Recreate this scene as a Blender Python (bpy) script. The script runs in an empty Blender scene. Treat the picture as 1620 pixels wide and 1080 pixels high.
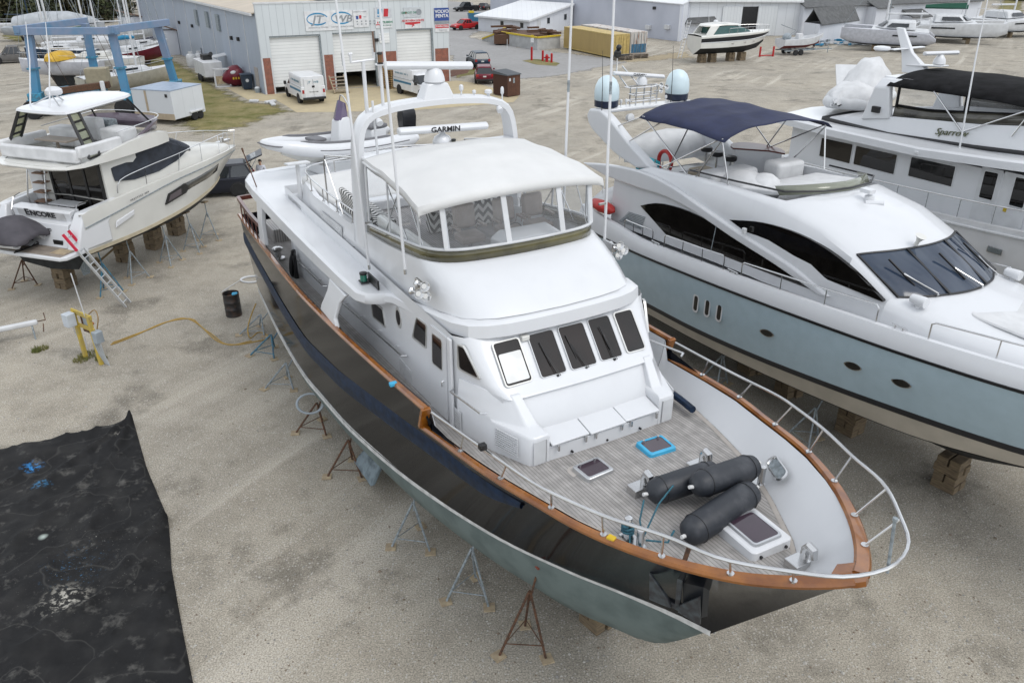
import bpy, bmesh, math, random
from math import sin, cos, pi, radians, atan2, sqrt, tan
from mathutils import Vector, Matrix
random.seed(7)
SC = bpy.context.scene
COL = SC.collection
# ------------------------------------------------------------------ camera
CAM_H = 12.4; FPX = 1240.0; PITCH = math.atan(625.0/1240.0)
cam = bpy.data.cameras.new('camera'); cam_o = bpy.data.objects.new('camera', cam); COL.objects.link(cam_o)
cam_o.location = (0, 0, CAM_H); cam_o.rotation_euler = (pi/2-PITCH, 0, 0)
cam.sensor_width = 36; cam.lens = 36*FPX/1620; cam.clip_start = .1; cam.clip_end = 3000
SC.camera = cam_o

def GP(px, py, z=0.0):
    """survey helper: where the sight line through a photo pixel meets the height z"""
    xc = (px-810)/FPX; yc = (540-py)/FPX
    d = (xc, cos(PITCH)+yc*sin(PITCH), -sin(PITCH)+yc*cos(PITCH))
    t = (z-CAM_H)/d[2]
    return Vector((d[0]*t, d[1]*t, z))
def heading(a, b): return atan2(b[1]-a[1], b[0]-a[0])

# ------------------------------------------------------------------ materials
MATS = {}
def pm(name, c, rough=.5, metal=0., var=.08, scale=3., bump=0., coat=0., spec=.5, c2=None, det=4., fac=(.35, .65), bscale=None, stretch=None):
    """principled material whose colour wanders between c and c2 by noise"""
    if name in MATS: return MATS[name]
    m = bpy.data.materials.new(name); m.use_nodes = True; MATS[name] = m
    nt = m.node_tree; N = nt.nodes; L = nt.links; b = N['Principled BSDF']
    b.inputs['Roughness'].default_value = rough; b.inputs['Metallic'].default_value = metal
    b.inputs['Coat Weight'].default_value = coat; b.inputs['Specular IOR Level'].default_value = spec
    if c2 is None: c2 = tuple(max(0, x*(1-var*2.2)) for x in c)
    tc = N.new('ShaderNodeTexCoord'); n = N.new('ShaderNodeTexNoise'); n.inputs['Scale'].default_value = scale; n.inputs['Detail'].default_value = det
    src = tc.outputs['Object']
    if stretch:
        mp = N.new('ShaderNodeMapping'); mp.inputs['Scale'].default_value = stretch; L.new(src, mp.inputs['Vector']); src = mp.outputs['Vector']
    L.new(src, n.inputs['Vector'])
    mr = N.new('ShaderNodeMapRange'); mr.inputs['From Min'].default_value = fac[0]; mr.inputs['From Max'].default_value = fac[1]
    L.new(n.outputs['Fac'], mr.inputs['Value'])
    mx = N.new('ShaderNodeMix'); mx.data_type = 'RGBA'
    mx.inputs[6].default_value = (*c, 1); mx.inputs[7].default_value = (*c2, 1)
    L.new(mr.outputs['Result'], mx.inputs[0]); L.new(mx.outputs[2], b.inputs['Base Color'])
    if bump:
        bp = N.new('ShaderNodeBump'); bp.inputs['Strength'].default_value = bump; bp.inputs['Distance'].default_value = .02
        if bscale:
            n2 = N.new('ShaderNodeTexNoise'); n2.inputs['Scale'].default_value = bscale; n2.inputs['Detail'].default_value = 5; L.new(src, n2.inputs['Vector'])
            L.new(n2.outputs['Fac'], bp.inputs['Height'])
        else: L.new(n.outputs['Fac'], bp.inputs['Height'])
        L.new(bp.outputs['Normal'], b.inputs['Normal'])
    return m

def pm_stripes(name, c, cl, axis, pitch, line, rough=.5, var=.1, scale=4., ofs=0., bump=.3, rot=0., metal=0.):
    """planks / panels / slats: thin lines of colour cl every pitch metres along an object axis"""
    if name in MATS: return MATS[name]
    m = pm(name, c, rough, metal, var, scale); nt = m.node_tree; N = nt.nodes; L = nt.links; b = N['Principled BSDF']
    base = b.inputs['Base Color'].links[0].from_socket
    tc = N.new('ShaderNodeTexCoord'); mp = N.new('ShaderNodeMapping'); mp.inputs['Rotation'].default_value = (0, 0, rot); L.new(tc.outputs['Object'], mp.inputs['Vector'])
    sp = N.new('ShaderNodeSeparateXYZ'); L.new(mp.outputs['Vector'], sp.inputs[0])
    def mt(op, a, bv):
        k = N.new('ShaderNodeMath'); k.operation = op
        for i, v in enumerate((a, bv)):
            if isinstance(v, (int, float)): k.inputs[i].default_value = v
            else: L.new(v, k.inputs[i])
        return k.outputs[0]
    u = mt('DIVIDE', mt('ADD', sp.outputs['XYZ'.index(axis)], ofs+1000*pitch), pitch)
    fr = mt('FRACT', u, 0)
    ln = mt('LESS_THAN', fr, line/pitch)
    # every plank its own tone
    wn = N.new('ShaderNodeTexWhiteNoise'); wn.noise_dimensions = '1D'; L.new(mt('FLOOR', u, 0), wn.inputs['W'])
    hv = N.new('ShaderNodeHueSaturation'); L.new(base, hv.inputs['Color'])
    L.new(mt('ADD', mt('MULTIPLY', wn.outputs['Value'], var*2), 1-var), hv.inputs['Value'])
    mx = N.new('ShaderNodeMix'); mx.data_type = 'RGBA'; L.new(hv.outputs['Color'], mx.inputs[6]); mx.inputs[7].default_value = (*cl, 1)
    L.new(ln, mx.inputs[0]); L.new(mx.outputs[2], b.inputs['Base Color'])
    if bump:
        bp = N.new('ShaderNodeBump'); bp.inputs['Strength'].default_value = bump; bp.inputs['Distance'].default_value = .01
        L.new(mt('SUBTRACT', 1, ln), bp.inputs['Height']); L.new(bp.outputs['Normal'], b.inputs['Normal'])
    return m

def pm_glass(name, tint=(.9, .93, .95), alpha=.25, rough=.03):
    """clear film / pane: mostly see-through with a reflecting surface"""
    if name in MATS: return MATS[name]
    m = bpy.data.materials.new(name); m.use_nodes = True; MATS[name] = m
    nt = m.node_tree; N = nt.nodes; L = nt.links
    out = N['Material Output']; N.remove(N['Principled BSDF'])
    tr = N.new('ShaderNodeBsdfTransparent'); tr.inputs['Color'].default_value = (*tint, 1)
    pb = N.new('ShaderNodeBsdfPrincipled'); pb.inputs['Base Color'].default_value = (*[min(1, t*.6) for t in tint], 1); pb.inputs['Roughness'].default_value = rough
    tc = N.new('ShaderNodeTexCoord'); n = N.new('ShaderNodeTexNoise'); n.inputs['Scale'].default_value = 1.7; n.inputs['Detail'].default_value = 3
    L.new(tc.outputs['Object'], n.inputs['Vector'])
    bp = N.new('ShaderNodeBump'); bp.inputs['Strength'].default_value = .25; bp.inputs['Distance'].default_value = .05
    L.new(n.outputs['Fac'], bp.inputs['Height']); L.new(bp.outputs['Normal'], pb.inputs['Normal'])
    mr = N.new('ShaderNodeMapRange'); mr.inputs['To Min'].default_value = alpha*.6; mr.inputs['To Max'].default_value = alpha*1.4
    L.new(n.outputs['Fac'], mr.inputs['Value'])
    mx = N.new('ShaderNodeMixShader'); L.new(mr.outputs['Result'], mx.inputs[0]); L.new(tr.outputs[0], mx.inputs[1]); L.new(pb.outputs[0], mx.inputs[2])
    L.new(mx.outputs[0], out.inputs['Surface'])
    return m

W  = pm('white_gelcoat', (.60, .61, .625), .28, c2=(.578, .588, .602), scale=1.6, det=6, fac=(.5, .8), coat=.25, stretch=(1.6, 1.6, .35))
W2 = pm('white_paint', (.57, .58, .59), .5, var=.06, scale=2.)
CREAM = pm('cream_gelcoat', (.62, .615, .58), .3, var=.03, scale=1.3, coat=.2)
CANVAS = pm('white_canvas', (.60, .60, .59), .85, var=.03, scale=1.5, bump=.12, bscale=5)
SILV = pm('steel', (.62, .62, .62), .22, metal=1., var=.05)
ALU = pm('aluminium', (.60, .61, .62), .38, metal=.9, var=.08)
GALV = pm('galvanised_steel', (.30, .34, .36), .6, metal=.25, var=.2, scale=14)
RUST = pm('rusty_steel', (.13, .06, .03), .8, metal=.1, c2=(.05, .03, .02), scale=18)
BLACK = pm('black_plastic', (.012, .012, .013), .4, var=.2)
RUBB = pm('black_rubber', (.018, .018, .02), .75, var=.2, scale=9)
GLASS = pm('dark_glass', (.012, .011, .010), .05, c2=(.022, .017, .015), scale=1.6, spec=.4)
WOODB = pm('timber_block', (.21, .155, .09), .85, c2=(.10, .075, .05), scale=6, bump=.5, bscale=25, stretch=(.6, .6, 4))
WOODP = pm('plywood', (.42, .34, .22), .85, c2=(.27, .21, .14), scale=7)
BLUEJ = pm('blue_painted_steel', (.03, .17, .26), .55, c2=(.05, .10, .14), scale=12)

# ------------------------------------------------------------------ mesh builder
def V3(p): return Vector(p)
class MB:
    def __init__(s): s.v = []; s.f = []; s.m = []
    def add(s, vs, fs, mi=0):
        o = len(s.v); s.v += [tuple(p) for p in vs]
        for f in fs: s.f.append([o+i for i in f]); s.m.append(mi)
        return s
    def box(s, c, d, rz=0., mi=0, rot=None):
        hx, hy, hz = d[0]/2, d[1]/2, d[2]/2
        vs = [Vector((x, y, z)) for z in (-hz, hz) for y in (-hy, hy) for x in (-hx, hx)]
        R = rot if rot is not None else Matrix.Rotation(rz, 3, 'Z')
        return s.add([R @ p+V3(c) for p in vs], [(0, 2, 3, 1), (4, 5, 7, 6), (0, 1, 5, 4), (2, 6, 7, 3), (0, 4, 6, 2), (1, 3, 7, 5)], mi)
    def bx(s, x0, x1, y0, y1, z0, z1, mi=0): return s.box(((x0+x1)/2, (y0+y1)/2, (z0+z1)/2), (abs(x1-x0), abs(y1-y0), abs(z1-z0)), 0, mi)
    def bar(s, a, b, w, h, mi=0, up=(0, 0, 1)):
        a = V3(a); b = V3(b); d = (b-a); l = d.length; d = d/l; u = V3(up)
        if abs(d.dot(u)) > .98: u = Vector((1, 0, 0))
        sx = d.cross(u).normalized(); uz = sx.cross(d)
        R = Matrix((sx, d, uz)).transposed()
        return s.box((a+b)/2, (w, l, h), 0, mi, R)
    def loft(s, rings, closed=True, cap0=False, cap1=False, mi=0):
        n = len(rings[0]); vs = [p for r in rings for p in r]; fs = []
        for i in range(len(rings)-1):
            for j in range(n if closed else n-1):
                k = (j+1) % n
                fs.append((i*n+j, i*n+k, (i+1)*n+k, (i+1)*n+j))
        if cap0: fs.append(tuple(range(n-1, -1, -1)))
        if cap1: fs.append(tuple((len(rings)-1)*n+j for j in range(n)))
        return s.add(vs, fs, mi)
    def tube(s, pts, r, n=6, mi=0, cap=True):
        pts = [V3(p) for p in pts]; rings = []; up = None
        rr = r if isinstance(r, (list, tuple)) else [r]*len(pts)
        for i, p in enumerate(pts):
            if i == 0: d = pts[1]-p
            elif i == len(pts)-1: d = p-pts[i-1]
            else: d = (pts[i+1]-p).normalized()+(p-pts[i-1]).normalized()
            if d.length < 1e-9: d = Vector((0, 0, 1))
            d.normalize()
            if up is None:
                up = Vector((0, 0, 1)) if abs(d.z) < .95 else Vector((1, 0, 0))
            a = d.cross(up)
            if a.length < 1e-6: a = d.orthogonal()
            a.normalize(); b = a.cross(d).normalized(); up = b
            rings.append([p+(a*cos(2*pi*k/n)+b*sin(2*pi*k/n))*rr[i] for k in range(n)])
        return s.loft(rings, True, cap, cap, mi)
    def cyl(s, a, b, r0, r1=None, n=12, mi=0): return s.tube([a, b], [r0, r0 if r1 is None else r1], n, mi)
    def lathe(s, prof, c=(0, 0, 0), n=16, mi=0, M=None, sx=1, sy=1):
        rings = []
        for r, z in prof:
            ring = [Vector((r*cos(2*pi*k/n)*sx, r*sin(2*pi*k/n)*sy, z)) for k in range(n)]
            if M is not None: ring = [M @ p for p in ring]
            rings.append([p+V3(c) for p in ring])
        return s.loft(rings, True, True, True, mi)
    def ball(s, c, r, n=10, mi=0, M=None):
        r = (r, r, r) if isinstance(r, (int, float)) else r
        prof = [(sin(pi*i/n), -cos(pi*i/n)) for i in range(n+1)]
        rings = []
        for q, z in prof:
            q = max(q, .02)
            ring = [Vector((q*cos(2*pi*k/(n*2))*r[0], q*sin(2*pi*k/(n*2))*r[1], z*r[2])) for k in range(n*2)]
            if M is not None: ring = [M @ p for p in ring]
            rings.append([p+V3(c) for p in ring])
        return s.loft(rings, True, True, True, mi)
    def ext(s, poly, vec, mi=0):
        a = [V3(p) for p in poly]; b = [p+V3(vec) for p in a]
        return s.loft([a, b], True, True, True, mi)
    def prism(s, poly2, z0, z1, mi=0): return s.ext([(x, y, z0) for x, y in poly2], (0, 0, z1-z0), mi)
    def grid(s, rows, mi=0): return s.loft(rows, False, mi=mi)
    def build(s, name, mat, parent=None, smooth=35, bevel=0., label=None, seg=2, solid=0., sub=0):
        me = bpy.data.meshes.new(name); me.from_pydata(s.v, [], s.f); me.update()
        bm = bmesh.new(); bm.from_mesh(me); bmesh.ops.recalc_face_normals(bm, faces=bm.faces); bm.to_mesh(me); bm.free()
        for m in (mat if isinstance(mat, (list, tuple)) else [mat]): me.materials.append(m)
        if any(s.m): me.polygons.foreach_set('material_index', s.m)
        o = bpy.data.objects.new(name, me); COL.objects.link(o)
        if parent is not None: o.parent = parent
        if smooth:
            me.polygons.foreach_set('use_smooth', [True]*len(me.polygons)); me.set_sharp_from_angle(angle=radians(smooth))
        if solid: k = o.modifiers.new('s', 'SOLIDIFY'); k.thickness = solid; k.offset = 0
        if sub: k = o.modifiers.new('d', 'SUBSURF'); k.levels = sub; k.render_levels = sub
        if bevel: k = o.modifiers.new('b', 'BEVEL'); k.width = bevel; k.segments = seg; k.limit_method = 'ANGLE'; k.angle_limit = radians(35)
        if label: o['label'] = label
        return o

def thing(name, label, cat, loc=(0, 0, 0), rz=0., group=None):
    o = bpy.data.objects.new(name, None); COL.objects.link(o); o.empty_display_size = .2
    o.location = loc; o.rotation_euler = (0, 0, rz); o['label'] = label; o['category'] = cat
    if group: o['group'] = group
    return o
def tag(o, label, cat, group=None):
    o['label'] = label; o['category'] = cat
    if group: o['group'] = group
    return o
def struct(o, kind='structure', label=None, cat=None):
    o['kind'] = kind
    if label: o['label'] = label
    if cat: o['category'] = cat
    return o
def place(o, loc, rz=0.):
    o.location = loc; o.rotation_euler = (0, 0, rz); return o
def dup(root, loc, rz, label, group=None):
    r = root.copy(); COL.objects.link(r); r.location = loc; r.rotation_euler = (0, 0, rz); r['label'] = label
    if group: r['group'] = group
    for ch in root.children:
        c = ch.copy(); COL.objects.link(c); c.parent = r
        for g in ch.children:
            d = g.copy(); COL.objects.link(d); d.parent = c
    return r
def text(body, size, mat, parent, M, name='lettering', bold=0., ext=.004, align='CENTER', sx=1., shear=0.):
    """lettering as flat solid letters; M puts its x right, y up plane"""
    cu = bpy.data.curves.new(name, 'FONT'); cu.body = body; cu.size = size; cu.extrude = ext; cu.offset = bold; cu.align_x = align; cu.align_y = 'CENTER'; cu.shear = shear
    cu.resolution_u = 3
    t = bpy.data.objects.new('tmp', cu); COL.objects.link(t)
    dg = bpy.context.evaluated_depsgraph_get(); me = bpy.data.meshes.new_from_object(t.evaluated_get(dg)); bpy.data.objects.remove(t)
    me.transform(Matrix.Diagonal((sx, 1, 1, 1))); me.transform(M); me.materials.clear(); me.materials.append(mat); me.name = name
    o = bpy.data.objects.new(name, me); COL.objects.link(o); o.parent = parent
    return o
def frame3(o, x, y):
    """matrix with origin o, x axis along x, y axis near y"""
    x = V3(x).normalized(); z = x.cross(V3(y)).normalized(); y = z.cross(x)
    return Matrix(((x.x, y.x, z.x, o[0]), (x.y, y.y, z.y, o[1]), (x.z, y.z, z.z, o[2]), (0, 0, 0, 1)))
def lerp(a, b, t): return a+(b-a)*t
def interp(tab, x):
    """piecewise linear table [(x, v..)...] -> v"""
    tab = sorted(tab)
    if x <= tab[0][0]: return tab[0][1:] if len(tab[0]) > 2 else tab[0][1]
    for a, b in zip(tab[:-1], tab[1:]):
        if x <= b[0]:
            t = (x-a[0])/(b[0]-a[0]); r = tuple(lerp(p, q, t) for p, q in zip(a[1:], b[1:]))
            return r if len(r) > 1 else r[0]
    return tab[-1][1:] if len(tab[-1]) > 2 else tab[-1][1]
def catmull(pts, n):
    """smooth open curve through pts with n samples, even in chord length"""
    P = [V3(p) for p in pts]; P = [P[0]*2-P[1]]+P+[P[-1]*2-P[-2]]; out = []
    for i in range(1, len(P)-2):
        a, b, c, d = P[i-1:i+3]
        for k in range(12):
            t = k/12; out.append(.5*((2*b)+(c-a)*t+(2*a-5*b+4*c-d)*t*t+(3*b-a-3*c+d)*t**3))
    out.append(P[-2])
    L = [0.]
    for a, b in zip(out[:-1], out[1:]): L.append(L[-1]+(b-a).length)
    res = []; j = 0
    for k in range(n):
        s = L[-1]*k/(n-1)
        while j < len(L)-2 and L[j+1] < s: j += 1
        t = (s-L[j])/max(1e-9, L[j+1]-L[j]); res.append(out[j].lerp(out[j+1], min(1, max(0, t))))
    return res
def rrect(w, h, r, n=4):
    """rounded rectangle outline, centred"""
    o = []
    for cx, cy, a0 in ((w/2-r, h/2-r, 0), (-w/2+r, h/2-r, pi/2), (-w/2+r, -h/2+r, pi), (w/2-r, -h/2+r, 3*pi/2)):
        for k in range(n+1):
            a = a0+pi/2*k/n; o.append((cx+r*cos(a), cy+r*sin(a)))
    return o
def quadpanel(corners, inset=0., r=.04, n=4):
    """rounded outline inside a 3D quad given TL,TR,BR,BL"""
    TL, TR, BR, BL = [V3(c) for c in corners]
    wd = ((TR-TL).length+(BR-BL).length)/2; ht = ((BL-TL).length+(BR-TR).length)/2
    pts = []
    for x, y in rrect(wd-2*inset, ht-2*inset, r, n):
        u = x/wd+.5; v = .5-y/ht
        pts.append((TL.lerp(TR, u)).lerp(BL.lerp(BR, u), v))
    return pts
def window(corners, nrm, parent, frame_mat, glass_mat, fw=.05, r=.06, proud=.012, th=.03, name='window'):
    """a framed pane lying on a wall: frame mesh with the pane as its child"""
    n = V3(nrm).normalized()
    a = quadpanel(corners, 0, r+fw*.5); b = quadpanel(corners, fw, r)
    m = MB(); f = n*(proud)
    m.loft([[p-n*th for p in a], [p+f for p in a], [p+f for p in b], [p-n*th*.2 for p in b]], True)
    fr = m.build(name, frame_mat, parent, 30)
    g = MB().ext([p-n*th*.3 for p in b], n*th*.45); g.build('pane', glass_mat, fr, 0)
    return fr
# ------------------------------------------------------------------ sky and light
wd = bpy.data.worlds.new('World'); SC.world = wd; wd.use_nodes = True
nt = wd.node_tree; N = nt.nodes; L = nt.links; bg = N['Background']
sky = N.new('ShaderNodeTexSky'); sky.sky_type = 'NISHITA'; sky.sun_disc = False
SUN_EL = radians(58); SUN_AZ = radians(132)       # azimuth clockwise from +Y
sky.sun_elevation = SUN_EL; sky.sun_rotation = SUN_AZ; sky.air_density = 1.; sky.dust_density = 1.2; sky.altitude = 0
hs = N.new('ShaderNodeHueSaturation'); hs.inputs['Saturation'].default_value = .34; L.new(sky.outputs[0], hs.inputs['Color'])
tc = N.new('ShaderNodeTexCoord'); mp = N.new('ShaderNodeMapping'); mp.inputs['Scale'].default_value = (1.6, 1.6, 4.)
L.new(tc.outputs['Generated'], mp.inputs['Vector'])
cn = N.new('ShaderNodeTexNoise'); cn.inputs['Scale'].default_value = 1.8; cn.inputs['Detail'].default_value = 7; cn.inputs['Roughness'].default_value = .58
L.new(mp.outputs['Vector'], cn.inputs['Vector'])
cr = N.new('ShaderNodeMapRange'); cr.inputs['From Min'].default_value = .38; cr.inputs['From Max'].default_value = .66
cr.inputs['To Min'].default_value = .7; cr.inputs['To Max'].default_value = 1.4
L.new(cn.outputs['Fac'], cr.inputs['Value'])
mu = N.new('ShaderNodeMix'); mu.data_type = 'RGBA'; mu.blend_type = 'MULTIPLY'; mu.inputs[0].default_value = 1
ov = N.new('ShaderNodeMix'); ov.data_type = 'RGBA'; ov.inputs[0].default_value = .55; L.new(hs.outputs['Color'], ov.inputs[6]); ov.inputs[7].default_value = (5.3, 5.55, 5.85, 1)   # thin overcast veil over the blue
L.new(ov.outputs[2], mu.inputs[6]); L.new(cr.outputs['Result'], mu.inputs[7]); L.new(mu.outputs[2], bg.inputs['Color'])
bg.inputs['Strength'].default_value = .15
sl = bpy.data.lights.new('sun', 'SUN'); sl.energy = .55; sl.angle = radians(24); sl.color = (1, .965, .91)
so = bpy.data.objects.new('sun', sl); COL.objects.link(so); so.location = (20, -20, 60)
sd = Vector((sin(SUN_AZ)*cos(SUN_EL), cos(SUN_AZ)*cos(SUN_EL), sin(SUN_EL)))
so.rotation_euler = sd.to_track_quat('Z', 'Y').to_euler()
SC.view_settings.view_transform = 'Standard'; SC.view_settings.look = 'None'; SC.view_settings.exposure = .76; SC.view_settings.gamma = 1
SC.cycles.max_bounces = 8; SC.cycles.transparent_max_bounces = 16

# ------------------------------------------------------------------ ground
def ground_mat(name, tones, big=.18, mid=1.3, fine=26., bump=.5, rough=.95, speck=.35, pebble=.35, ruts=False):
    """loose surface: three tones mixed by wide, medium and grain-size noise with scattered stones"""
    m = bpy.data.materials.new(name); m.use_nodes = True; nt = m.node_tree; N = nt.nodes; L = nt.links; b = N['Principled BSDF']
    b.inputs['Roughness'].default_value = rough; b.inputs['Specular IOR Level'].default_value = .25
    tc = N.new('ShaderNodeTexCoord')
    def noise(s, d=5, r=.6, off=0):
        mp = N.new('ShaderNodeMapping'); mp.inputs['Location'].default_value = (off, off*1.7, 0); L.new(tc.outputs['Object'], mp.inputs['Vector'])
        n = N.new('ShaderNodeTexNoise'); n.inputs['Scale'].default_value = s; n.inputs['Detail'].default_value = d; n.inputs['Roughness'].default_value = r
        L.new(mp.outputs['Vector'], n.inputs['Vector']); return n.outputs['Fac']
    def rng(v, a, bb, c=0., d=1.):
        k = N.new('ShaderNodeMapRange'); k.inputs[1].default_value = a; k.inputs[2].default_value = bb; k.inputs[3].default_value = c; k.inputs[4].default_value = d; L.new(v, k.inputs[0]); return k.outputs[0]
    def mix(f, a, bb, mode='MIX'):
        k = N.new('ShaderNodeMix'); k.data_type = 'RGBA'; k.blend_type = mode
        if isinstance(f, float): k.inputs[0].default_value = f
        else: L.new(f, k.inputs[0])
        for i, v in ((6, a), (7, bb)):
            if isinstance(v, tuple): k.inputs[i].default_value = (*v, 1)
            else: L.new(v, k.inputs[i])
        return k.outputs[2]
    c = mix(rng(noise(big, 6, .62), .38, .62), tones[0], tones[1])
    c = mix(rng(noise(mid, 10, .72, 13), .44, .80), c, tones[2])
    if ruts:
        vr_ = N.new('ShaderNodeVectorRotate'); vr_.rotation_type = 'Z_AXIS'; vr_.inputs['Angle'].default_value = radians(-58); L.new(tc.outputs['Object'], vr_.inputs['Vector']); mpr = N.new('ShaderNodeMapping'); mpr.inputs['Scale'].default_value = (.045, .8, 1); L.new(vr_.outputs[0], mpr.inputs['Vector'])
        nr_ = N.new('ShaderNodeTexNoise'); nr_.inputs['Scale'].default_value = 1.; nr_.inputs['Detail'].default_value = 6; nr_.inputs['Distortion'].default_value = .6; L.new(mpr.outputs['Vector'], nr_.inputs['Vector'])
        k1 = N.new('ShaderNodeMath'); k1.operation = 'MULTIPLY'; L.new(rng(nr_.outputs['Fac'], .52, .64), k1.inputs[0]); L.new(rng(noise(.09, 3, .5, 31), .42, .6, 0, .6), k1.inputs[1])
        c = mix(k1.outputs[0], c, (.52, .48, .41))
        k2 = N.new('ShaderNodeMath'); k2.operation = 'MULTIPLY'; L.new(rng(noise(.35, 8, .68, 47), .54, .66), k2.inputs[0]); k2.inputs[1].default_value = .8
        c = mix(k2.outputs[0], c, (.155, .14, .115))
    g = noise(fine, 4, .75, 5)
    k = rng(g, .28, .72, 1-speck, 1+speck)
    c = mix(1., c, k, 'MULTIPLY')
    vo = N.new('ShaderNodeTexVoronoi'); vo.inputs['Scale'].default_value = fine*.55; L.new(tc.outputs['Object'], vo.inputs['Vector'])
    sc = N.new('ShaderNodeSeparateColor'); L.new(vo.outputs['Color'], sc.inputs[0])
    st = N.new('ShaderNodeMath'); st.operation = 'MULTIPLY'; L.new(rng(sc.outputs[0], .72, .75), st.inputs[0]); L.new(rng(vo.outputs['Distance'], .38, .30), st.inputs[1])
    st2 = N.new('ShaderNodeMath'); st2.operation = 'MULTIPLY'; L.new(st.outputs[0], st2.inputs[0]); st2.inputs[1].default_value = pebble
    c = mix(st2.outputs[0], c, tones[3])
    L.new(c, b.inputs['Base Color'])
    ad = N.new('ShaderNodeMath'); L.new(g, ad.inputs[0]); L.new(st.outputs[0], ad.inputs[1])
    bp = N.new('ShaderNodeBump'); bp.inputs['Strength'].default_value = bump; bp.inputs['Distance'].default_value = .03
    L.new(ad.outputs[0], bp.inputs['Height']); L.new(bp.outputs['Normal'], b.inputs['Normal'])
    return m
GRAV = ground_mat('gravel', [(.365, .330, .270), (.305, .28, .235), (.21, .188, .152), (.50, .48, .44)], big=.14, mid=.75, fine=30., speck=.75, pebble=.6, ruts=True)
GRAVD = ground_mat('dark_gravel', [(.285, .255, .21), (.215, .195, .16), (.32, .29, .245), (.46, .44, .41)], big=.4, fine=30., speck=.8, pebble=.7)
ASPH = ground_mat('asphalt', [(.31, .305, .30), (.27, .265, .26), (.23, .225, .215), (.35, .35, .34)], big=.1, fine=40, bump=.15, speck=.12, pebble=.1)
CONC = ground_mat('concrete', [(.46, .385, .245), (.41, .345, .225), (.34, .29, .20), (.5, .46, .38)], big=.25, fine=18, bump=.1, speck=.1, pebble=.05)
GRASS = ground_mat('turf', [(.095, .10, .022), (.215, .18, .080), (.30, .25, .14), (.07, .085, .018)], big=.42, mid=.5, fine=12, bump=.8, speck=.4, pebble=.3)

def feather(mat, soft=.1, sc=.9):
    """copy of a ground material whose patch frays out towards its rim (rim stored as a mesh attribute)"""
    nm = mat.name+'_frayed%d' % (soft*100)
    if nm in MATS: return MATS[nm]
    m = mat.copy(); m.name = nm; MATS[nm] = m; nt = m.node_tree; N = nt.nodes; L = nt.links; out = N['Material Output']; sh = out.inputs['Surface'].links[0].from_socket
    at = N.new('ShaderNodeAttribute'); at.attribute_name = 'rim'; tc = N.new('ShaderNodeTexCoord'); n = N.new('ShaderNodeTexNoise'); n.inputs['Scale'].default_value = sc; n.inputs['Detail'].default_value = 8; n.inputs['Roughness'].default_value = .7; L.new(tc.outputs['Object'], n.inputs['Vector'])
    ad = N.new('ShaderNodeMath'); ns_ = N.new('ShaderNodeMath'); ns_.operation = 'MULTIPLY_ADD'; ns_.inputs[1].default_value = 1.5; ns_.inputs[2].default_value = -.25; L.new(n.outputs['Fac'], ns_.inputs[0]); L.new(at.outputs['Fac'], ad.inputs[0]); L.new(ns_.outputs[0], ad.inputs[1])
    mr = N.new('ShaderNodeMapRange'); mr.inputs[1].default_value = .75-soft; mr.inputs[2].default_value = .75+soft; L.new(ad.outputs[0], mr.inputs[0])
    tr = N.new('ShaderNodeBsdfTransparent'); mx = N.new('ShaderNodeMixShader'); L.new(mr.outputs[0], mx.inputs[0]); L.new(tr.outputs[0], mx.inputs[1]); L.new(sh, mx.inputs[2]); L.new(mx.outputs[0], out.inputs['Surface']); return m
def sheet(name, pts, mat, z, n=0, jag=0., fray=0., soft=.1):
    """flat patch; edges broken up by jag, frayed over a band of width fray"""
    P = [V3((p[0], p[1], 0)) for p in pts]; out = []
    for a, b in zip(P, P[1:]+P[:1]):
        k = max(1, int((b-a).length/.8)) if jag else 1
        nr = Vector((-(b-a).y, (b-a).x, 0)).normalized() if (b-a).length > 1e-6 else Vector()
        for i in range(k):
            out.append(a.lerp(b, i/k)+(nr*random.uniform(-jag, jag) if i else Vector()))
    me = bpy.data.meshes.new(name)
    if fray:      # fine grid with the distance to the rim stored per point
        x0, x1 = min(p.x for p in out), max(p.x for p in out); y0, y1 = min(p.y for p in out), max(p.y for p in out); st = max(.35, max(x1-x0, y1-y0)/90); nx, ny = int((x1-x0)/st)+2, int((y1-y0)/st)+2; vv = []; rim = []
        for j in range(ny):
            for i in range(nx):
                x, y = x0+i*st, y0+j*st; c = False; d = 1e9
                for p, q in zip(out, out[1:]+out[:1]):
                    if (p.y > y) != (q.y > y) and x < (q.x-p.x)*(y-p.y)/(q.y-p.y)+p.x: c = not c
                    ex, ey = q.x-p.x, q.y-p.y; l = ex*ex+ey*ey; u = max(0, min(1, ((x-p.x)*ex+(y-p.y)*ey)/l)) if l else 0; d = min(d, (x-p.x-u*ex)**2+(y-p.y-u*ey)**2)
                vv.append((x, y, z)); rim.append(min(1, sqrt(d)/fray) if c else 0.)
        ff = [(j*nx+i, j*nx+i+1, (j+1)*nx+i+1, (j+1)*nx+i) for j in range(ny-1) for i in range(nx-1)]; ff = [f for f in ff if any(rim[k] > 0 for k in f)]
        me.from_pydata(vv, [], ff); at = me.attributes.new('rim', 'FLOAT', 'POINT'); at.data.foreach_set('value', rim)
    else:
        bm = bmesh.new(); f = bm.faces.new([bm.verts.new((p.x, p.y, z)) for p in out]); bmesh.ops.triangulate(bm, faces=bm.faces)
        for q in bm.faces:
            q.normal_update()
            if q.normal.z < 0: q.normal_flip()
        bm.to_mesh(me); bm.free()
    me.materials.append(feather(mat, soft) if fray else mat)
    o = bpy.data.objects.new(name, me); COL.objects.link(o); o['kind'] = 'structure'; return o
gm = MB()
gm.grid([[(x, y, 0) for x in (-700, -60, -20, 20, 60, 700)] for y in (-60, 0, 30, 80, 900)])
struct(gm.build('ground', GRAV, None, 0))
def PX(*pp): return [GP(*p) for p in pp]
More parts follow.
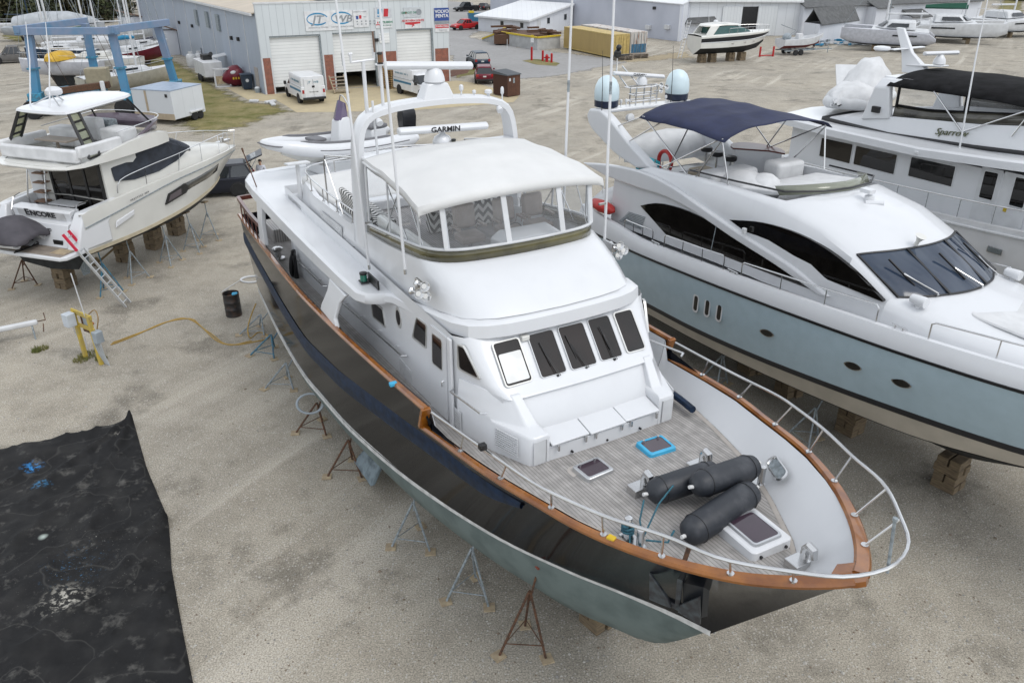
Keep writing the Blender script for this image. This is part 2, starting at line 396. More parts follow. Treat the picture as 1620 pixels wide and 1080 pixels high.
# ================================================================== the dark-hulled trawler yacht
MR = radians(90-150.5); MO = Vector((1.752, 11.771, 0))
NAVY = pm('black_gelcoat', (.005, .006, .009), .10, var=.1, scale=1.5, spec=.10)
GUARD = pm('navy_vinyl', (.007, .022, .055), .55, spec=.3, var=.25, scale=6, bump=.3, bscale=5)
STRIPE = pm('boot_stripe', (.62, .62, .61), .4, c2=(.42, .42, .41), scale=6)
GREENB = pm('green_bottom_paint', (.130, .165, .158), .75, c2=(.085, .112, .108), scale=1.6, det=9, bump=.3, bscale=14, fac=(.42, .66))
VARN = pm('varnished_teak', (.27, .095, .012), .2, c2=(.16, .05, .008), scale=3, coat=.4, stretch=(1, 1, 1))
DVARN = pm('dark_mahogany', (.12, .035, .025), .35, c2=(.08, .02, .015), scale=3, coat=.3)
TEAK = pm_stripes('teak_deck', (.335, .32, .305), (.10, .095, .09), 'Y', .062, .008, .8, .12, 5., bump=.15)
TEAKG = pm_stripes('teak_floor', (.30, .285, .28), (.07, .07, .07), 'Y', .06, .010, .8, .12, 5., bump=.2)
BRONZE = pm('bronze_acrylic', (.13, .115, .045), .08, var=.3, scale=1.2, coat=.4)
CLEAR = pm_glass('clear_vinyl', (.95, .965, .98), .15)
TAN = pm('tan_vinyl', (.33, .275, .24), .55, var=.08, scale=6, bump=.2)
FEND = pm('fender_cover', (.018, .021, .027), .5, c2=(.045, .048, .055), scale=3.5, det=7, fac=(.55, .75), bump=.15, bscale=12)
CYAN = pm('blue_tape', (.05, .38, .62), .5)

yacht = thing('motor_yacht', 'big yacht with black hull, white house and teak foredeck in the centre', 'yacht', MO, MR)
CAPL = [(-18.2, 2.62, 4.06), (-16, 2.75, 4.19), (-12.9, 2.88, 4.38), (-10, 3.0, 4.55), (-8.25, 3.03, 4.66), (-5.8, 2.98, 4.8), (-3.2, 2.88, 4.96), (-1.72, 2.80, 5.05)]
CAPF = [(-1.9, 2.81, 4.60), (-1.19, 2.74, 4.68), (-.36, 2.67, 4.77), (.54, 2.55, 4.87), (1.39, 2.36, 4.94), (2.07, 2.21, 5.0), (2.65, 2.03, 5.06), (3.28, 1.75, 5.12), (3.79, 1.45, 5.17), (4.29, 1.08, 5.23), (4.69, .69, 5.31), (4.97, .35, 5.38), (5.13, .1, 5.43)]
STR = [(-18.4, 2.32, 1.03), (-14, 2.72, 1.34), (-10.56, 2.92, 1.57), (-8.64, 2.9, 1.71), (-6.42, 2.8, 1.86), (-3.7, 2.44, 2.05), (-1.19, 1.82, 2.22), (.48, 1.16, 2.34), (1.3, .74, 2.39), (2.18, .32, 2.45), (2.98, .03, 2.51)]
NT = 72
capcurve = catmull([(x, -y, z) for x, y, z in CAPL[:-1]]+[(x, -y, z+(.0 if x > .2 else (.2-x)*.18)) for x, y, z in CAPF if x > -1.3], NT)
strcurve = catmull([(x, -y, z) for x, y, z in STR], NT)
def hullpt(i, s, side=-1):
    a = strcurve[i]; b = capcurve[i]; t = i/(NT-1); k = 1.0+.55*max(0, t-.55)/.45
    f = s**k; p = Vector((lerp(a.x, b.x, s), lerp(a.y, b.y, f), lerp(a.z, b.z, s)))
    return Vector((p.x, p.y*(1 if side < 0 else -1), p.z))
def keelz(x): return interp([(-18.5, .75), (-16, .62), (-10, .5), (0, .45), (.8, .66), (1.5, .88), (1.96, 1.2), (2.48, 1.8), (2.98, 2.45)], x)
# black topsides: the bulwark steps down at x=-1.8, so the cap curve is cut per side
def capz(x): return interp(CAPL, x)[1] if x < -1.78 else interp(CAPF, x)[1]
def capy(x): return interp(CAPL, x)[0] if x < -1.78 else interp(CAPF, x)[0]
m = MB(); SS = [0, .15, .3, .45, .6, .75, .88, .96]
for side in (-1, 1):
    rows = []
    for s in SS: rows.append([hullpt(i, s, side) for i in range(NT)])
    top = []
    for i in range(NT):
        p = hullpt(i, 1, side); top.append(Vector((p.x, side*capy(p.x)*(1), capz(p.x))) if p.x < 5.05 else p)
    rows.append(top); m.grid(rows)
tr = [hullpt(0, s, -1) for s in SS]+[Vector((-18.2, -2.62, 4.06))]; tp = [Vector((p.x, -p.y, p.z)) for p in tr]
m.grid([tr, [Vector((p.x-.12, p.y*.5, p.z)) for p in tr], [Vector((p.x-.16, 0, p.z)) for p in tr], [Vector((p.x-.12, p.y*.5, p.z)) for p in tp], tp])
hull = m.build('hull', NAVY, yacht, 40)
# boot stripe and thin second line
m = MB()
for side in (-1, 1):
    for z0, z1 in ((-.02, .085), (.12, .15)):
        rows = []
        for dz, out in ((z0, .0), (z0, .022), (z1, .022), (z1, .0)):
            rows.append([Vector((p.x+(.02 if i > NT-6 else 0), side*(abs(p.y)+out), p.z+dz)) for i, p in enumerate(strcurve)])
        m.grid(rows)
m.build('boot_stripe', STRIPE, yacht, 30)
m = MB()
for side in (-1, 1):
    rows = []
    for f, g in ((1, 0), (.985, .22), (.90, .5), (.66, .74), (.38, .88), (.10, .97), (.05, 1.), (0, 1.)):
        r = []
        for i, p in enumerate(strcurve):
            zk = keelz(p.x); r.append(Vector((p.x-.1*g*(i/NT), side*abs(p.y)*f, lerp(p.z-.01, zk, g))))
        rows.append(r)
    m.grid(rows)
p0 = strcurve[0]
m.add([(p0.x, -2.3, 1.03), (p0.x, 2.3, 1.03), (p0.x, 1.5, .85), (p0.x, 0, .75), (p0.x, -1.5, .85)], [(0, 1, 2, 3, 4)])
m.build('bottom', GREENB, yacht, 50)
m = MB(); m.loft([[(-7.0, -2.05, 1.25), (-6.3, -2.0, 1.25), (-6.3, -1.88, 1.25), (-7.0, -1.88, 1.25)], [(-7.35, -2.62, .38), (-6.05, -2.62, .42), (-6.05, -2.5, .42), (-7.35, -2.5, .38)]], True, True, True)
m.build('stabilizer_fin', pm('fin_paint', (.16, .2, .22), .8, c2=(.07, .09, .1), scale=3, fac=(.42, .58)), yacht, 20, .03)
# navy fender strip wrapped along the topsides
gz = [(-18.3, 3.18), (-16, 3.10), (-12, 3.02), (-9, 3.04), (-6.5, 3.30), (-4.2, 3.72), (-2.2, 4.06), (-.6, 4.33), (.6, 4.52), (1.5, 4.66)]
m = MB(); 
for side in (-1, 1):
    rows = []
    for k in range(8):
        a = 2*pi*k/8; r = []
        for i in range(0, NT):
            b = capcurve[i]; 
            if b.x > 1.45: break
            p = hullpt(i, 0, side); q = hullpt(i, 1, side); zc = interp(gz, hullpt(i, .6).x)
            s = (zc-p.z)/(q.z-p.z); tap = min(1, (1.5-b.x)/1.2)*min(1., (b.x+18.6)/.4)
            c = hullpt(i, min(s+.001, 1), side); r.append(c+Vector((0, side*(.035*cos(a)+.02), .235*sin(a)*max(.12, tap))))
        rows.append(r)
    rows.append(rows[0]); m.grid(rows)
m.build('fender_strip', GUARD, yacht, 60)
# varnished cap rail
def rail_strip(pts, w, h, ins=.0):
    rows = [[], [], [], [], []]
    return rows
m = MB()
for side in (-1, 1):
    for tab in (CAPL, CAPF):
        cv = catmull([(x, side*y, z) for x, y, z in tab], 40)
        rings = []
        for i, p in enumerate(cv):
            d = (cv[min(i+1, 39)]-cv[max(i-1, 0)]); nrm = Vector((-d.y, d.x, 0)).normalized()*(-side)   # outwards? fix below
            if nrm.y*side < 0: nrm = -nrm
            w = .05 if tab is CAPL else lerp(.05, .13, max(0, i/39-.55)/.45)
            rings.append([p+nrm*.05+Vector((0, 0, -.03)), p+nrm*.06+Vector((0, 0, .015)), p+nrm*.03+Vector((0, 0, .05)), p-nrm*w+Vector((0, 0, .05)), p-nrm*(w+.03)+Vector((0, 0, .01)), p-nrm*(w+.02)+Vector((0, 0, -.03))])
        m.loft(rings, True, True, True)
    # the riser where the bulwark steps down
    m.bar((-1.72, side*2.80, 5.07), (-1.88, side*2.81, 4.62), .17, .07, up=(1, 0, 0))
m.add([(4.95, -.38, 5.42), (5.17, -.12, 5.47), (5.22, 0, 5.48), (5.17, .12, 5.47), (4.95, .38, 5.42), (4.8, 0, 5.42)], [(0, 1, 2, 3, 4, 5)])
m.add([(4.97, -.36, 5.36), (5.19, -.12, 5.40), (5.24, 0, 5.41), (5.19, .12, 5.40), (4.97, .36, 5.36), (4.95, -.38, 5.42), (5.17, -.12, 5.47), (5.22, 0, 5.48), (5.17, .12, 5.47), (4.95, .38, 5.42)], [(0, 1, 6, 5), (1, 2, 7, 6), (2, 3, 8, 7), (3, 4, 9, 8)])
m.build('cap_rail', VARN, yacht, 35)
# decks and inner bulwark
def deckz(x): return 4.37+.05*x if x > -2 else 4.27+.06*(x+2)
DK = [(-18.1, 2.4), (-14, 2.68), (-10, 2.78), (-6, 2.74), (-2, 2.52), (-.7, 2.32), (.5, 2.06), (1.6, 1.76), (2.6, 1.31), (3.6, .74), (4.3, .16)]
dx = [-18.1+22.4*i/60 for i in range(61)]
m = MB(); m.grid([[(x, -interp(DK, x), deckz(x)) for x in dx], [(x, 0, deckz(x)+.03) for x in dx], [(x, interp(DK, x), deckz(x)) for x in dx]])
m.build('deck', TEAK, yacht, 30)
m = MB()
for side in (-1, 1):
    for x0, x1, nn in ((-18.1, -1.8, 40), (-1.79, 5.05, 46)):
        xs = [lerp(x0, x1, i/nn) for i in range(nn+1)]; rows = [[], [], []]
        for x in xs:
            cy = capy(x)-.12; xd = min(x, 4.3); a = Vector((x, side*max(.0, cy), capz(x)+.005)); b = Vector((xd-(max(0, x-3.6))*.0, side*interp(DK, xd), deckz(xd)-.01))
            rows[0].append(a); rows[1].append(a.lerp(b, .55)+Vector((0, side*.04, 0))); rows[2].append(b)
        m.grid(rows)
m.build('inner_bulwark', W, yacht, 40)
m = MB()   # pale margin plank round the foredeck
for side in (-1, 1):
    xs = [-1.7+6*i/40 for i in range(41)]
    m.grid([[(x, side*(interp(DK, x)-.02), deckz(x)+.008) for x in xs], [(x, side*max(.02, interp(DK, x)-.11), deckz(x)+.008) for x in xs]])
m.build('margin_plank', pm('grey_teak', (.38, .35, .32), .8), yacht, 0)

# ---- lower house and pilothouse
def wallplane(x): return min(2.1, 2.08-(x+1.95)*.4)
def outline(xf, yk, yw, xb):
    """starboard half outline of the house at one height, front centre to aft"""
    return [(xf+.03, 0), (xf+.02, .6), (xf, 1.25), (xf-.03, min(1.60, wallplane(xf-.03)-.08)), (xf-.06, min(1.80, wallplane(xf-.06)-.05)), (xf-.13, min(1.96, wallplane(xf-.13)-.015)), (xf-.32, wallplane(xf-.32)), (-2.15, yw), (-5, yw), (-9, yw), (xb, yw)]
def ring(o, z): return [Vector((x, -y, z if not callable(z) else z(x))) for x, y in o]+[Vector((x, y, z if not callable(z) else z(x))) for x, y in reversed(o[1:])]
m = MB(); rings = []
for z, xf in ((4.0, -.50), (4.83, -.50), (5.31, -.87), (5.335, -.80), (5.37, -.84), (5.5, -1.08), (6.22, -1.70)):
    rings.append(ring(outline(xf, 1.58, 2.1, -13.2), (lambda zz: (lambda x: zz if zz > 4.1 else deckz(x)-.05))(z)))
m.loft(rings, True, False, False)
house = m.build('deckhouse', W, yacht, 38)
for side in (-1, 1):   # the two shoulders beside the bench
    def sh(xf, yi, yo, z): 
        return [Vector((x, side*y, z)) for x, y in ((xf, yi), (xf, lerp(yi, yo, .7)), (xf-.05, yo-.05), (xf-.14, yo), (lerp(-.95, -1.28, max(0, (z-4.9)/.5)), lerp(1.885, 1.812, max(0, (z-4.9)/.5))), (-1.9, lerp(2.108, 2.06, max(0, (z-4.9)/.5))), (-1.9, yi+.1), (-1.3, yi))]
    MB().loft([sh(-.12, 1.19, 1.62, 4.30), sh(-.12, 1.19, 1.62, 4.88), sh(-.14, 1.21, 1.60, 4.93), sh(-.20, 1.23, 1.58, 4.945), sh(-.40, 1.25, 1.56, 4.96), sh(-.46, 1.26, 1.57, 5.0), sh(-.86, 1.36, 1.60, 5.40)], True, True, True).build('bench_shoulder', W, yacht, 35, .02)
m = MB(); m.prism([(-.62, -1.2), (-.13, -1.2), (-.09, -.6), (-.07, 0), (-.09, .6), (-.13, 1.2), (-.62, 1.2)], 4.32, 4.66)
bench = m.build('bench', W, yacht, 30, .01)
for k in range(3):
    y0 = -1.17+k*.785; m = MB(); xa = [-.075, -.045, -.075][0]
    m.loft([[(-.56, y0, 4.79), (-.07+.03*(k == 1), y0, 4.69), (-.07+.03*(k == 1), y0+.77, 4.69), (-.56, y0+.77, 4.79)], [(-.56, y0, 4.83), (-.06+.03*(k == 1), y0, 4.73), (-.06+.03*(k == 1), y0+.77, 4.73), (-.56, y0+.77, 4.83)]], True, True, True)
    m.build('bench_lid', W, bench, 20, .012)
    for dy in (.1, .67):
        MB().bx(-.075, -.03, y0+dy, y0+dy+.035, 4.58, 4.70).build('latch', SILV, bench, 0, .006)
for y in (-.75, 0, .75): MB().cyl((-.1, y, 4.45), (-.055, y, 4.45), .022, n=10).build('vent_plug', BLACK, bench)
for side in (-1, 1):
    lk = MB().loft([[(-.115, side*1.27, 4.40), (-.115, side*1.52, 4.40), (-.115, side*1.52, 4.86), (-.115, side*1.27, 4.86)], [(-.108, side*1.27, 4.40), (-.108, side*1.52, 4.40), (-.108, side*1.52, 4.86), (-.108, side*1.27, 4.86)]], True, True, True).build('locker_door', W2, yacht, 0)
    MB().bx(-.11, -.10, side*1.265, side*1.275, 4.40, 4.86).build('hinge', ALU, lk, 0)
WH = pm('pale_gloss', (.72, .72, .70), .08, coat=.8)
fw = [(-1.55, -.99), (-.83, -.28), (-.19, .38), (.48, .98), (1.09, 1.54)]
def fx(z): return -1.075-(z-5.52)*.865
frm = pm('window_frame', (.6, .6, .58), .35, metal=.6)
for i, (a, b) in enumerate(fw):
    zt, zb = 6.11, 5.47
    o_ = .035*(1-min(1, abs(a+b)/2.4))
    cs = [(fx(zt)+o_, a, zt), (fx(zt)+o_, b, zt), (fx(zb)+o_, b, zb), (fx(zb)+o_, a, zb)]
    w_ = window(cs, (.66, 0, .75), yacht, frm if i in (0, 4) else W2, GLASS, .025 if i in (0, 4) else .014, .05, .022)
    if i == 0:
        zs = 5.93; c2 = [(fx(zs), a+.06, zs), (fx(zs), b-.05, zs), (fx(zb+.05), b-.05, zb+.05), (fx(zb+.05), a+.05, zb+.05)]
        MB().ext([V3(p)+Vector((.66, 0, .75))*.012 for p in quadpanel(c2, .0, .03)], Vector((.66, 0, .75))*.006).build('pale_plate', WH, w_, 0)  # glossy pale plate covering the lower part of the outer starboard pane
for y, dy in ((-.50, -.12), (.12, -.18), (.76, -.06)):
    wp = MB(); a = Vector((fx(5.46)+.03, y, 5.46)); b = Vector((fx(5.86)+.05, y+dy, 5.86))
    wp.tube([a, a+Vector((.05, 0, .03)), b], .008, 5); wp.tube([a+Vector((0, .035, 0)), a+Vector((.05, .035, .03)), b+Vector((0, .02, 0))], .006, 5)
    wp.bar(b+Vector((-.10, -.02, .13)), b+Vector((.20, .05, -.24)), .010, .02, up=(.7, 0, .7)); wp.ball(a, .028, 6)
    wp.build('wiper', BLACK, yacht, 0)
MB().bx(-1.6, -1.48, -.96, -.80, 6.04, 6.14).build('loudhailer', CREAM, yacht, 20, .02)
# interior seen through the front panes
# ---- side windows, door, rails, vents (both sides)
def sidewin(cs, side, **k):
    c = [(x, side*2.1, z) for x, z in cs]
    return window(c, (0, side, 0), yacht, frm, GLASS, k.get('fw', .03), k.get('r', .05), .02)
for side in (-1, 1):
    window([(-1.88, side*2.06, 6.11), (-1.74, side*2.005, 6.11), (-1.36, side*1.855, 5.55), (-1.89, side*2.065, 5.60)], (.37, side*.93, 0), yacht, frm, GLASS, .03, .05, .02)
    sidewin([(-3.62, 5.95), (-3.12, 5.98), (-3.20, 5.42), (-3.92, 5.36)], side)
    sidewin([(-6.3, 5.30), (-5.55, 5.36), (-5.45, 4.92), (-6.3, 4.86)], side)
    sidewin([(-9.9, 5.30), (-8.6, 5.30), (-8.6, 4.78), (-9.9, 4.78)], side)
    m = MB(); M = Matrix.Rotation(pi/2, 3, 'X'); m.lathe([(.13, 0), (.19, 0), (.19, .03), (.13, .03)], (-4.62, side*2.10+(.02 if side > 0 else .015), 5.52), 20, M=M, sx=.8, sy=1.25)
    po = m.build('porthole', frm, yacht, 30)
    MB().lathe([(.01, 0), (.135, 0), (.135, .015), (.01, .015)], (-4.62, side*2.112+.006, 5.52), 20, M=M, sx=.8, sy=1.25).build('pane', GLASS, po)
    d = [V3((x, side*2.1, z)) for x, z in ((-2.95, 6.06), (-2.22, 6.10), (-2.28, 4.30), (-3.08, 4.22))]
    door = MB().ext(quadpanel(d, 0, .03), (0, side*.03, 0)).build('pilothouse_door', W, yacht, 20)
    c = [V3((x, side*2.13, z)) for x, z in ((-2.84, 5.95), (-2.38, 5.98), (-2.42, 5.30), (-2.90, 5.26))]
    g = window(c, (0, side, 0), door, frm, GLASS, .02, .05, .01, name='door_window')
    MB().tube([(-2.40, side*2.13, 5.12), (-2.40, side*2.17, 5.10), (-2.40, side*2.17, 5.0)], .014).build('handle', SILV, door)
    MB().bx(-2.16, -2.02, side*2.09, side*2.15, 4.27, 6.14).build('door_post', W, yacht, 0, .02)
    def hrail(x0, z0, x1, z1, n=3):
        m = MB(); a = Vector((x0, side*2.22, z0)); b = Vector((x1, side*2.22, z1)); m.tube([a-Vector((.06, 0, 0))+Vector((0, -side*.1, 0)), a, b, b+Vector((.06, -side*.1, 0))], .022, 8)
        for i in range(n):
            p = a.lerp(b, (i+.5)/n); m.cyl(p, p-Vector((0, side*.12, 0)), .014, n=6)
        m.build('handrail', SILV, yacht)
    hrail(-1.90, 5.16, -.72, 5.34, 0); hrail(-8.6, 4.46, -4.3, 4.80, 4); hrail(-12.9, 4.22, -9.8, 4.36, 3)
    for x0, x1, z0, z1 in ((-4.75, -4.48, 4.10, 4.52), (-4.42, -4.1, 4.08, 4.50), (-2.0, -1.75, 4.34, 4.75)):
        m = MB(); m.bx(x0, x1, side*2.10, side*2.112, z0, z1)
        for k in range(6): m.bx(x0+.03, x1-.03, side*2.112, side*2.119, z0+.04+k*(z1-z0-.08)/6, z0+.06+k*(z1-z0-.08)/6, 1)
        m.build('vent_grille', [W2, pm('grille_slot', (.45, .45, .45), .6)], yacht, 0)
    m = MB(); x0, x1 = -.86, -.34; f = lambda x: 1.885+(-.95-x)*.31
    for k in range(9):
        z = 4.50+k*.045; m.bar((x0, side*(f(x0)+.012), z), (x1, side*(f(x1)+.012), z), .02, .022)
    m.build('louvre', W2, yacht, 0)

# ---- boat deck overhang and brow as one moulding
OV = [(-1.45, 0), (-1.47, .7), (-1.52, 1.25), (-1.62, 1.6), (-1.80, 1.88), (-2.2, 2.03), (-3.2, 2.09), (-4.2, 2.11), (-4.80, 2.15), (-4.98, 2.26), (-5.06, 2.45), (-5.18, 2.62), (-5.45, 2.73), (-6.5, 2.76), (-8, 2.77), (-10, 2.78), (-12.5, 2.78), (-14.5, 2.78), (-15.6, 2.74), (-16.15, 2.52), (-16.4, 2.1), (-16.5, 1.4), (-16.55, 0)]
def ovb(x): return interp([(-16.6, 5.70), (-14, 5.55), (-10, 5.52), (-7.2, 5.58), (-5.4, 5.68), (-4.4, 5.78), (-3.3, 5.99), (-2.5, 6.09), (-1.9, 6.15), (-1.4, 6.17)], x)
def ovt(x): return interp([(-16.6, 5.98), (-14, 5.93), (-10, 5.92), (-5.0, 5.95), (-4.4, 6.01), (-3.3, 6.24), (-2.5, 6.38), (-1.8, 6.48), (-1.4, 6.50)], x)
def inset(o, d): return [(x-(d if x > -3 else (-d if x < -15.5 else 0))*(1 if y < 2.2 else .3), y*(1-d/3.2)) for x, y in o]
m = MB()
rings = [ring(inset(OV, .35), ovb), ring(inset(OV, .06), ovb), ring(OV, lambda x: ovb(x)+.05), ring(inset(OV, .02), lambda x: ovt(x)-.05), ring(inset(OV, .09), ovt), ring(inset(OV, .45), lambda x: ovt(x)+(.01 if x < -5 else .03))]
m.loft(rings, True); m.build('boat_deck', W, yacht, 32)
m = MB(); o_ = inset(OV, .3); m.grid([[(x, -y, ovb(x)+.02) for x, y in o_], [(x, y, ovb(x)+.02) for x, y in o_]]); m.build('boat_deck_soffit', W2, yacht, 30)
m = MB(); o_ = inset(OV, .42); o_ = [q for q in o_ if q[0] < -5]; m.grid([[(x, -y, ovt(x)+.008) for x, y in o_], [(x, y, ovt(x)+.008) for x, y in o_]]); m.build('boat_deck_floor', W, yacht, 30)
# ---- flybridge moulding
FBB = [(-1.60, 0), (-1.64, .8), (-1.72, 1.3), (-1.88, 1.62), (-2.15, 1.84), (-2.8, 1.95), (-3.6, 1.98), (-5, 2.02), (-8, 2.06), (-11, 2.05), (-12.8, 1.92), (-13.6, 1.5), (-13.8, 0)]
FBT = [(-2.82, 0), (-2.86, .8), (-2.95, 1.35), (-3.12, 1.66), (-3.4, 1.86), (-3.8, 1.95), (-4.4, 1.99), (-5.4, 2.0), (-7.8, 2.0), (-10.5, 1.99), (-12.0, 1.8), (-12.7, 1.35), (-12.9, 0)]
def fbt(x): return interp([(-13, 6.55), (-11, 6.58), (-8, 6.66), (-6.6, 6.72), (-5, 6.92), (-4, 7.04), (-3, 7.14), (-2.7, 7.16)], x)
def mixo(t): return [(lerp(a[0], b[0], t), lerp(a[1], b[1], t)) for a, b in zip(FBB, FBT)]
m = MB()
def zmid(t): 
    A = [ovt(x)+.015 for x, y in FBB]; B = [fbt(x) for x, y in FBT]
    o = mixo(t); zz = [lerp(a, b, t) for a, b in zip(A, B)]; r = [Vector((x, -y, z)) for (x, y), z in zip(o, zz)]
    return r+[Vector((p.x, -p.y, p.z)) for p in reversed(r[1:])]
def bulge(r, t):
    return [p+Vector((.06*sin(pi*t) if p.x > -3.4 else 0, 0, .05*sin(pi*t) if p.x > -3.4 else 0)) for p in r]
ins = [(x-(.14 if x > -4.0 else (-.14 if x < -12.3 else 0)), y-.14 if y > .9 else y) for x, y in FBT]
ri = ring(ins, lambda x: fbt(x)-.005); rf = ring(ins, lambda x: 6.32)
m.loft([bulge(zmid(t), t) for t in (0, .06, .25, .5, .75, .94, 1.)]+[ri, rf], True)
m.build('flybridge', W, yacht, 42)
m = MB(); m.grid([[(x, -y, 6.33) for x, y in ins], [(x, y, 6.33) for x, y in ins]]); m.build('flybridge_floor', TEAKG, yacht, 0)
for side in (-1, 1):
    m = MB(); x0, x1 = -9.85, -8.2
    for k in range(8):
        z = 5.98+k*.05; m.bar((x0, side*2.055, z), (x1, side*2.055, z+.04), .02, .026)
    m.bar((x0-.03, side*2.05, 6.16), (x1+.03, side*2.05, 6.20), .014, .46); m.build('air_louvre', W2, yacht, 0)
    MB().bar((-8.0, side*2.05, 6.12), (-7.35, side*2.05, 6.15), .02, .12).build('scupper', pm('scupper_shade', (.45, .46, .47), .6), yacht, 0)
# pillars holding the overhang
for side in (-1, 1):
    def pil(x, y, w, z, t=.10): return [(x-w/2, side*(y-t), z), (x-w/2, side*y, z), (x+w/2, side*y, z), (x+w/2, side*(y-t), z)]
    m = MB(); m.loft([pil(-6.85, 2.98, 1.2, 4.78), pil(-6.9, 2.96, .95, 4.95), pil(-6.75, 2.84, .85, 5.35), pil(-6.6, 2.76, 1.15, 5.62)], True, True, True); m.build('deck_pillar', W, yacht, 30, .03)
    m = MB(); m.loft([pil(-14.05, 2.79, .62, 4.33, .14), pil(-14.05, 2.78, .5, 5.0, .14), pil(-14.05, 2.72, .6, 5.62, .14)], True, True, True); m.build('deck_pillar', W, yacht, 30, .03)
# coaming windscreen in bronze, clear enclosure and canvas top
def fbring(o): return o
edge = [(x, y) for x, y in FBT if x > -6.7]+[(-6.6, 2.0)]
edge = sorted(set(edge), key=lambda q: -q[0]+q[1]*0); 
E_ = catmull([(x, -y, 0) for x, y in reversed(edge)]+[(x, y, 0) for x, y in edge[1:]], 60)
def band(z0, z1, off0, off1, name, mat, th=.012):
    m = MB(); r = [[], []]
    for p in E_:
        n = Vector((.35 if p.x > -3.2 else 0, p.y*.0, 0)); k0 = 1+off0/2; k1 = 1+off1/2
        r[0].append(Vector((p.x+(off0 if p.x > -3.6 else 0), p.y*k0, fbt(p.x)+z0))); r[1].append(Vector((p.x+(off1 if p.x > -3.6 else 0), p.y*k1, fbt(p.x)+z1)))
    m.grid(r); return m.build(name, mat, yacht, 40, solid=th)
band(.0, .24, -.05, -.06, 'wind_deflector', BRONZE)
band(.225, .27, -.05, -.05, 'enclosure_rail', W2, .06)
def canz(x, y):
    v = abs(y)/2.03; e = interp([(-6.45, 8.38), (-5, 8.36), (-4, 8.29), (-3.4, 8.18), (-3.1, 8.11)], x); c = interp([(-6.45, 8.52), (-6, 8.62), (-5.2, 8.71), (-4.4, 8.69), (-3.7, 8.59), (-3.35, 8.49), (-3.1, 8.38)], x)
    z = lerp(c, e, v**2.5)
    ph = (x+6.45)/1.1; z += -.04*sin(pi*(ph % 1))**1.2*(1-v*.35)+.02
    return z
rows = []
for i in range(34):
    t = i/33; r = []
    for j in range(29):
        v = -1+2*j/28; hw = lerp(1.93, 2.03, t); x = lerp(-6.42, -3.13-.28*abs(v)**3, t); y = v*hw; r.append(Vector((x, y, canz(x, y))))
    rows.append([r[0]+Vector((0, .01, -.17)), r[0]+Vector((0, -.02, -.07))]+r+[r[-1]+Vector((0, .02, -.07)), r[-1]+Vector((0, -.01, -.17))])
rows.append([p+Vector((.03, 0, -.05)) for p in rows[-1]]); rows.append([p+Vector((.015, 0, -.10)) for p in rows[-1]])
m = MB(); m.grid(rows); m.build('canvas_top', CANVAS, yacht, 45, solid=.012)
# upper edge curve of the clear panels
def encl(p):
    """foot on the coaming and head under the canvas for a ring point"""
    foot = Vector((p.x-(.05 if p.x > -3.6 else 0), p.y*.975, fbt(p.x)+.25))
    hx = interp([(-6.6, -6.45), (-3.4, -3.46), (-2.8, -3.14)], p.x); hy = p.y*.985
    head = Vector((hx, hy, canz(hx, max(-2.0, min(2.0, hy)))-.07)); return foot, head
pairs = [encl(p) for p in E_]
m = MB(); m.grid([[a for a, b in pairs], [a.lerp(b, .5) for a, b in pairs], [b for a, b in pairs]]); m.build('clear_curtain', CLEAR, yacht, 40)
m = MB(); m.tube([b for a, b in pairs], .024, 6); m.tube([a for a, b in pairs], .022, 6)
def near(y, x=None):
    return min(range(60), key=lambda i: abs(E_[i].y-y)+(0 if x is None else abs(E_[i].x-x))+(0 if (x is not None or E_[i].x > -3.7) else 9))
for y in (-1.62, -.52, .74, 1.60):
    i = near(y); a, b = pairs[i]; m.bar(a, b, .11, .03, up=(1, 0, 0))
for s in (-1, 1):
    for x in (-3.75, -5.2, -6.5):
        i = near(s*2, x); a, b = pairs[i]; m.bar(a, b, .05 if x > -6 else .08, .025, up=(0, s, 0))
m.build('curtain_frame', W2, yacht, 30)
for s in (-1, 1):
    for P in ([(-5.6, s*1.92, 6.95), (-4.6, s*1.92, 8.2)], [(-4.2, s*1.9, 7.1), (-5.4, s*1.9, 8.25)], [(-3.6, s*1.85, 7.15), (-4.3, s*1.88, 8.2)]): MB().tube(P, .014).build('canopy_bow', SILV, yacht)
# flybridge furniture
def helm_chair(x, y):
    ch = MB().cyl((x, y, 6.33), (x, y, 6.78), .045, n=10).cyl((x, y, 6.33), (x, y, 6.36), .16, n=14).build('helm_chair', SILV, yacht)
    MB().bx(x-.24, x+.26, y-.27, y+.27, 6.78, 6.95).build('seat', TAN, ch, 30, .05)
    m = MB(); m.box((x-.27, y, 7.25), (.13, .52, .52), rot=Matrix.Rotation(-.18, 3, 'Y')); m.build('backrest', TAN, ch, 30, .06)
    for s in (-1, 1): MB().bx(x-.2, x+.16, y+s*.31-.035, y+s*.31+.035, 7.08, 7.13).tube([(x-.2, y+s*.31, 7.08), (x-.25, y+s*.28, 6.9)], .012).build('armrest', TAN, ch, 30, .015)
for y in (-.25, .72, 1.45): helm_chair(-4.95, y)
m = MB(); m.loft([[(-3.9, -.3, 6.33), (-3.15, -.3, 6.33), (-3.15, 1.0, 6.33), (-3.9, 1.0, 6.33)], [(-3.95, -.3, 7.15), (-3.15, -.3, 7.25), (-3.15, 1.0, 7.25), (-3.95, 1.0, 7.15)], [(-3.75, -.2, 7.36), (-3.2, -.2, 7.32), (-3.2, .9, 7.32), (-3.75, .9, 7.36)]], True, False, True); m.build('helm_console', W, yacht, 25, .04)
m = MB(); m.tube([(-4.08+.0*cos(a), .35+.2*cos(a), 7.12+.2*sin(a)) for a in [2*pi*k/16 for k in range(17)]], .013); m.build('steering_wheel', BLACK, yacht)
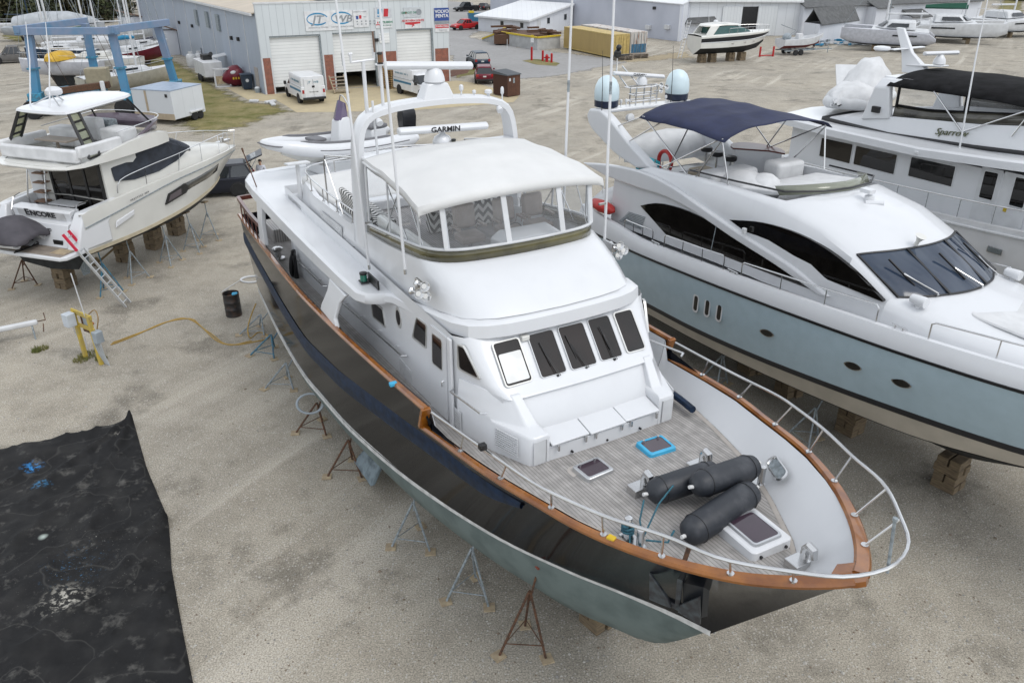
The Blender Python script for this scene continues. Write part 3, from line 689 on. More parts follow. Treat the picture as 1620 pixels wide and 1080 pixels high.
m = MB(); m.bx(-6.2, -3.3, -1.85, -1.15, 6.33, 6.85); m.bx(-6.2, -3.6, -1.86, -1.68, 6.85, 7.25); m.build('settee', CREAM, yacht, 25, .06)
m = MB(); m.bx(-7.6, -6.3, -.35, .45, 6.98, 7.03); m.cyl((-6.9, .05, 6.33), (-6.9, .05, 6.98), .05); m.build('flybridge_table', TEAKG, yacht, 25, .01)
def chevron():
    m = pm('chevron_fabric', (.72, .71, .68), .9, var=.03); nt = m.node_tree; N = nt.nodes; L = nt.links; b = N['Principled BSDF']
    tc = N.new('ShaderNodeTexCoord'); sp = N.new('ShaderNodeSeparateXYZ'); L.new(tc.outputs['Object'], sp.inputs[0])
    def mt(op, a, bv=0.):
        k = N.new('ShaderNodeMath'); k.operation = op
        for i, v in enumerate((a, bv)):
            if isinstance(v, (int, float)): k.inputs[i].default_value = v
            else: L.new(v, k.inputs[i])
        return k.outputs[0]
    zz = mt('MULTIPLY', mt('PINGPONG', mt('ADD', sp.outputs[1], 50), .13), .9)
    s = mt('LESS_THAN', mt('FRACT', mt('DIVIDE', mt('ADD', mt('ADD', mt('ADD', sp.outputs[0], mt('MULTIPLY', sp.outputs[2], .8)), 50), zz), .17)), .5)
    mx = N.new('ShaderNodeMix'); mx.data_type = 'RGBA'; mx.inputs[6].default_value = (.72, .71, .68, 1); mx.inputs[7].default_value = (.015, .015, .017, 1); L.new(s, mx.inputs[0]); L.new(mx.outputs[2], b.inputs['Base Color'])
    return m
CHEV = chevron()
m = MB(); m.bx(-9.2, -7.1, -1.78, -1.05, 6.33, 6.62); m.bx(-9.6, -9.2, -1.78, 1.7, 6.33, 6.62); m.build('lounge_base', W, yacht, 25, .05)
m = MB(); m.bx(-9.15, -7.1, -1.75, -1.05, 6.62, 6.76); m.box((-8.1, -1.68, 6.95), (1.9, .14, .40), rot=Matrix.Rotation(.15, 3, 'X')); m.bx(-7.2, -6.9, -.3, 1.8, 6.33, 6.95); m.build('chevron_cushion', CHEV, yacht, 25, .05)
m = MB(); m.bx(-12.6, -9.8, -1.75, 1.75, 6.33, 6.60); m.build('sun_pad', CANVAS, yacht, 25, .08)
# ---- radar arch
ap = [(2.0, 6.40, -6.95, .62), (1.96, 7.4, -6.95, .55), (1.92, 8.3, -6.97, .50), (1.84, 8.85, -6.98, .47), (1.68, 9.12, -6.98, .46), (1.40, 9.25, -6.98, .45), (.9, 9.33, -6.98, .45), (0, 9.37, -6.98, .45)]
path = [(-y, z, x, w) for y, z, x, w in ap]+[(y, z, x, w) for y, z, x, w in reversed(ap[:-1])]
cv = catmull([(p[2], p[0], p[1]) for p in path], 50); rings = []
for i, p in enumerate(cv):
    d = cv[min(49, i+1)]-cv[max(0, i-1)]; d.normalize(); nrm = Vector((0, -d.z, d.y)); w = lerp(.62, .46, min(1, (p.z-6.4)/2.4)); t = .075
    rings.append([p+Vector((-w/2, 0, 0))+nrm*t*.5, p+Vector((-w/2+.06, 0, 0))+nrm*t, p+Vector((w/2-.06, 0, 0))+nrm*t, p+Vector((w/2, 0, 0))+nrm*t*.5, p+Vector((w/2, 0, 0))-nrm*t, p+Vector((-w/2, 0, 0))-nrm*t])
m = MB(); m.loft(rings, True, True, True); m.build('radar_arch', W, yacht, 40)
m = MB(); m.bx(-7.1, -6.36, -1.90, 1.90, 8.30, 8.39); m.build('arch_shelf', W, yacht, 25, .03)
def radar(parent, c, a, b, ped, mat, h=.085, w=.11, txt=None):
    r = MB().lathe(ped, c, 18).build('radar', mat, parent, 35)
    a = V3(a); b = V3(b); d = (b-a).normalized(); m = MB(); rings = []
    n = Vector((0, 0, 1)); s = d.cross(n).normalized()
    for t, k in ((0, .7), (.012, 1), (.988, 1), (1, .7)):
        p = a.lerp(b, t); rings.append([p+s*(w*cos(q)*k)+n*(h*sin(q)*k) for q in [2*pi*j/12 for j in range(12)]])
    m.loft(rings, True, True, True); m.build('scanner_bar', mat, r, 35)
    if txt: text(txt, .16, BLACK, r, frame3(a.lerp(b, .5)+s*(w+.004)+n*.0, b-a, n), bold=.003, sx=1.15, ext=.004)
    return r
LX = pm('lettering_black', (.012, .012, .014), .4)
m = MB(); m.loft([[(-7.2, -.42, 9.33), (-6.76, -.42, 9.33), (-6.76, .42, 9.33), (-7.2, .42, 9.33)], [(-7.14, -.24, 9.74), (-6.82, -.24, 9.74), (-6.82, .24, 9.74), (-7.14, .24, 9.74)]], True, False, True); m.build('radar_plinth', W, yacht, 20, .03)
radar(yacht, (-7.0, 0, 9.74), (-7.0, -1.14, 10.16), (-7.0, .92, 10.03), [(.2, 0), (.235, .03), (.22, .12), (.17, .25), (.09, .31), (.06, .33)], W)
radar(yacht, (-6.6, -.05, 8.39), (-6.5, -1.12, 8.88), (-6.5, 1.02, 8.80), [(.16, 0), (.21, .06), (.22, .16), (.17, .26), (.08, .31), (.05, .36)], W, txt='GARMIN')
AMB = pm('amber_glass', (.16, .07, .02), .15, coat=.5); SMK = pm('smoke_glass', (.10, .10, .05), .1, coat=.5)
def navlamp(x, y, z, gm, s=1.):
    l = MB().lathe([(.075*s, 0), (.075*s, .03*s), (.05*s, .04*s)], (x, y, z), 14).lathe([(.06*s, .22*s), (.07*s, .23*s), (.065*s, .27*s), (.03*s, .28*s)], (x, y, z), 14).build('navigation_lamp', BLACK, yacht)
    MB().lathe([(.055*s, .04*s), (.055*s, .22*s)], (x, y, z), 14).build('lens', gm, l)
navlamp(-6.38, .12, 8.40, SMK, .8); navlamp(-6.98, -1.23, 10.2, AMB, .85)
m = MB(); m.cyl((-6.98, -1.23, 9.28), (-6.98, -1.23, 10.19), .036, n=10); m.cyl((-6.98, -1.23, 10.18), (-6.98, -1.23, 10.2), .12, n=12); m.cyl((-6.98, -1.23, 9.27), (-6.98, -1.23, 9.30), .09, n=12); m.build('lamp_post', W, yacht)
m = MB(); m.cyl((-6.98, -1.6, 9.18), (-6.98, -1.6, 10.27), .042, n=10); m.tube([(-6.98, -1.86, 10.44), (-6.98, -1.86, 10.27), (-6.98, -1.36, 10.30), (-6.98, -1.36, 10.5)], .032, 8); m.cyl((-6.98, -1.9, 10.43), (-6.98, -1.82, 10.43), .03); m.build('antenna_mount', W, yacht)
m = MB(); m.tube([(-6.9, -1.36, 10.45), (-6.88, -1.38, 10.85)], .022, 6); m.build('short_aerial', pm('weathered_brown', (.16, .10, .07), .7), yacht)
m = MB(); m.cyl((-6.8, -1.5, 8.39), (-6.8, -1.53, 9.5), .028, n=8); m.build('whip_aerial', W, yacht)
for y, h, r in ((.62, .28, .05), (.94, .16, .045), (1.3, .2, .09), (1.66, .36, .04)):
    z = interp([(0, 9.40), (.9, 9.36), (1.4, 9.28), (1.7, 9.15)], y); m = MB(); m.cyl((-6.95, y, z-.03), (-6.95, y, z+h*.5), r*.4, n=8); m.lathe([(r*.4, h*.5), (r, h*.62), (r*.95, h*.9), (r*.5, h)], (-6.95, y, z), 12); m.build('gps_antenna', W, yacht)
for s in (-1, 1):
    m = MB(); m.lathe([(.05, 0), (.07, .05), (.075, .12)], (-6.75, s*1.45, 9.12), 12, M=Matrix.Rotation(radians(125), 3, 'Y')); m.build('deck_floodlight', W, yacht)
# tall whip antennas
def whip(pts, rs, sleeve):
    m = MB(); m.tube(pts, rs, 8); o = m.build('whip_antenna', W, yacht)
    a, b = V3(pts[0]), V3(pts[-1]); p = a.lerp(b, sleeve)
    k = MB(); k.cyl(p-(b-a).normalized()*.12, p+(b-a).normalized()*.12, .028, n=8); k.build('ferrule', GALV, o)
    k = MB(); q = a+(b-a)*.11; k.bar(q, q+Vector((0, -q.y*.08, 0)), .05, .04); k.cyl(a-(b-a).normalized()*.1, a, .03); k.build('bracket', SILV, o)
whip([(-5.95, -2.2, 6.25), (-6.4, -2.24, 11.48), (-6.7, -2.27, 14.6)], [.032, .024, .010], .50)
whip([(-3.78, -2.22, 6.9), (-4.1, -2.24, 11.6), (-4.35, -2.25, 14.8)], [.032, .024, .010], .53)
whip([(-5.0, 2.15, 6.75), (-4.99, 2.2, 11.4), (-4.98, 2.22, 13.6)], [.032, .024, .012], .44)
whip([(-3.45, 2.2, 6.8), (-3.68, 2.28, 11.5), (-3.8, 2.32, 14.2)], [.032, .024, .012], .42)
# trumpet horns on both shoulders
for s in (-1, 1):
    hn = MB().bx(-3.4, -3.1, s*2.16-.03, s*2.16+.03, 6.56, 6.86).build('air_horn', SILV, yacht, 0, .01)
    for dz, dy in ((0, 0), (.2, .02), (.08, .14)):
        m = MB(); m.lathe([(.065, 0), (.07, .05), (.03, .07), (.022, .22), (.035, .3), (.06, .36), (.095, .40), (.09, .40), (.05, .35)], (-3.28, s*(2.18+dy), 6.58+dz), 16, M=Matrix.Rotation(radians(78), 3, 'Y')); m.build('trumpet', SILV, hn, 40)
for s, c in ((-1, (.02, .16, .11)), (1, (.3, .02, .02))):
    b_ = MB().box((-5.45, s*2.30, 6.08), (.62, .04, .20)).box((-5.72, s*2.40, 6.0), (.2, .22, .03)).build('sidelight', BLACK, yacht, 0, .006)
    MB().lathe([(.075, 0), (.075, .16), (.03, .18)], (-5.72, s*2.42, 6.0), 14).build('lens', pm('sidelight_%s' % ('green' if s < 0 else 'red'), c, .15, coat=.5), b_)
    MB().lathe([(.08, .16), (.085, .2), (.05, .21)], (-5.72, s*2.42, 6.0), 14).build('lamp_cap', BLACK, b_)
# flybridge aft rails, grab frame, satellite panel, ensign staff
m = MB(); rp = catmull([(-7.3, -1.94, 7.0), (-9.5, -1.94, 6.95), (-11.5, -1.86, 6.93), (-12.3, -1.55, 6.92), (-12.6, -.9, 6.92), (-12.7, 0, 6.92), (-12.6, .9, 6.92), (-12.2, 1.55, 6.92), (-11, 1.9, 6.95), (-7.3, 1.94, 7.0)], 48); m.tube(rp, .022, 7)
for i in range(1, 47, 4): p = rp[i]; m.cyl(p, (p.x, p.y, fbt(p.x)-.01), .016, n=6); m.cyl((p.x, p.y, fbt(p.x)), (p.x, p.y, fbt(p.x)+.03), .04, n=8)
m.build('flybridge_rail', SILV, yacht)
m = MB(); 
for s in (-1, 1): m.tube([(-9.6, s*1.9, 6.6), (-9.6, s*1.9, 7.6), (-9.45, s*1.9, 7.85), (-7.2, s*1.93, 8.28)], .022, 7); m.tube([(-8.4, s*1.9, 6.6), (-9.5, s*1.9, 7.75)], .016, 6)
m.tube([(-9.55, -1.9, 7.72), (-9.75, 0, 7.8), (-9.55, 1.9, 7.72)], .022, 7); m.build('bimini_frame', SILV, yacht)
so_ = MB().cyl((-12.1, -1.95, 5.95), (-12.0, -1.95, 7.1), .055, n=10).bx(-12.9, -11.6, -2.1, -1.5, 5.93, 6.05).build('satellite_antenna', W, yacht, 30)
MB().box((-12.0, -1.95, 7.12), (.42, .62, .05), rot=Matrix.Rotation(-.12, 3, 'Y')).build('antenna_panel', W2, so_, 0, .01)
m = MB(); m.tube([(-14.5, -2.62, 5.95), (-15.05, -2.75, 6.9)], .018); m.tube([(-15.05, -2.75, 6.9), (-15.1, -2.76, 7.0)], .03); m.build('ensign_staff', RUST, yacht)
# aft deck: mahogany rails, coiled black hose on a hook, capstan, opening beyond
m = MB(); 
for s in (-1, 1):
    c = catmull([(-14.4, s*2.72, 4.85), (-16, s*2.68, 4.76), (-18.1, s*2.58, 4.72)], 12); rings = [[p+Vector((0, s*.05, -.12)), p+Vector((0, s*.05, .02)), p+Vector((0, -s*.05, .02)), p+Vector((0, -s*.05, -.12))] for p in c]; m.loft(rings, True, True, True)
    for i in range(0, 12, 2): p = c[i]; m.cyl((p.x, p.y, capz(p.x)), (p.x, p.y, p.z-.05), .022, n=7)
c = catmull([(-18.1, -2.58, 4.72), (-18.3, 0, 4.72), (-18.1, 2.58, 4.72)], 10); m.loft([[p+Vector((-.05, 0, -.12)), p+Vector((-.05, 0, .02)), p+Vector((.05, 0, .02)), p+Vector((.05, 0, -.12))] for p in c], True, True, True)
m.build('aft_rail', DVARN, yacht, 30)
m = MB(); m.bx(-17.9, -16.6, -1.9, -.6, 3.35, 3.85); m.build('aft_seat', pm_stripes('slats', (.5, .48, .46), (.12, .12, .12), 'Y', .08, .02), yacht, 20, .03)
m = MB(); m.bx(-13.25, -13.1, -2.1, 2.1, 3.5, 5.55); m.build('aft_bulkhead', W, yacht, 0)
MB().bx(-13.29, -13.24, -.9, .6, 3.6, 5.4).build('saloon_door', GLASS, yacht, 0)
m = MB()
for k in range(5): m.tube(catmull([(-12.55, -2.2-.02*k, 4.5), (-12.75+.05*k, -2.3, 4.2), (-12.8+.04*k, -2.34, 3.75), (-12.62, -2.3, 3.55+.03*k), (-12.42, -2.28, 3.8), (-12.45, -2.24, 4.2), (-12.55, -2.2, 4.5)], 24), .035, 6)
m.bx(-12.72, -12.42, -2.30, -2.2, 3.3, 4.35); m.build('hanging_hose', BLACK, yacht, 40, .03)
cp = MB().lathe([(.2, 0), (.2, .05), (.1, .08), (.09, .22), (.16, .3), (.17, .36), (.1, .4)], (-14.6, -2.25, 3.55), 16).build('capstan', SILV, yacht)
# foredeck fittings
def hatch(c, w, d, rz, base, frame_m, glass_m, h=.09, trim=None):
    hb = MB().ext([(x, y, deckz(c[0])+.004) for x, y in rrect(w+.18, d+.18, .12)], (0, 0, .008)).build('deck_hatch', pm('pale_trim', (.42, .39, .36), .7), yacht, 0)
    hb.location = (c[0], c[1], 0); hb.rotation_euler = (0, 0, rz); z = deckz(c[0])
    MB().loft([[(x, y, z+.012) for x, y in rrect(w+.02, d+.02, .05)], [(x, y, z+h) for x, y in rrect(w, d, .05)], [(x, y, z+h+.012) for x, y in rrect(w-.03, d-.03, .05)], [(x, y, z+h+.012) for x, y in rrect(w-.11, d-.11, .04)], [(x, y, z+h-.01) for x, y in rrect(w-.11, d-.11, .04)]], True).build('hatch_frame', frame_m, hb, 30)
    MB().ext([(x, y, z+h-.004) for x, y in rrect(w-.11, d-.11, .04)], (0, 0, .008)).build('hatch_glass', glass_m, hb, 0)
    for s in (-1, 1): MB().cyl((-w/2+.07, s*d*.28, z+h), (-w/2+.07, s*d*.28, z+h+.05), .022, n=8).build('hatch_hinge', ALU, hb)
PURP = pm('tinted_acrylic', (.035, .018, .03), .06, coat=.5)
hatch((.55, -.74), .46, .56, .06, None, ALU, PURP); hatch((.53, .63), .46, .56, -.05, None, CYAN, PURP)
bh = MB().loft([[(x, y, 4.52) for x, y in rrect(.86, .78, .08)], [(x, y, 4.70) for x, y in rrect(.84, .76, .08)], [(x, y, 4.715) for x, y in rrect(.80, .72, .08)]], True, False, True).build('bow_hatch', W, yacht, 30); bh.location = (3.22, .26, 0); bh.rotation_euler = (0, 0, -.03)
MB().loft([[(x, y, 4.71) for x, y in rrect(.66, .56, .07)], [(x, y, 4.755) for x, y in rrect(.64, .54, .07)], [(x, y, 4.755) for x, y in rrect(.57, .47, .05)], [(x, y, 4.74) for x, y in rrect(.57, .47, .05)]], True).build('hatch_frame', ALU, bh, 30)
MB().ext([(x, y, 4.742) for x, y in rrect(.57, .47, .05)], (0, 0, .006)).build('hatch_glass', PURP, bh, 0)
for s in (-1, 1): MB().cyl((.42, s*.24, 4.62), (.45, s*.24, 4.62), .025, n=8).build('latch', BLACK, bh); 
def windlass(x, y):
    w_ = MB().bx(x-.1, x+.14, y-.16, y+.12, deckz(x), deckz(x)+.17).build('chain_stopper', SILV, yacht, 0, .012)
    m = MB(); z = deckz(x)+.1; m.tube([(x+.02, y+.1, z), (x+.02, y+.1, z+.2), (x+.07, y+.1, z+.29), (x+.15, y+.1, z+.27), (x+.18, y+.1, z+.15)], [.06, .065, .07, .065, .05], 10); m.build('hawse_pipe', SILV, w_)
windlass(1.42, -.46); windlass(1.42, .78); windlass(4.0, .33)
RP = pm('teal_rope', (.03, .13, .17), .8, c2=(.015, .06, .09), scale=30)
def bollard(x, y, side):
    b_ = MB().bx(x-.22, x+.22, y-.1, y+.1, deckz(x)+.005, deckz(x)+.02).build('mooring_bitt', SILV, yacht, 0)
    for d in (-.14, .16):
        MB().lathe([(.055, .02), (.055, .3), (.06, .31), (.06, .35), (.04, .36)], (x+d, y, deckz(x)), 14).build('bitt_post', SILV, b_)
    m = MB(); z = deckz(x)+.07; m.tube([(x-.14+.085*cos(a*.7), y+.085*sin(a*.7), z+a*.006) for a in range(27)], .022, 6); m.build('rope_turns', RP, b_)
bollard(2.36, -1.28, -1); bollard(2.1, 1.42, 1)
m = MB(); m.tube([(2.55, -1.2, 4.62), (2.78, -.98, 4.66), (2.74, -.84, 4.8)], .016); m.tube([(2.5, -1.2, 4.66), (2.2, -.7, 4.85), (2.05, -.3, 4.95)], .014); m.tube([(2.48, -1.22, 4.7), (2.15, -1.0, 4.62), (1.95, -.78, 4.78)], .014); m.tube([(2.3, -1.3, 4.6), (2.5, -1.45, 4.56), (2.6, -1.3, 4.57)], .016); m.build('mooring_rope', RP, yacht)
m = MB(); M_ = frame3((2.40, 1.60, 4.80), (1, -.42, .0), (0, .57, .54)); m.loft([[M_ @ Vector((x*k, y*k, zz)) for x, y in rrect(.56, .24, .1)] for k, zz in ((1, .0), (1, .03), (.85, .035), (.78, .0))], True); fl = m.build('hawse_ring', SILV, yacht)
MB().ext([M_ @ Vector((x, y, .004)) for x, y in rrect(.44, .18, .08)], M_.to_3x3() @ Vector((0, 0, .006))).build('hawse_opening', GALV, fl, 0)
m = MB(); cs_ = catmull([(-1.6, 1.95, 4.50), (-.6, 2.0, 4.52), (.02, 1.92, 4.55)], 8); m.tube(cs_, .07, 8); m.build('rolled_cover', GUARD, yacht)
# pulpit
PU = [(-1.55, 2.76, 5.07), (.2, 2.6, 5.26), (1.4, 2.5, 5.41), (2.0, 2.36, 5.48), (2.75, 2.12, 5.57), (3.55, 1.76, 5.68), (4.25, 1.50, 5.75), (4.87, 1.0, 5.82), (5.3, .55, 5.88)]
pc = catmull([(x, -y, z) for x, y, z in PU]+[(5.47, 0, 5.92)]+[(x, y, z) for x, y, z in reversed(PU)], 90)
pul = MB().tube(pc, .026, 8).build('pulpit_rail', SILV, yacht)
for s in (-1, 1):
    for x in (-.6, .55, 1.65, 2.6, 3.4, 4.15, 4.7):
        cb = Vector((x, s*(capy(x)-.02), capz(x)+.05)); q = min(pc, key=lambda p: abs(p.x-x-.18)+(9 if p.y*s < 0 else 0))
        st = MB().cyl(cb, q, .017, n=7).cyl(cb-Vector((0, 0, .01)), cb+Vector((0, 0, .02)), .05, n=9).build('stanchion', SILV, pul)
m = MB(); m.cyl((5.44, 0, 5.8), (5.36, 0, 6.53), .020, n=8); m.cyl((5.36, 0, 6.52), (5.36, 0, 6.56), .03, n=8); m.build('jackstaff', GALV, pul)
MB().box((.2, -2.66, 5.36), (.1, .12, .1)).build('rail_camera', BLACK, pul, 0, .01)
MB().box((-2.95, -2.93, 5.0), (.10, .15, .08)).build('tape_wrap', CYAN, yacht, 0, .02)
m = MB(); m.box((2.72, -1.98, 5.12), (.12, .1, .05), .4); m.build('yellow_rag', pm('yellow_cloth', (.6, .40, .02), .8), yacht, 0, .015)
# anchor hung on the starboard bow
AN = pm('dark_galvanised', (.075, .09, .10), .55, metal=.3, c2=(.04, .04, .045), scale=8)
m = MB(); 
m.ext([(3.14, -1.00, 4.55), (3.44, -.86, 4.6), (3.36, -.70, 3.55), (3.10, -.82, 3.5)], (.02, .10, 0)); m.build('anchor_pocket', pm('pocket_plate', (.03, .034, .04), .35, metal=.4), yacht, 0)
an = MB().bar((3.30, -.98, 4.35), (3.16, -.82, 3.45), .08, .10).bar((2.98, -.90, 3.45), (3.40, -.72, 3.45), .10, .10).build('anchor', AN, yacht, 0, .015)
for sg in (-1, 1):
    c0 = Vector((3.17, -.86, 3.44)); ax = Vector((.92, .39, 0)); m = MB(); 
    m.ext([c0+ax*.06*sg+Vector((0, 0, -.02)), c0+ax*.42*sg+Vector((0, -.0, -.06)), c0+ax*.40*sg+Vector((.03, -.1, .56)), c0+ax*.10*sg+Vector((0, -.03, .16))], (.02, -.05, 0)); m.build('fluke', AN, an, 0, .01)
m = MB(); m.tube([(3.30, -.97, 4.35), (3.32, -.9, 4.75)], .035); m.build('anchor_chain', RUST, an)

for o_ in [an]+list(an.children): o_.data.transform(Matrix.Translation((-.14, -.05, .13)))
# ---- three big black fenders lying on the foredeck
def fender(a, b, r, label):
    a = V3(a); b = V3(b); d = (b-a); l = d.length; M = d.to_track_quat('Z', 'X').to_matrix(); c = (a+b)/2
    prof = [(.03, -l/2-.02), (.06, -l/2), (r*.55, -l/2+.02), (r*.85, -l/2+.08), (r, -l/2+.22), (r*1.01, 0), (r, l/2-.22), (r*.85, l/2-.08), (r*.55, l/2-.02), (.06, l/2), (.03, l/2+.02)]
    root = thing('fender', label, 'fender', yacht.matrix_basis @ c, MR, 'black fenders on the foredeck')
    MB().lathe(prof, (0, 0, 0), 24, M=M).build('fender_body', FEND, root, 50)
    for s in (-1, 1): MB().tube([M @ Vector(((r+.004)*cos(k_*pi/12), (r+.004)*sin(k_*pi/12), s*(l/2-.23))) for k_ in range(25)], .006, 5).build('seam', BLACK, root)
    for s in (-1, 1): MB().tube([M @ Vector((0, 0, s*l/2)), M @ Vector((.02, 0, s*(l/2+.1)))], .03, 7).build('lanyard_eye', CANVAS, root)
bpy.context.view_layer.update()
fender((1.86, -.62, 4.78), (1.98, .7, 4.82), .215, 'black fender lying farthest aft, half hidden under the upper one')
fender((2.30, -.12, 5.02), (2.22, 1.28, 4.88), .215, 'black fender propped on top between the other two fenders')
fender((2.86, -.72, 4.74), (2.62, .86, 4.80), .225, 'black scuffed fender nearest the bow beside the square bow hatch')
# ================================================================== blocks and stands (shared)
FEETP = [(.50, 0), (-.28, .45), (-.28, -.45)]
def jack(loc, top, label, mat, group, rz=0., plates=True, r=1.):
    """boat stand: tripod of three legs with braces, screw and swivel pad; loc on the ground, top = pad point"""
    loc = V3(loc); top = V3(top); h = top.z*.72
    root = thing('jack_stand', label, 'boat stand', loc, 0, group)
    T = (top-loc); ap = Vector((T.x*.35, T.y*.35, h)); R = Matrix.Rotation(rz, 3, 'Z'); ft = [R @ Vector((x*r, y*r, .03)) for x, y in FEETP]
    for f in ft:
        MB().tube([ap+(f-ap).normalized()*.03, f], .027, 6).build('leg', mat, root)
        if plates: MB().box((f.x*1.05, f.y*1.05, .015), (.24, .24, .025), random.uniform(0, 1)).build('foot_pad', WOODP, root, 0)
    br = [ap.lerp(f, .82) for f in ft]; MB().tube(br+[br[0]], .015, 5).build('brace', mat, root)
    sc = MB().cyl(ap-Vector((0, 0, .25)), T-(T-ap)*.06, .022, n=7).build('screw', mat, root)
    d = (T-ap).normalized(); MB().box(T-Vector((0, 0, .02)), (.26, .26, .05), rot=d.to_track_quat('Z', 'X').to_matrix()).build('swivel_pad', WOODB if mat is not RUST else pm('red_oxide', (.2, .05, .03), .8), sc, 0, .01)
    return root
def blocks(loc, h, label, group, rz=0., w=.55, n=None):
    root = thing('keel_block', label, 'timber blocks', loc, rz, group); n = n or max(2, round(h/.22)); dz = h/n
    for i in range(n):
        for s in (-1, 1):
            m = MB(); o = s*w*.26; d = (w*random.uniform(.95, 1.1), w*.44, dz-.006)
            c = (random.uniform(-.02, .02), o, dz*(i+.5)); 
            if i % 2: d = (d[1], d[0], d[2]); c = (o, c[0], c[2])
            m.box(c, d); m.build('timber', WOODB, root, 0, .012)
    return root
def MW(x, y, z): return yacht.matrix_basis @ Vector((x, y, z))
ORD = ['first', 'second', 'third', 'fourth', 'fifth', 'sixth', 'seventh', 'eighth']
for i, (x, y, ty, tz, mt, rz) in enumerate([(-.2, -1.62, -1.3, 2.02, RUST, -.6), (-1.95, -1.92, -1.75, 1.82, GALV, -.7), (-4.1, -2.3, -2.2, 1.62, GALV, -.7), (-7.5, -2.75, -2.45, 1.38, RUST, -.6), (-9.9, -2.9, -2.5, 1.22, RUST, -.7), (-12.9, -3.05, -2.45, 1.08, GALV, -.6), (-15.3, -2.95, -2.25, .98, BLUEJ, -.8), (-17.2, -2.9, -2.05, .92, GALV, -.6)]):
    p = MW(x, y, 0); t = MW(x, ty, tz)
    jack((p.x, p.y, 0), t, '%s %s stand from the bow along the black hull' % (ORD[i], {RUST: 'rusty brown', GALV: 'grey steel', BLUEJ: 'blue painted'}[mt].split()[0]), mt, 'stands under the black hull', rz)
p = MW(0, .0, 0); blocks((p.x, p.y, 0), .47, 'short stack of pale timbers under the forefoot of the black hull', 'keel blocks', MR+.15, .55)
for x in (-4.5, -9, -14): p = MW(x, 0, 0); blocks((p.x, p.y, 0), keelz(x), 'timber stack in the shade under the middle of the black hull', 'keel blocks', MR, .6)

# ================================================================== pale blue sport yacht
SR = radians(90-152); SO = Vector((11.184, 16.355, 0))
PALEB = pm('pale_blue_gelcoat', (.385, .505, .575), .14, var=.03, coat=.5)
BEIGE = pm('beige_gelcoat', (.44, .40, .335), .4, var=.06, scale=2)
ANTIB = pm('black_antifouling', (.016, .018, .019), .8, var=.3, scale=4)
NAVYC = pm('navy_canvas', (.016, .022, .062), .85, var=.12, scale=3, bump=.3, bscale=6)
DGL = pm('black_tinted_glass', (.008, .007, .006), .035, var=.2, spec=.6)
WSG = pm('windscreen_glass', (.022, .034, .058), .05, c2=(.04, .055, .08), scale=.9, spec=.6)
COVER = pm('pale_cover_cloth', (.62, .625, .63), .9, c2=(.52, .525, .53), scale=2.2, bump=.5, bscale=4)
sport = thing('sport_yacht', 'sleek white sport yacht with pale blue hull and navy bimini on the right', 'yacht', SO, SR)
SH = [(-14, 2.5, 3.30), (-10.4, 2.72, 3.49), (-7.2, 2.77, 3.72), (-4.7, 2.76, 3.92), (-2.1, 2.72, 4.15), (0, 2.66, 4.36), (2.4, 2.35, 4.58), (5, 1.55, 4.8), (7, .65, 4.98), (7.9, .04, 5.06)]
BT = [(-14, 2.35, 1.55), (-10, 2.46, 1.84), (-7.2, 2.5, 2.0), (-4.6, 2.48, 2.25), (-2, 2.40, 2.58), (0, 2.17, 2.80), (1.5, 1.9, 2.95), (2.6, 1.6, 3.06), (5, .8, 3.3), (6.7, .04, 3.5)]
CH = [(-14, 2.3, 1.1), (-10, 2.38, 1.42), (-7.2, 2.40, 1.55), (-4.6, 2.35, 1.72), (-2, 2.22, 1.95), (0, 2.0, 2.15), (1.5, 1.75, 2.42), (2.6, 1.45, 2.62), (4.6, .7, 2.98), (6.2, .04, 3.2)]
KL = [(-14, 0, .75), (-10, 0, .70), (-7, 0, .72), (-4.6, 0, .78), (-2, 0, .86), (0, 0, 1.0), (1.3, 0, 1.45), (2.4, 0, 1.9), (4.2, 0, 2.6), (5.9, 0, 3.1)]
ns = 56
def crv(t, s=-1): return catmull([(x, s*y, z) for x, y, z in t], ns)
def between(a, b, f, bul=0.): return [p.lerp(q, f)+Vector((0, bul*(-1 if p.y < 0 else 1), 0)) for p, q in zip(a, b)]
def up(c, dz, dy=0.): return [p+Vector((0, dy*(-1 if p.y < 0 else 1), dz)) for p in c]
m = MB(); mb = MB(); mc = MB(); mk = MB(); ml = MB(); mw = MB()
for s in (-1, 1):
    sh, bt, ch, kl = crv(SH, s), crv(BT, s), crv(CH, s), [Vector((p.x, 0, p.z)) for p in crv([(x, .001, z) for x, y, z in KL], s)]
    m.grid([bt, between(bt, sh, .33, .03), between(bt, sh, .66, .03), sh])
    mb.grid([up(bt, -.14), up(bt, -.13, .012), up(bt, 0, .012), up(bt, .012)]); mc.grid([ch, up(bt, -.12)])
    mk.grid([kl, between(kl, ch, .5, .05), up(ch, -.02)]); ml.grid([up(sh, -.035), up(sh, -.03, .03), up(sh, .03, .03), up(sh, .035)])
    top = [Vector((p.x, p.y-(.14 if p.y > 0 else -.14)*min(1, abs(p.y)/.4), p.z+interp([(-14, .75), (-11.5, .58), (-10, .44), (8, .42)], p.x))) for p in sh]
    inn = [Vector((p.x, p.y*.955, p.z)) for p in top]; dk = [Vector((p.x, p.y*.95, p.z-.22)) for p in top]
    mw.grid([sh, up(between(sh, top, .5), 0, .045), top, up(inn, .01), dk])
for a in (m, mb, mc, mk): pass
sh = crv(SH, -1)[0]; m.add([(-14, -2.35, 1.55), (-14, 2.35, 1.55), (-14, 2.5, 3.3), (-14, -2.5, 3.3)], [(0, 1, 2, 3)])
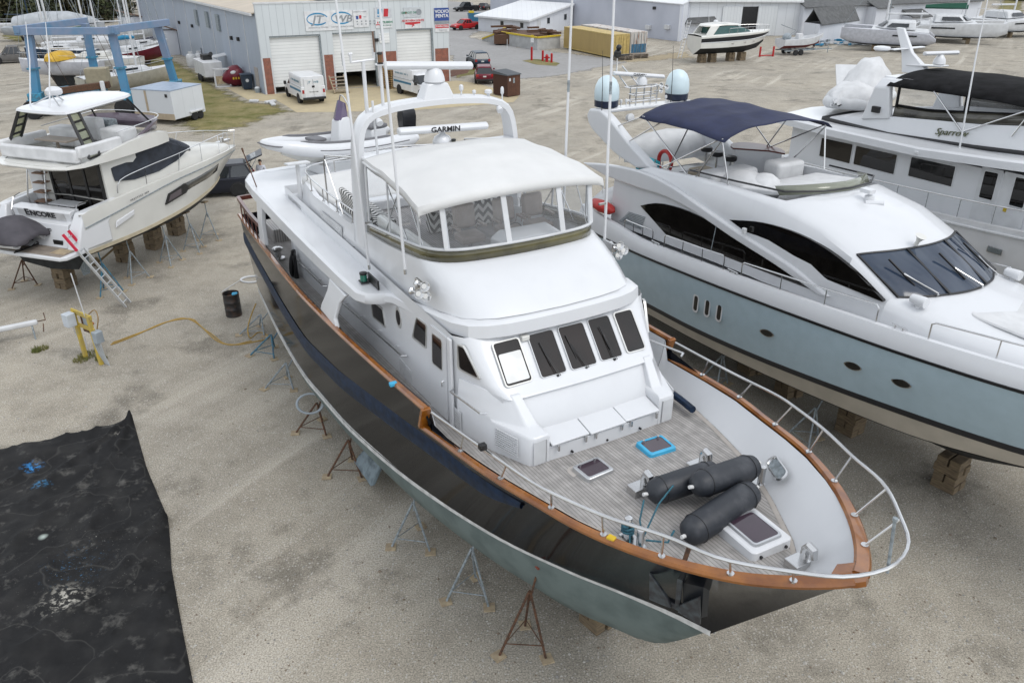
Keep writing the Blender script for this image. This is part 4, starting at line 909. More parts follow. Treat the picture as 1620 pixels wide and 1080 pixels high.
m.build('hull', PALEB, sport, 50); mb.build('boot_stripe', pm('stripe_black', (.012, .013, .016), .3), sport, 40); mc.build('waterline_band', BEIGE, sport, 40); mk.build('bottom', ANTIB, sport, 40); ml.build('rub_rail', BLACK, sport, 40); mw.build('bulwark', W, sport, 45)
m = MB(); xs = [-14+21.8*i/50 for i in range(51)]
def shy(x): return interp(SH, x)[0]
def shz(x): return interp(SH, x)[1]
m.grid([[(x, -max(.02, shy(x)-.2), shz(x)+.22) for x in xs], [(x, 0, shz(x)+.27) for x in xs], [(x, max(.02, shy(x)-.2), shz(x)+.22) for x in xs]]); m.build('deck', W, sport, 40)
# house by stations: x, bow, side-low y, shoulder y, shoulder z, inner y, inner z
def stn(x, bulge, pts):
    h = [(y, z) for y, z in pts]
    L_ = [Vector((x+bulge*(1-min(1, abs(y)/1.85)**2), -y, z)) for y, z in h]; return L_+[Vector((p.x, -p.y, p.z)) for p in reversed(L_[:-1])]
ST = [(-12.5, 0, [(2.1, 3.7), (2.1, 4.2), (2.08, 5.0), (2.04, 5.3), (1.98, 5.42), (1.88, 5.42), (1.85, 5.40), (0, 5.42)]),
      (-11.9, 0, [(2.14, 3.8), (2.14, 4.3), (2.10, 5.2), (2.05, 5.55), (1.98, 5.66), (1.86, 5.66), (1.84, 5.45), (0, 5.45)]),
      (-10.7, 0, [(2.16, 3.9), (2.16, 4.5), (2.10, 5.4), (2.04, 5.98), (1.96, 6.10), (1.84, 6.10), (1.82, 5.5), (0, 5.5)]),
      (-9.0, 0, [(2.17, 4.0), (2.17, 4.6), (2.10, 5.5), (2.03, 6.14), (1.95, 6.24), (1.83, 6.24), (1.81, 5.55), (0, 5.55)]),
      (-7.5, 0, [(2.17, 4.1), (2.17, 4.7), (2.10, 5.6), (2.03, 6.24), (1.94, 6.34), (1.82, 6.34), (1.80, 5.6), (0, 5.6)]),
      (-5.6, .1, [(2.17, 4.2), (2.17, 4.8), (2.10, 5.6), (2.03, 6.22), (1.93, 6.35), (1.80, 6.40), (1.78, 5.8), (0, 5.8)]),
      (-5.2, .5, [(2.17, 4.2), (2.17, 4.8), (2.10, 5.6), (2.03, 6.20), (1.92, 6.33), (1.76, 6.42), (1.2, 6.52), (0, 6.58)]),
      (-3.7, .55, [(2.16, 4.3), (2.16, 4.8), (2.09, 5.5), (2.01, 6.02), (1.90, 6.12), (1.7, 6.20), (1.0, 6.28), (0, 6.32)]),
      (-2.66, .6, [(2.14, 4.4), (2.13, 4.8), (2.07, 5.3), (1.96, 5.68), (1.84, 5.76), (1.6, 5.81), (.9, 5.87), (0, 5.90)])]
m = MB(); m.loft([stn(*s_) for s_ in ST], False, False, False); 
m.add([V3(p) for p in stn(*ST[0])], [tuple(range(15))]); m.build('superstructure', W, sport, 40)
A = stn(*ST[-1]); B_ = stn(-1.46, .72, [(2.12, 4.45), (2.10, 4.8), (2.02, 5.0), (1.86, 5.08), (1.78, 5.10), (1.5, 5.12), (.9, 5.16), (0, 5.18)])
m = MB(); m.grid([A[:5], B_[:5]]); m.grid([A[10:], B_[10:]]); 
F1 = [stn(x, b, p) for x, b, p in ((.2, .6, [(2.06, 4.55), (2.0, 4.75), (1.85, 4.9), (1.7, 4.96), (1.5, 4.98), (1.2, 5.0), (.8, 5.02), (0, 5.04)]), (2.4, .5, [(1.9, 4.72), (1.8, 4.82), (1.6, 4.92), (1.5, 4.95), (1.3, 4.97), (1.0, 4.99), (.6, 5.0), (0, 5.0)]), (5.2, .4, [(1.1, 4.95), (1.0, 5.0), (.9, 5.04), (.8, 5.05), (.7, 5.05), (.5, 5.06), (.3, 5.06), (0, 5.06)]), (6.6, .2, [(.5, 5.1), (.45, 5.1), (.4, 5.11), (.35, 5.11), (.3, 5.11), (.2, 5.11), (.1, 5.11), (0, 5.11)]))]
m.grid([B_]+F1); m.build('coachroof', W, sport, 40)
n8 = 8
def edgec(S, off=Vector((0, 0, 0))):
    return catmull([p+off for p in S[4:11]], 33)
ta = edgec(A, Vector((.0, 0, -.01))); tb = edgec(B_, Vector((.02, 0, .015)))
m = MB(); m.grid([[a.lerp(b, k/5)+Vector((.03, 0, .03))*sin(pi*k/5) for a, b in zip(ta, tb)] for k in range(6)]); ws = m.build('windscreen', WSG, sport, 60)
m = MB(); m.tube(tb, .03, 5); m.tube([p+Vector((0, 0, .005)) for p in ta], .03, 5)
for i in (0, 10, 21, 32): m.bar(ta[i]+Vector((.02, 0, .02)), tb[i]+Vector((.02, 0, .02)), .07 if i in (10, 21) else .05, .03, up=(1, 0, .8))
m.build('windscreen_frame', BLACK, sport, 30)
for i, j in ((7, 3), (18, 14), (28, 25)):
    m = MB(); a = tb[i]+Vector((.06, 0, .03)); c = ta[j+1].lerp(tb[j+1], .55)+Vector((.06, 0, .09)); m.tube([a, a+Vector((0, 0, .06)), c], .016, 6); m.tube([a+Vector((0, .06, 0)), c+Vector((0, .05, 0))], .012, 6); w_ = m.build('wiper', SILV, sport)
    m = MB(); m.bar(c+Vector((-.36, -.12, .26)), c+Vector((.30, .1, -.22)), .035, .04, up=(1, 0, .8)); m.build('wiper_blade', BLACK, w_, 0)
# dark side glazing, raised sweeping wing band, aft blade
for s in (-1, 1):
    def side(poly, y, th, name, mat, bev=0.):
        m = MB(); m.ext([(x, s*y, z) for x, z in poly], (0, s*th, 0)); return m.build(name, mat, sport, 0, bev)
    def sm(pts, n): return [(p.x, p.z) for p in catmull([(x, 0, z) for x, z in pts], n)]
    w1 = sm([(-10.8, 4.83), (-10.1, 5.1), (-9.3, 5.24), (-8.2, 5.28), (-6.1, 5.12), (-3.3, 4.62)], 20)+sm([(-3.3, 4.60), (-5.2, 4.50), (-7.3, 4.40), (-9.3, 4.24)], 10)
    g1 = side(w1, 2.075, .10, 'saloon_window', DGL)
    w2 = sm([(-6.75, 5.50), (-5.6, 5.76), (-4.5, 5.84), (-3.5, 5.76), (-2.5, 5.5), (-1.5, 5.06)], 18)+sm([(-1.5, 5.02), (-2.8, 5.0), (-4.0, 4.98), (-5.2, 5.12)], 8)
    side(w2, 2.02, .10, 'forward_window', DGL)
    MB().add([(-7.3, s*2.178, 4.38), (-7.27, s*2.178, 4.38), (-7.17, s*2.178, 5.22), (-7.20, s*2.178, 5.22)], [(0, 1, 2, 3)]).build('window_joint', GALV, g1, 0)
    bandp = sm([(-14.3, 5.48), (-12.6, 5.78), (-10.8, 5.95), (-9.3, 5.86), (-8.0, 5.62), (-6.0, 5.26), (-4.2, 4.98), (-2.9, 4.62)], 30)+sm([(-3.2, 4.54), (-4.8, 4.84), (-6.4, 5.06), (-8.2, 5.36), (-9.6, 5.46), (-11, 5.38), (-12.8, 5.34)], 24)
    side(bandp, 2.06, .17, 'sweeping_wing', W, .05)
    aft = sm([(-12.6, 3.9), (-12.55, 4.3), (-12.2, 4.5), (-11.0, 5.0), (-10.2, 5.16)], 12)+[(-9.3, 4.2), (-9.0, 4.0)]
    m = MB()
    for k in range(9): z = 4.02+k*.055; m.bar((-11.9+k*.06, s*2.17, z-.02), (-10.65+k*.02, s*2.18, z+.06), .02, .018)
    m.build('engine_louvre', GALV, sport, 0)
    # radar arch leg
    leg = sm([(-10.6, 6.08), (-11.9, 6.62), (-13.1, 7.22), (-13.7, 7.42)], 12)+sm([(-14.35, 7.34), (-14.5, 7.05), (-14.2, 6.70), (-13.6, 6.45), (-12.6, 6.1), (-11.4, 5.9)], 14)
    m = MB(); m.ext([(x, s*2.0, z) for x, z in leg], (0, -s*.34, 0)); m.build('arch_leg', W, sport, 0, .08, seg=3)
    m = MB()
    for a_, b_ in ((-11.2, -9.6), (-9.0, -6.3), (-5.6, -1.3), (.0, 4.2)):
        P = [Vector((x, s*(shy(x)-.22), shz(x)+.43)) for x in (a_, lerp(a_, b_, .33), lerp(a_, b_, .66), b_)]; hz = Vector((0, 0, .42))
        m.tube([P[0], P[0]+hz*.85, P[0]+hz+Vector((.08, 0, 0)), P[1]+hz, P[2]+hz, P[3]+hz-Vector((.08, 0, 0)), P[3]+hz*.85, P[3]], .02, 6); m.cyl(P[1], P[1]+hz, .016, n=6); m.cyl(P[2], P[2]+hz, .016, n=6)
    m.build('side_rail', SILV, sport)
    for x, z in ((-7.1, 2.92), (-6.6, 2.97), (-6.1, 3.02)):
        y = interp(BT, x)[0]*.45+shy(x)*.55+.03; po = MB().ext([(x+a*1, s*(y+.0), z+b) for a, b in rrect(.25, .62, .12)], (0, s*.035, 0)).build('hull_window', W, sport, 0, .02)
        MB().ext([(x+.02+a, s*(y+.036), z+b) for a, b in rrect(.15, .46, .07)], (0, s*.006, 0)).build('pane', DGL, po, 0)
    for x, z in ((-4.25, 3.15), (-1.55, 3.42), (-.3, 3.56)):
        y = interp(BT, x)[0]*.42+shy(x)*.58+.035; po = MB().ext([(x+.26*cos(a), s*y, z+.10*sin(a)*abs(sin(a))**.3+.035*cos(a)) for a in [2*pi*k/20 for k in range(20)]], (0, s*.015, 0)).build('porthole', SILV, sport, 0)
        MB().ext([(x+.22*cos(a), s*(y+.016), z+.085*sin(a)*abs(sin(a))**.3+.03*cos(a)) for a in [2*pi*k/20 for k in range(20)]], (0, s*.006, 0)).build('pane', DGL, po, 0)
    for x in (-9.4, -5.9, -.7):
        m = MB(); y = s*(shy(x)-.2); z = shz(x)+.44
        for d in (-.1, .1): m.cyl((x+d, y, z), (x+d, y, z+.06), .02, n=6)
        m.tube([(x-.2, y, z+.07), (x+.2, y, z+.07)], .018, 6); m.build('cleat', SILV, sport)
    sp_ = MB().lathe([(.06, -.2), (.10, -.17), (.12, 0), (.13, .16), (.12, .2)], (-.88, s*1.74, 5.22), 16, M=Matrix.Rotation(radians(90), 3, 'Y')).cyl((-.88, s*1.74, 5.0), (-.88, s*1.74, 5.12), .05).build('searchlight', W, sport)
m = MB(); m.loft([[(x, -1.9, z) for x, z in ((-14.35, 7.34), (-13.6, 7.40), (-13.6, 7.28), (-14.3, 7.2))]]+[[(x+.25*(1-(y/1.9)**2), y, z+.06*(1-(y/1.9)**2)) for x, z in ((-14.35, 7.34), (-13.6, 7.40), (-13.6, 7.28), (-14.3, 7.2))] for y in (-1.2, -.5, .5, 1.2)]+[[(x, 1.9, z) for x, z in ((-14.35, 7.34), (-13.6, 7.40), (-13.6, 7.28), (-14.3, 7.2))]], True, True, True); m.build('arch_top', W, sport, 30, .04)
DOME = pm('dome_blue_white', (.55, .66, .70), .35, var=.03)
for y in (-1.55, 1.5):
    d_ = MB().lathe([(.40, .34), (.43, .40), (.43, .62), (.40, .82), (.31, 1.0), (.18, 1.11), (.05, 1.15)], (-13.95, y, 7.32), 24).build('satellite_dome', DOME, sport, 50)
    MB().lathe([(.30, .10), (.41, .13), (.42, .33), (.40, .34)], (-13.95, y, 7.32), 24).cyl((-13.95, y, 7.3), (-13.95, y, 7.45), .15).build('dome_base', pm('dome_navy', (.012, .02, .045), .35), d_, 40)
m = MB()
for x, y in ((-14.1, -.45), (-14.1, .45), (-13.75, -.45), (-13.75, .45), (-13.9, 0)): m.cyl((x, y, 7.38), (x, y, 8.02), .028, n=6)
for z, e in ((7.55, .62), (7.75, .5), (8.0, .7)): m.tube([(-14.1, -e, z), (-14.1, e, z)], .024, 6); m.tube([(-13.75, -e, z), (-13.75, e, z)], .024, 6); m.tube([(-14.1, -e, z), (-13.75, -e, z)], .024, 6)
m.tube([(-14.1, -.6, 8.0), (-14.3, -.95, 8.5), (-14.3, -.95, 9.0)], .028, 6); m.tube([(-13.9, -.3, 8.1), (-14.2, -.8, 8.7)], .024, 6); mast = m.build('instrument_mast', SILV, sport)
m = MB(); m.lathe([(.05, 0), (.13, .05), (.13, .2), (.06, .28)], (-14.3, -.95, 8.95), 12).ball((-14.24, -.95, 9.3), .1, 6).box((-14.2, -.8, 9.05), (.1, .5, .05)); m.build('thermal_camera', BLACK, mast, 40)
radar(sport, (-13.95, -.1, 8.02), (-13.95, -1.32, 8.52), (-13.9, .82, 8.27), [(.12, 0), (.2, .05), (.19, .2), (.1, .34), (.05, .42)], W, h=.07, w=.09)
text('GARMIN', .12, LX, sport, frame3((-13.84, -.28, 8.405), (.02, 2.14, -.25), (0, 0, 1)), sx=1.2, bold=.002)
for y, z in ((.42, 7.98), (.42, 7.80), (.66, 7.9)):
    m = MB(); m.lathe([(.03, 0), (.03, .22), (.05, .3), (.09, .36), (.08, .36), (.03, .3)], (-13.85, y, z+.02), 12, M=Matrix.Rotation(radians(80), 3, 'Y')); m.build('horn', SILV, mast, 40)
for y in (-1.0, -.78, .95, 1.15): MB().lathe([(.02, 0), (.02, .1), (.05, .13), (.045, .2), (.02, .22)], (-13.85, y, 7.42), 10).build('small_antenna', W, sport)
MB().lathe([(.09, -.12), (.13, -.08), (.14, .08), (.11, .1)], (-13.35, -.95, 7.1), 14, M=Matrix.Rotation(radians(80), 3, 'Y')).build('arch_speaker', W2, sport)
for y in (-1.95, 1.0): MB().tube([(-13.6, y, 6.75), (-13.65, y, 8.2), (-13.75, y, 9.3)], [.018, .012, .006], 6).build('black_whip', BLACK, sport)
# navy bimini on a stainless frame
def bimp(u, v):
    x = lerp(-11.3, -7.35, u)+(.0 if v < 0 else -.55*(v)*(1-u)); y = v*2.1
    z = 7.62+.30*(1-abs(v)**2.5)+.05*sin(u*3.2)-.05*abs(sin(u*pi*3))*(.4+.6*(1-abs(v)))+.02*sin(v*9+u*7)
    z -= .10*max(0, abs(v)-.9)*10*.6; return Vector((x, y, z))
m = MB(); m.grid([[bimp(i/24, -1+2*j/20) for j in range(21)] for i in range(25)]); m.build('bimini_top', NAVYC, sport, 50, solid=.02)
for s in (-1, 1):
    y = s*2.02
    for P in ([(-7.5, y, 7.6), (-8.6, s*1.9, 6.25)], [(-7.55, y, 7.6), (-7.2, s*1.9, 6.35)], [(-9.0, y, 7.64), (-9.9, s*1.9, 6.2)], [(-11.15, y, 7.6), (-9.0, s*1.9, 6.25)], [(-10.2, y, 7.62), (-12.1, s*1.9, 6.6)], [(-7.6, y, 7.58), (-10.2, s*1.9, 6.2)], [(-11.2, y, 7.6), (-12.9, s*1.85, 6.95)]): MB().tube(P, .022, 6).build('bimini_pole', SILV, sport)
m = MB(); 
m.tube([(-8.9, -1.88, 6.4), (-7.0, -1.86, 6.52), (-5.3, -1.7, 6.62), (-4.75, -.9, 6.66), (-4.6, 0, 6.68), (-4.75, .9, 6.66), (-5.3, 1.7, 6.62), (-7, 1.86, 6.52)], .028, 6); m.build('flybridge_handrail', BLACK, sport)
m = MB(); r0 = [(-5.6, -1.55, 6.42), (-5.0, -1.2, 6.55), (-4.72, -.5, 6.58), (-4.66, 0, 6.58), (-4.72, .5, 6.58), (-5.0, 1.2, 6.55), (-5.6, 1.55, 6.42)]; m.grid([r0, [(x-.18, y*1.02, z+.22) for x, y, z in r0]]); m.build('smoked_deflector', pm('smoke_olive', (.20, .21, .16), .12, coat=.4), sport, 40, solid=.012)
def soft(name, boxes, mat, parent, bev=.12):
    m = MB()
    for b in boxes: m.bx(*b)
    return m.build(name, mat, parent, 40, bev, seg=3)
soft('seat_cover', [(-8.9, -8.2, -1.55, .25, 5.6, 6.38)], COVER, sport); soft('seat_cover', [(-8.4, -7.7, .55, 1.65, 5.6, 6.55)], COVER, sport)
m = MB(); m.ball((-7.5, -.85, 6.05), (1.05, .62, .50), 8); m.ball((-7.0, -.7, 6.15), (.5, .5, .45), 7); m.build('console_cover', COVER, sport, 60)
m = MB(); m.loft([[(-7.2, -1.5, 6.0), (-5.2, -1.3, 6.48), (-5.0, 0, 6.56), (-5.2, 1.45, 6.48), (-7.2, 1.6, 6.05)], [(-7.2, -1.5, 6.25), (-5.25, -1.3, 6.56), (-5.05, 0, 6.64), (-5.25, 1.45, 6.56), (-7.2, 1.6, 6.3)]], True, True, True); m.build('sunpad_cover', COVER, sport, 30, .06)
br_ = MB().loft([[(-9.5+1.0*cos(a)*.9, 1.35+1.0*sin(a)*.62, z) for a in [pi*.15+pi*1.2*k/12 for k in range(13)]]+[(-9.2, 1.5, z)] for z in (5.55, 6.52)], True, False, True).build('wet_bar', W, sport, 40)
MB().loft([[(-9.5+1.0*cos(a)*1.0, 1.35+1.0*sin(a)*.7, z) for a in [pi*.15+pi*1.2*k/12 for k in range(13)]]+[(-9.15, 1.5, z)] for z in (6.52, 6.57)], True, True, True).build('bar_top', DVARN, br_, 30)
for x, y in ((-11.2, .75), (-10.5, .6), (-9.8, .55)):
    st_ = MB().cyl((x, y, 5.5), (x, y, 6.2), .035).lathe([(.22, 0), (.2, .03), (.04, .05)], (x, y, 5.5), 14).build('bar_stool', SILV, sport)
    MB().lathe([(.17, 0), (.2, .03), (.2, .12), (.17, .15)], (x, y, 6.2), 18).build('stool_seat', BLACK, st_, 40)
m = MB(); prof = [(-2.0, .15, .12), (-1.8, .55, .30), (-1.0, .82, .42), (0, .88, .46), (1.0, .84, .40), (1.7, .6, .26), (1.95, .2, .1)]
m.loft([[(-13.1+.85*w*cos(a)*1.0+.2, .5+t, 5.75+h*2*max(0, sin(a))**.8) for a in [pi*k/12 for k in range(13)]] for t, w, h in prof], False); m.build('tender_cover', COVER, sport, 60)
LRED = pm('life_red', (.42, .02, .015), .5); 
ringM = Matrix.Rotation(radians(90), 3, 'X'); m = MB(); m.tube([Vector((-11.0, -1.15, 6.12))+ringM @ Vector((.33*cos(a), .33*sin(a), 0)) for a in [2*pi*k/20 for k in range(21)]], .065, 8); m.build('life_ring', LRED, sport)
soft('turquoise_bag', [(-11.9, -11.2, -1.7, -1.1, 5.55, 6.1)], pm('turquoise', (.03, .42, .5), .6), sport)
m = MB()
for z in (5.75, 5.95, 6.15): m.tube([(-11.6, -1.75, z), (-10.5, -1.7, z), (-10.2, -1.5, z), (-10.2, -.4, z)], .018, 6)
for x in (-11.6, -11.2, -10.8, -10.4): m.cyl((x, -1.72, 5.5), (x, -1.72, 6.3), .018, n=6)
m.build('ladder_rail', SILV, sport)
soft('beige_lounger', [(-10.9, -10.1, -.3, .5, 5.55, 5.85)], pm('beige_vinyl', (.42, .36, .27), .7), sport)
sp_ = MB().lathe([(.11, 0), (.09, .1), (.13, .16), (.12, .3), (.05, .33)], (-4.05, .05, 6.29), 14).tube([(-4.0, -.15, 6.45), (-3.75, .25, 6.45)], .06, 8).box((-4.1, 0, 6.72), (.32, .22, .1)).build('roof_searchlight', W, sport, 35)
MB().lathe([(.05, 0), (.05, .1), (.09, .2), (.14, .26), (.12, .26)], (-2.15, -.42, 5.93), 14, M=Matrix.Rotation(.35, 3, 'Y')).build('roof_horn', CREAM, sport)
m = MB(); m.loft([[(x+.2, y, z) for x, y in rrect(2.2, 2.2, .3)] for z in (5.0, 5.08)], True, True, True); so_ = m.build('foredeck_sunpad', COVER, sport, 30, .04); so_.location = (.75, 0, 0)
m = MB(); m.loft([[(-12.7, y*1.0, z) for y, z in ((-2.3, 4.2), (-1.5, 4.7), (0, 4.9), (1.5, 4.7), (2.3, 4.2))], [(-14, y*1.0, z-.25) for y, z in ((-2.3, 4.2), (-1.5, 4.7), (0, 4.9), (1.5, 4.7), (2.3, 4.2))]], False); m.build('cockpit_cover', COVER, sport, 40, solid=.03)
rj = MB().loft([[(-12.4+t, -2.42+w*cos(a), 4.36+w*.8*sin(a)) for a in [2*pi*k/12 for k in range(12)]] for t, w in ((-.9, .05), (-.7, .2), (-.2, .27), (.25, .22), (.5, .05))], True, True, True).build('inflatable_toy', LRED, sport, 60)
MB().box((-6.0, -2.25, 5.42), (.12, .1, .16)).build('side_camera', W2, sport, 0, .02)
def SW(x, y, z): return sport.matrix_basis @ Vector((x, y, z))
for i, (px, py, h) in enumerate([(1497, 768, .95), (1343, 682, .82), (1246, 622, .76), (1186, 587, .72)]):
    p = GP(px, py); blocks((p.x, p.y, 0), h, '%s timber stack from the bow under the pale blue hull' % ORD[i], 'keel blocks', SR+random.uniform(-.2, .2), .6)
    q = SW(-.3, 0, 0)
for i, (px, py, off) in enumerate([(1272, 700, .55), (1130, 612, .5)]):
    p = GP(px, py); t = SW(*( (sport.matrix_basis.inverted() @ p)[:2] ), 0); l = sport.matrix_basis.inverted() @ p
    jack(p, SW(l.x, l.y+off, 1.55), ['grey stand in the gap below the pale blue hull, nearer one', 'grey stand in the gap below the pale blue hull, farther one'][i], GALV, 'stands under the pale blue hull', .4)
# ================================================================== white flybridge cruiser on the left
ER = radians(90-19); EO = Vector((-17.85, 29.31, 0))
enc = thing('flybridge_cruiser', 'white cruiser with hardtop and dark windscreen cover on the left, stern towards us', 'yacht', EO, ER)
WCOV = pm('windscreen_cover', (.028, .035, .05), .75, var=.2, scale=3, bump=.2, bscale=9)
SHE = [(-.5, 2.1, 3.45), (.3, 2.15, 3.56), (3, 2.18, 3.70), (5, 2.12, 3.76), (7, 1.85, 3.74), (9, 1.3, 3.64), (10.5, .65, 3.5), (11.5, .03, 3.36)]
RBE = [(-.5, 2.14, 2.95), (1.5, 2.2, 3.18), (4.4, 2.16, 3.48), (7, 1.86, 3.50), (9, 1.22, 3.40), (10.4, .55, 3.26), (11.35, .03, 3.12)]
CHE = [(-.6, 2.1, 2.06), (2.3, 2.10, 2.04), (5, 1.96, 2.16), (7.4, 1.3, 2.22), (9, .55, 2.2), (9.9, .02, 2.2)]
KLE = [(-.6, .02, 1.12), (2, .02, .98), (5, .02, .95), (7, .02, 1.05), (8.3, .02, 1.3), (9.4, .02, 1.75)]
m = MB(); mk = MB(); mr = MB(); ms = MB()
for s in (-1, 1):
    a, b, c, k = [catmull([(x, s*y, z) for x, y, z in t], 40) for t in (SHE, RBE, CHE, KLE)]
    inn = [Vector((p.x-(.1 if i > 36 else 0), p.y*.93, p.z)) for i, p in enumerate(a)]; dk = [p-Vector((0, 0, .12)) for p in inn]
    m.grid([c, between(c, b, .4, -.02), between(c, b, .75, -.01), b, a, inn, dk]); 
    mk.grid([k, between(k, c, .55, .03), up(c, -.12), up(c, -.11)]); ms.grid([up(c, -.12), up(c, -.11, .02), up(c, .03, .02), up(c, .03)]); mr.grid([up(b, -.02), up(b, -.015, .03), up(b, .02, .03), up(b, .025)])
m.build('hull', CREAM, enc, 45); mk.build('bottom', pm('grey_black_antifouling', (.03, .031, .034), .8, c2=(.09, .09, .09), scale=2, fac=(.5, .75)), enc, 45); mr.build('rub_rail', GALV, enc, 40); ms.build('boot_line', pm('tan_line', (.48, .42, .3), .5), enc, 40)
m = MB(); xs = [1.0+10.3*i/30 for i in range(31)]; f_ = lambda x: interp(SHE, x)
m.grid([[(x, -f_(x)[0]*.94, f_(x)[1]-.06) for x in xs], [(x, 0, f_(x)[1]+.02) for x in xs], [(x, f_(x)[0]*.94, f_(x)[1]-.06) for x in xs]]); m.build('side_deck', CREAM, enc, 40)
# transom, cockpit, platform
m = MB(); m.add([(-.6, -2.1, 2.06), (-.6, 2.1, 2.06), (-.6, 1.4, 1.25), (-.6, 0, 1.1), (-.6, -1.4, 1.25)], [(0, 1, 2, 3, 4)]); m.build('transom_bottom', ANTIB, enc, 0)
m = MB(); m.loft([[(x, -1.42+.0*x, z) for x, z in ((-.90, 2.15), (-.74, 2.52), (-.62, 3.02), (-.36, 3.06), (-.42, 3.42), (-.30, 3.48), (.05, 3.48), (.05, 2.2))], [(x, 1.42, z) for x, z in ((-.90, 2.15), (-.74, 2.52), (-.62, 3.02), (-.36, 3.06), (-.42, 3.42), (-.30, 3.48), (.05, 3.48), (.05, 2.2))]], True, True, True); trn = m.build('transom', W, enc, 20, .02)
MB().box((-.405, 0, 3.24), (.02, 2.3, .30), rot=Matrix.Rotation(-.17, 3, 'Y')).build('name_panel', pm('grey_panel', (.45, .45, .45), .4), trn, 0)
MB().bx(-.84, -.80, -1.2, -.75, 2.27, 2.46).build('garage_opening', BLACK, trn, 0)
nm = frame3((-.425, .02, 3.26), (0, -1, 0), (-.17, 0, 1)); text('E', .36, LX, enc, nm @ Matrix.Translation((-.66, .02, 0)), sx=1.25, bold=.012); text('NCORE', .29, LX, enc, nm @ Matrix.Translation((.1, 0, 0)), sx=1.25, bold=.012)
text('Rock Hall, MD', .165, LX, enc, frame3((-.70, -.08, 2.78), (0, -1, 0), (.24, 0, 1)), sx=1.15, bold=.003)
for s in (-1, 1): MB().loft([[(-1.0, s*1.5, 2.15), (-1.0, s*2.12, 2.15), (.6, s*2.2, 2.15), (.6, s*1.5, 2.15)], [(-.75, s*1.55, 2.9), (-.72, s*2.12, 2.9), (.6, s*2.2, 2.9), (.6, s*1.6, 2.9)], [(-.42, s*1.7, 3.5), (-.4, s*2.1, 3.5), (1.4, s*2.16, 3.62), (1.4, s*1.8, 3.62)]], True, True, True).build('quarter_moulding', W, enc, 25, .05)
m = MB(); m.loft([[(x, y, z) for x, y in ((-.6, -2.15), (-1.62, -2.15), (-1.8, -1.95), (-1.85, 0), (-1.8, 1.95), (-1.62, 2.15), (-.6, 2.15))] for z in (2.06, 2.2)], True, True, True); plat = m.build('swim_platform', W, enc, 20, .03)
TEAKP = pm_stripes('platform_teak', (.27, .23, .19), (.08, .07, .06), 'X', .07, .012, .8, .12)
MB().bx(-1.72, -.9, -1.95, 1.95, 2.2, 2.212).build('platform_teak', TEAKP, plat, 0); MB().bx(-1.5, -1.0, -1.85, -1.2, 2.212, 2.222).build('plywood_scrap', WOODP, plat, 0)
MB().bx(.05, 1.2, -1.8, 1.8, 2.72, 2.78).build('cockpit_floor', TEAKP, enc, 0)
m = MB(); m.bx(.45, 1.05, -.75, .55, 3.34, 3.40); m.cyl((.75, -.1, 2.75), (.75, -.1, 3.34), .05); m.build('cockpit_table', W2, enc, 20, .01)
m = MB(); m.bx(.05, .5, -1.3, 1.1, 2.75, 3.15); m.build('cockpit_seat', CREAM, enc, 25, .06)
# saloon: body with sloping dark-covered glazing
def est(x, b, pts): return stn(x, b, pts)
ESB = [(1.15, 0, [(1.86, 2.8), (1.86, 3.6), (1.86, 4.2), (1.84, 4.9), (1.8, 5.05), (0, 5.05)]), (3, 0, [(1.86, 3.6), (1.86, 4.1), (1.84, 4.3), (1.8, 4.95), (1.75, 5.05), (0, 5.05)]),
       (5.0, .45, [(1.86, 3.6), (1.84, 4.05), (1.8, 4.3), (1.72, 4.95), (1.65, 5.08), (0, 5.1)]), (6.1, 1.1, [(1.8, 3.6), (1.75, 4.0), (1.6, 4.25), (1.5, 4.38), (1.4, 4.42), (0, 4.45)]), (8.4, .5, [(1.25, 3.6), (1.2, 3.8), (1.1, 3.95), (1.0, 4.0), (.8, 4.02), (0, 4.05)]), (10.2, .2, [(.5, 3.5), (.45, 3.6), (.4, 3.65), (.3, 3.68), (.2, 3.7), (0, 3.7)])]
m = MB(); m.loft([est(*s_) for s_ in ESB], False); m.add(est(*ESB[0]), [tuple(range(11))]); m.build('cabin', CREAM, enc, 35)
for s in (-1, 1):
    P = [(p.x, p.z) for p in catmull([(1.62, 0, 4.18), (1.66, 0, 4.80), (2.6, 0, 4.95), (4.0, 0, 5.06), (5.05, 0, 5.06)], 16)]+[(6.05, 4.46), (5.2, 4.16), (4.0, 4.0), (2.6, 4.0)]
    m = MB(); m.ext([(x, s*(1.885-(.11*(max(0, z-4.25)/.8))-(.06 if x > 5 else 0)), z) for x, z in P], (0, s*.012, 0)); m.build('side_window_cover', WCOV, enc, 0)
a = est(5.0, .45, ESB[2][2])[3:8]; b = est(6.1, 1.1, ESB[3][2])[2:9]
ta = catmull([p+Vector((.03, 0, .0)) for p in a], 20); tb = catmull([p+Vector((.03, 0, .05)) for p in b], 20)
m = MB(); m.grid([[p.lerp(q, k/3)+Vector((.04, 0, .05))*sin(pi*k/3) for p, q in zip(ta, tb)] for k in range(4)]); m.build('windscreen_cover', WCOV, enc, 50)
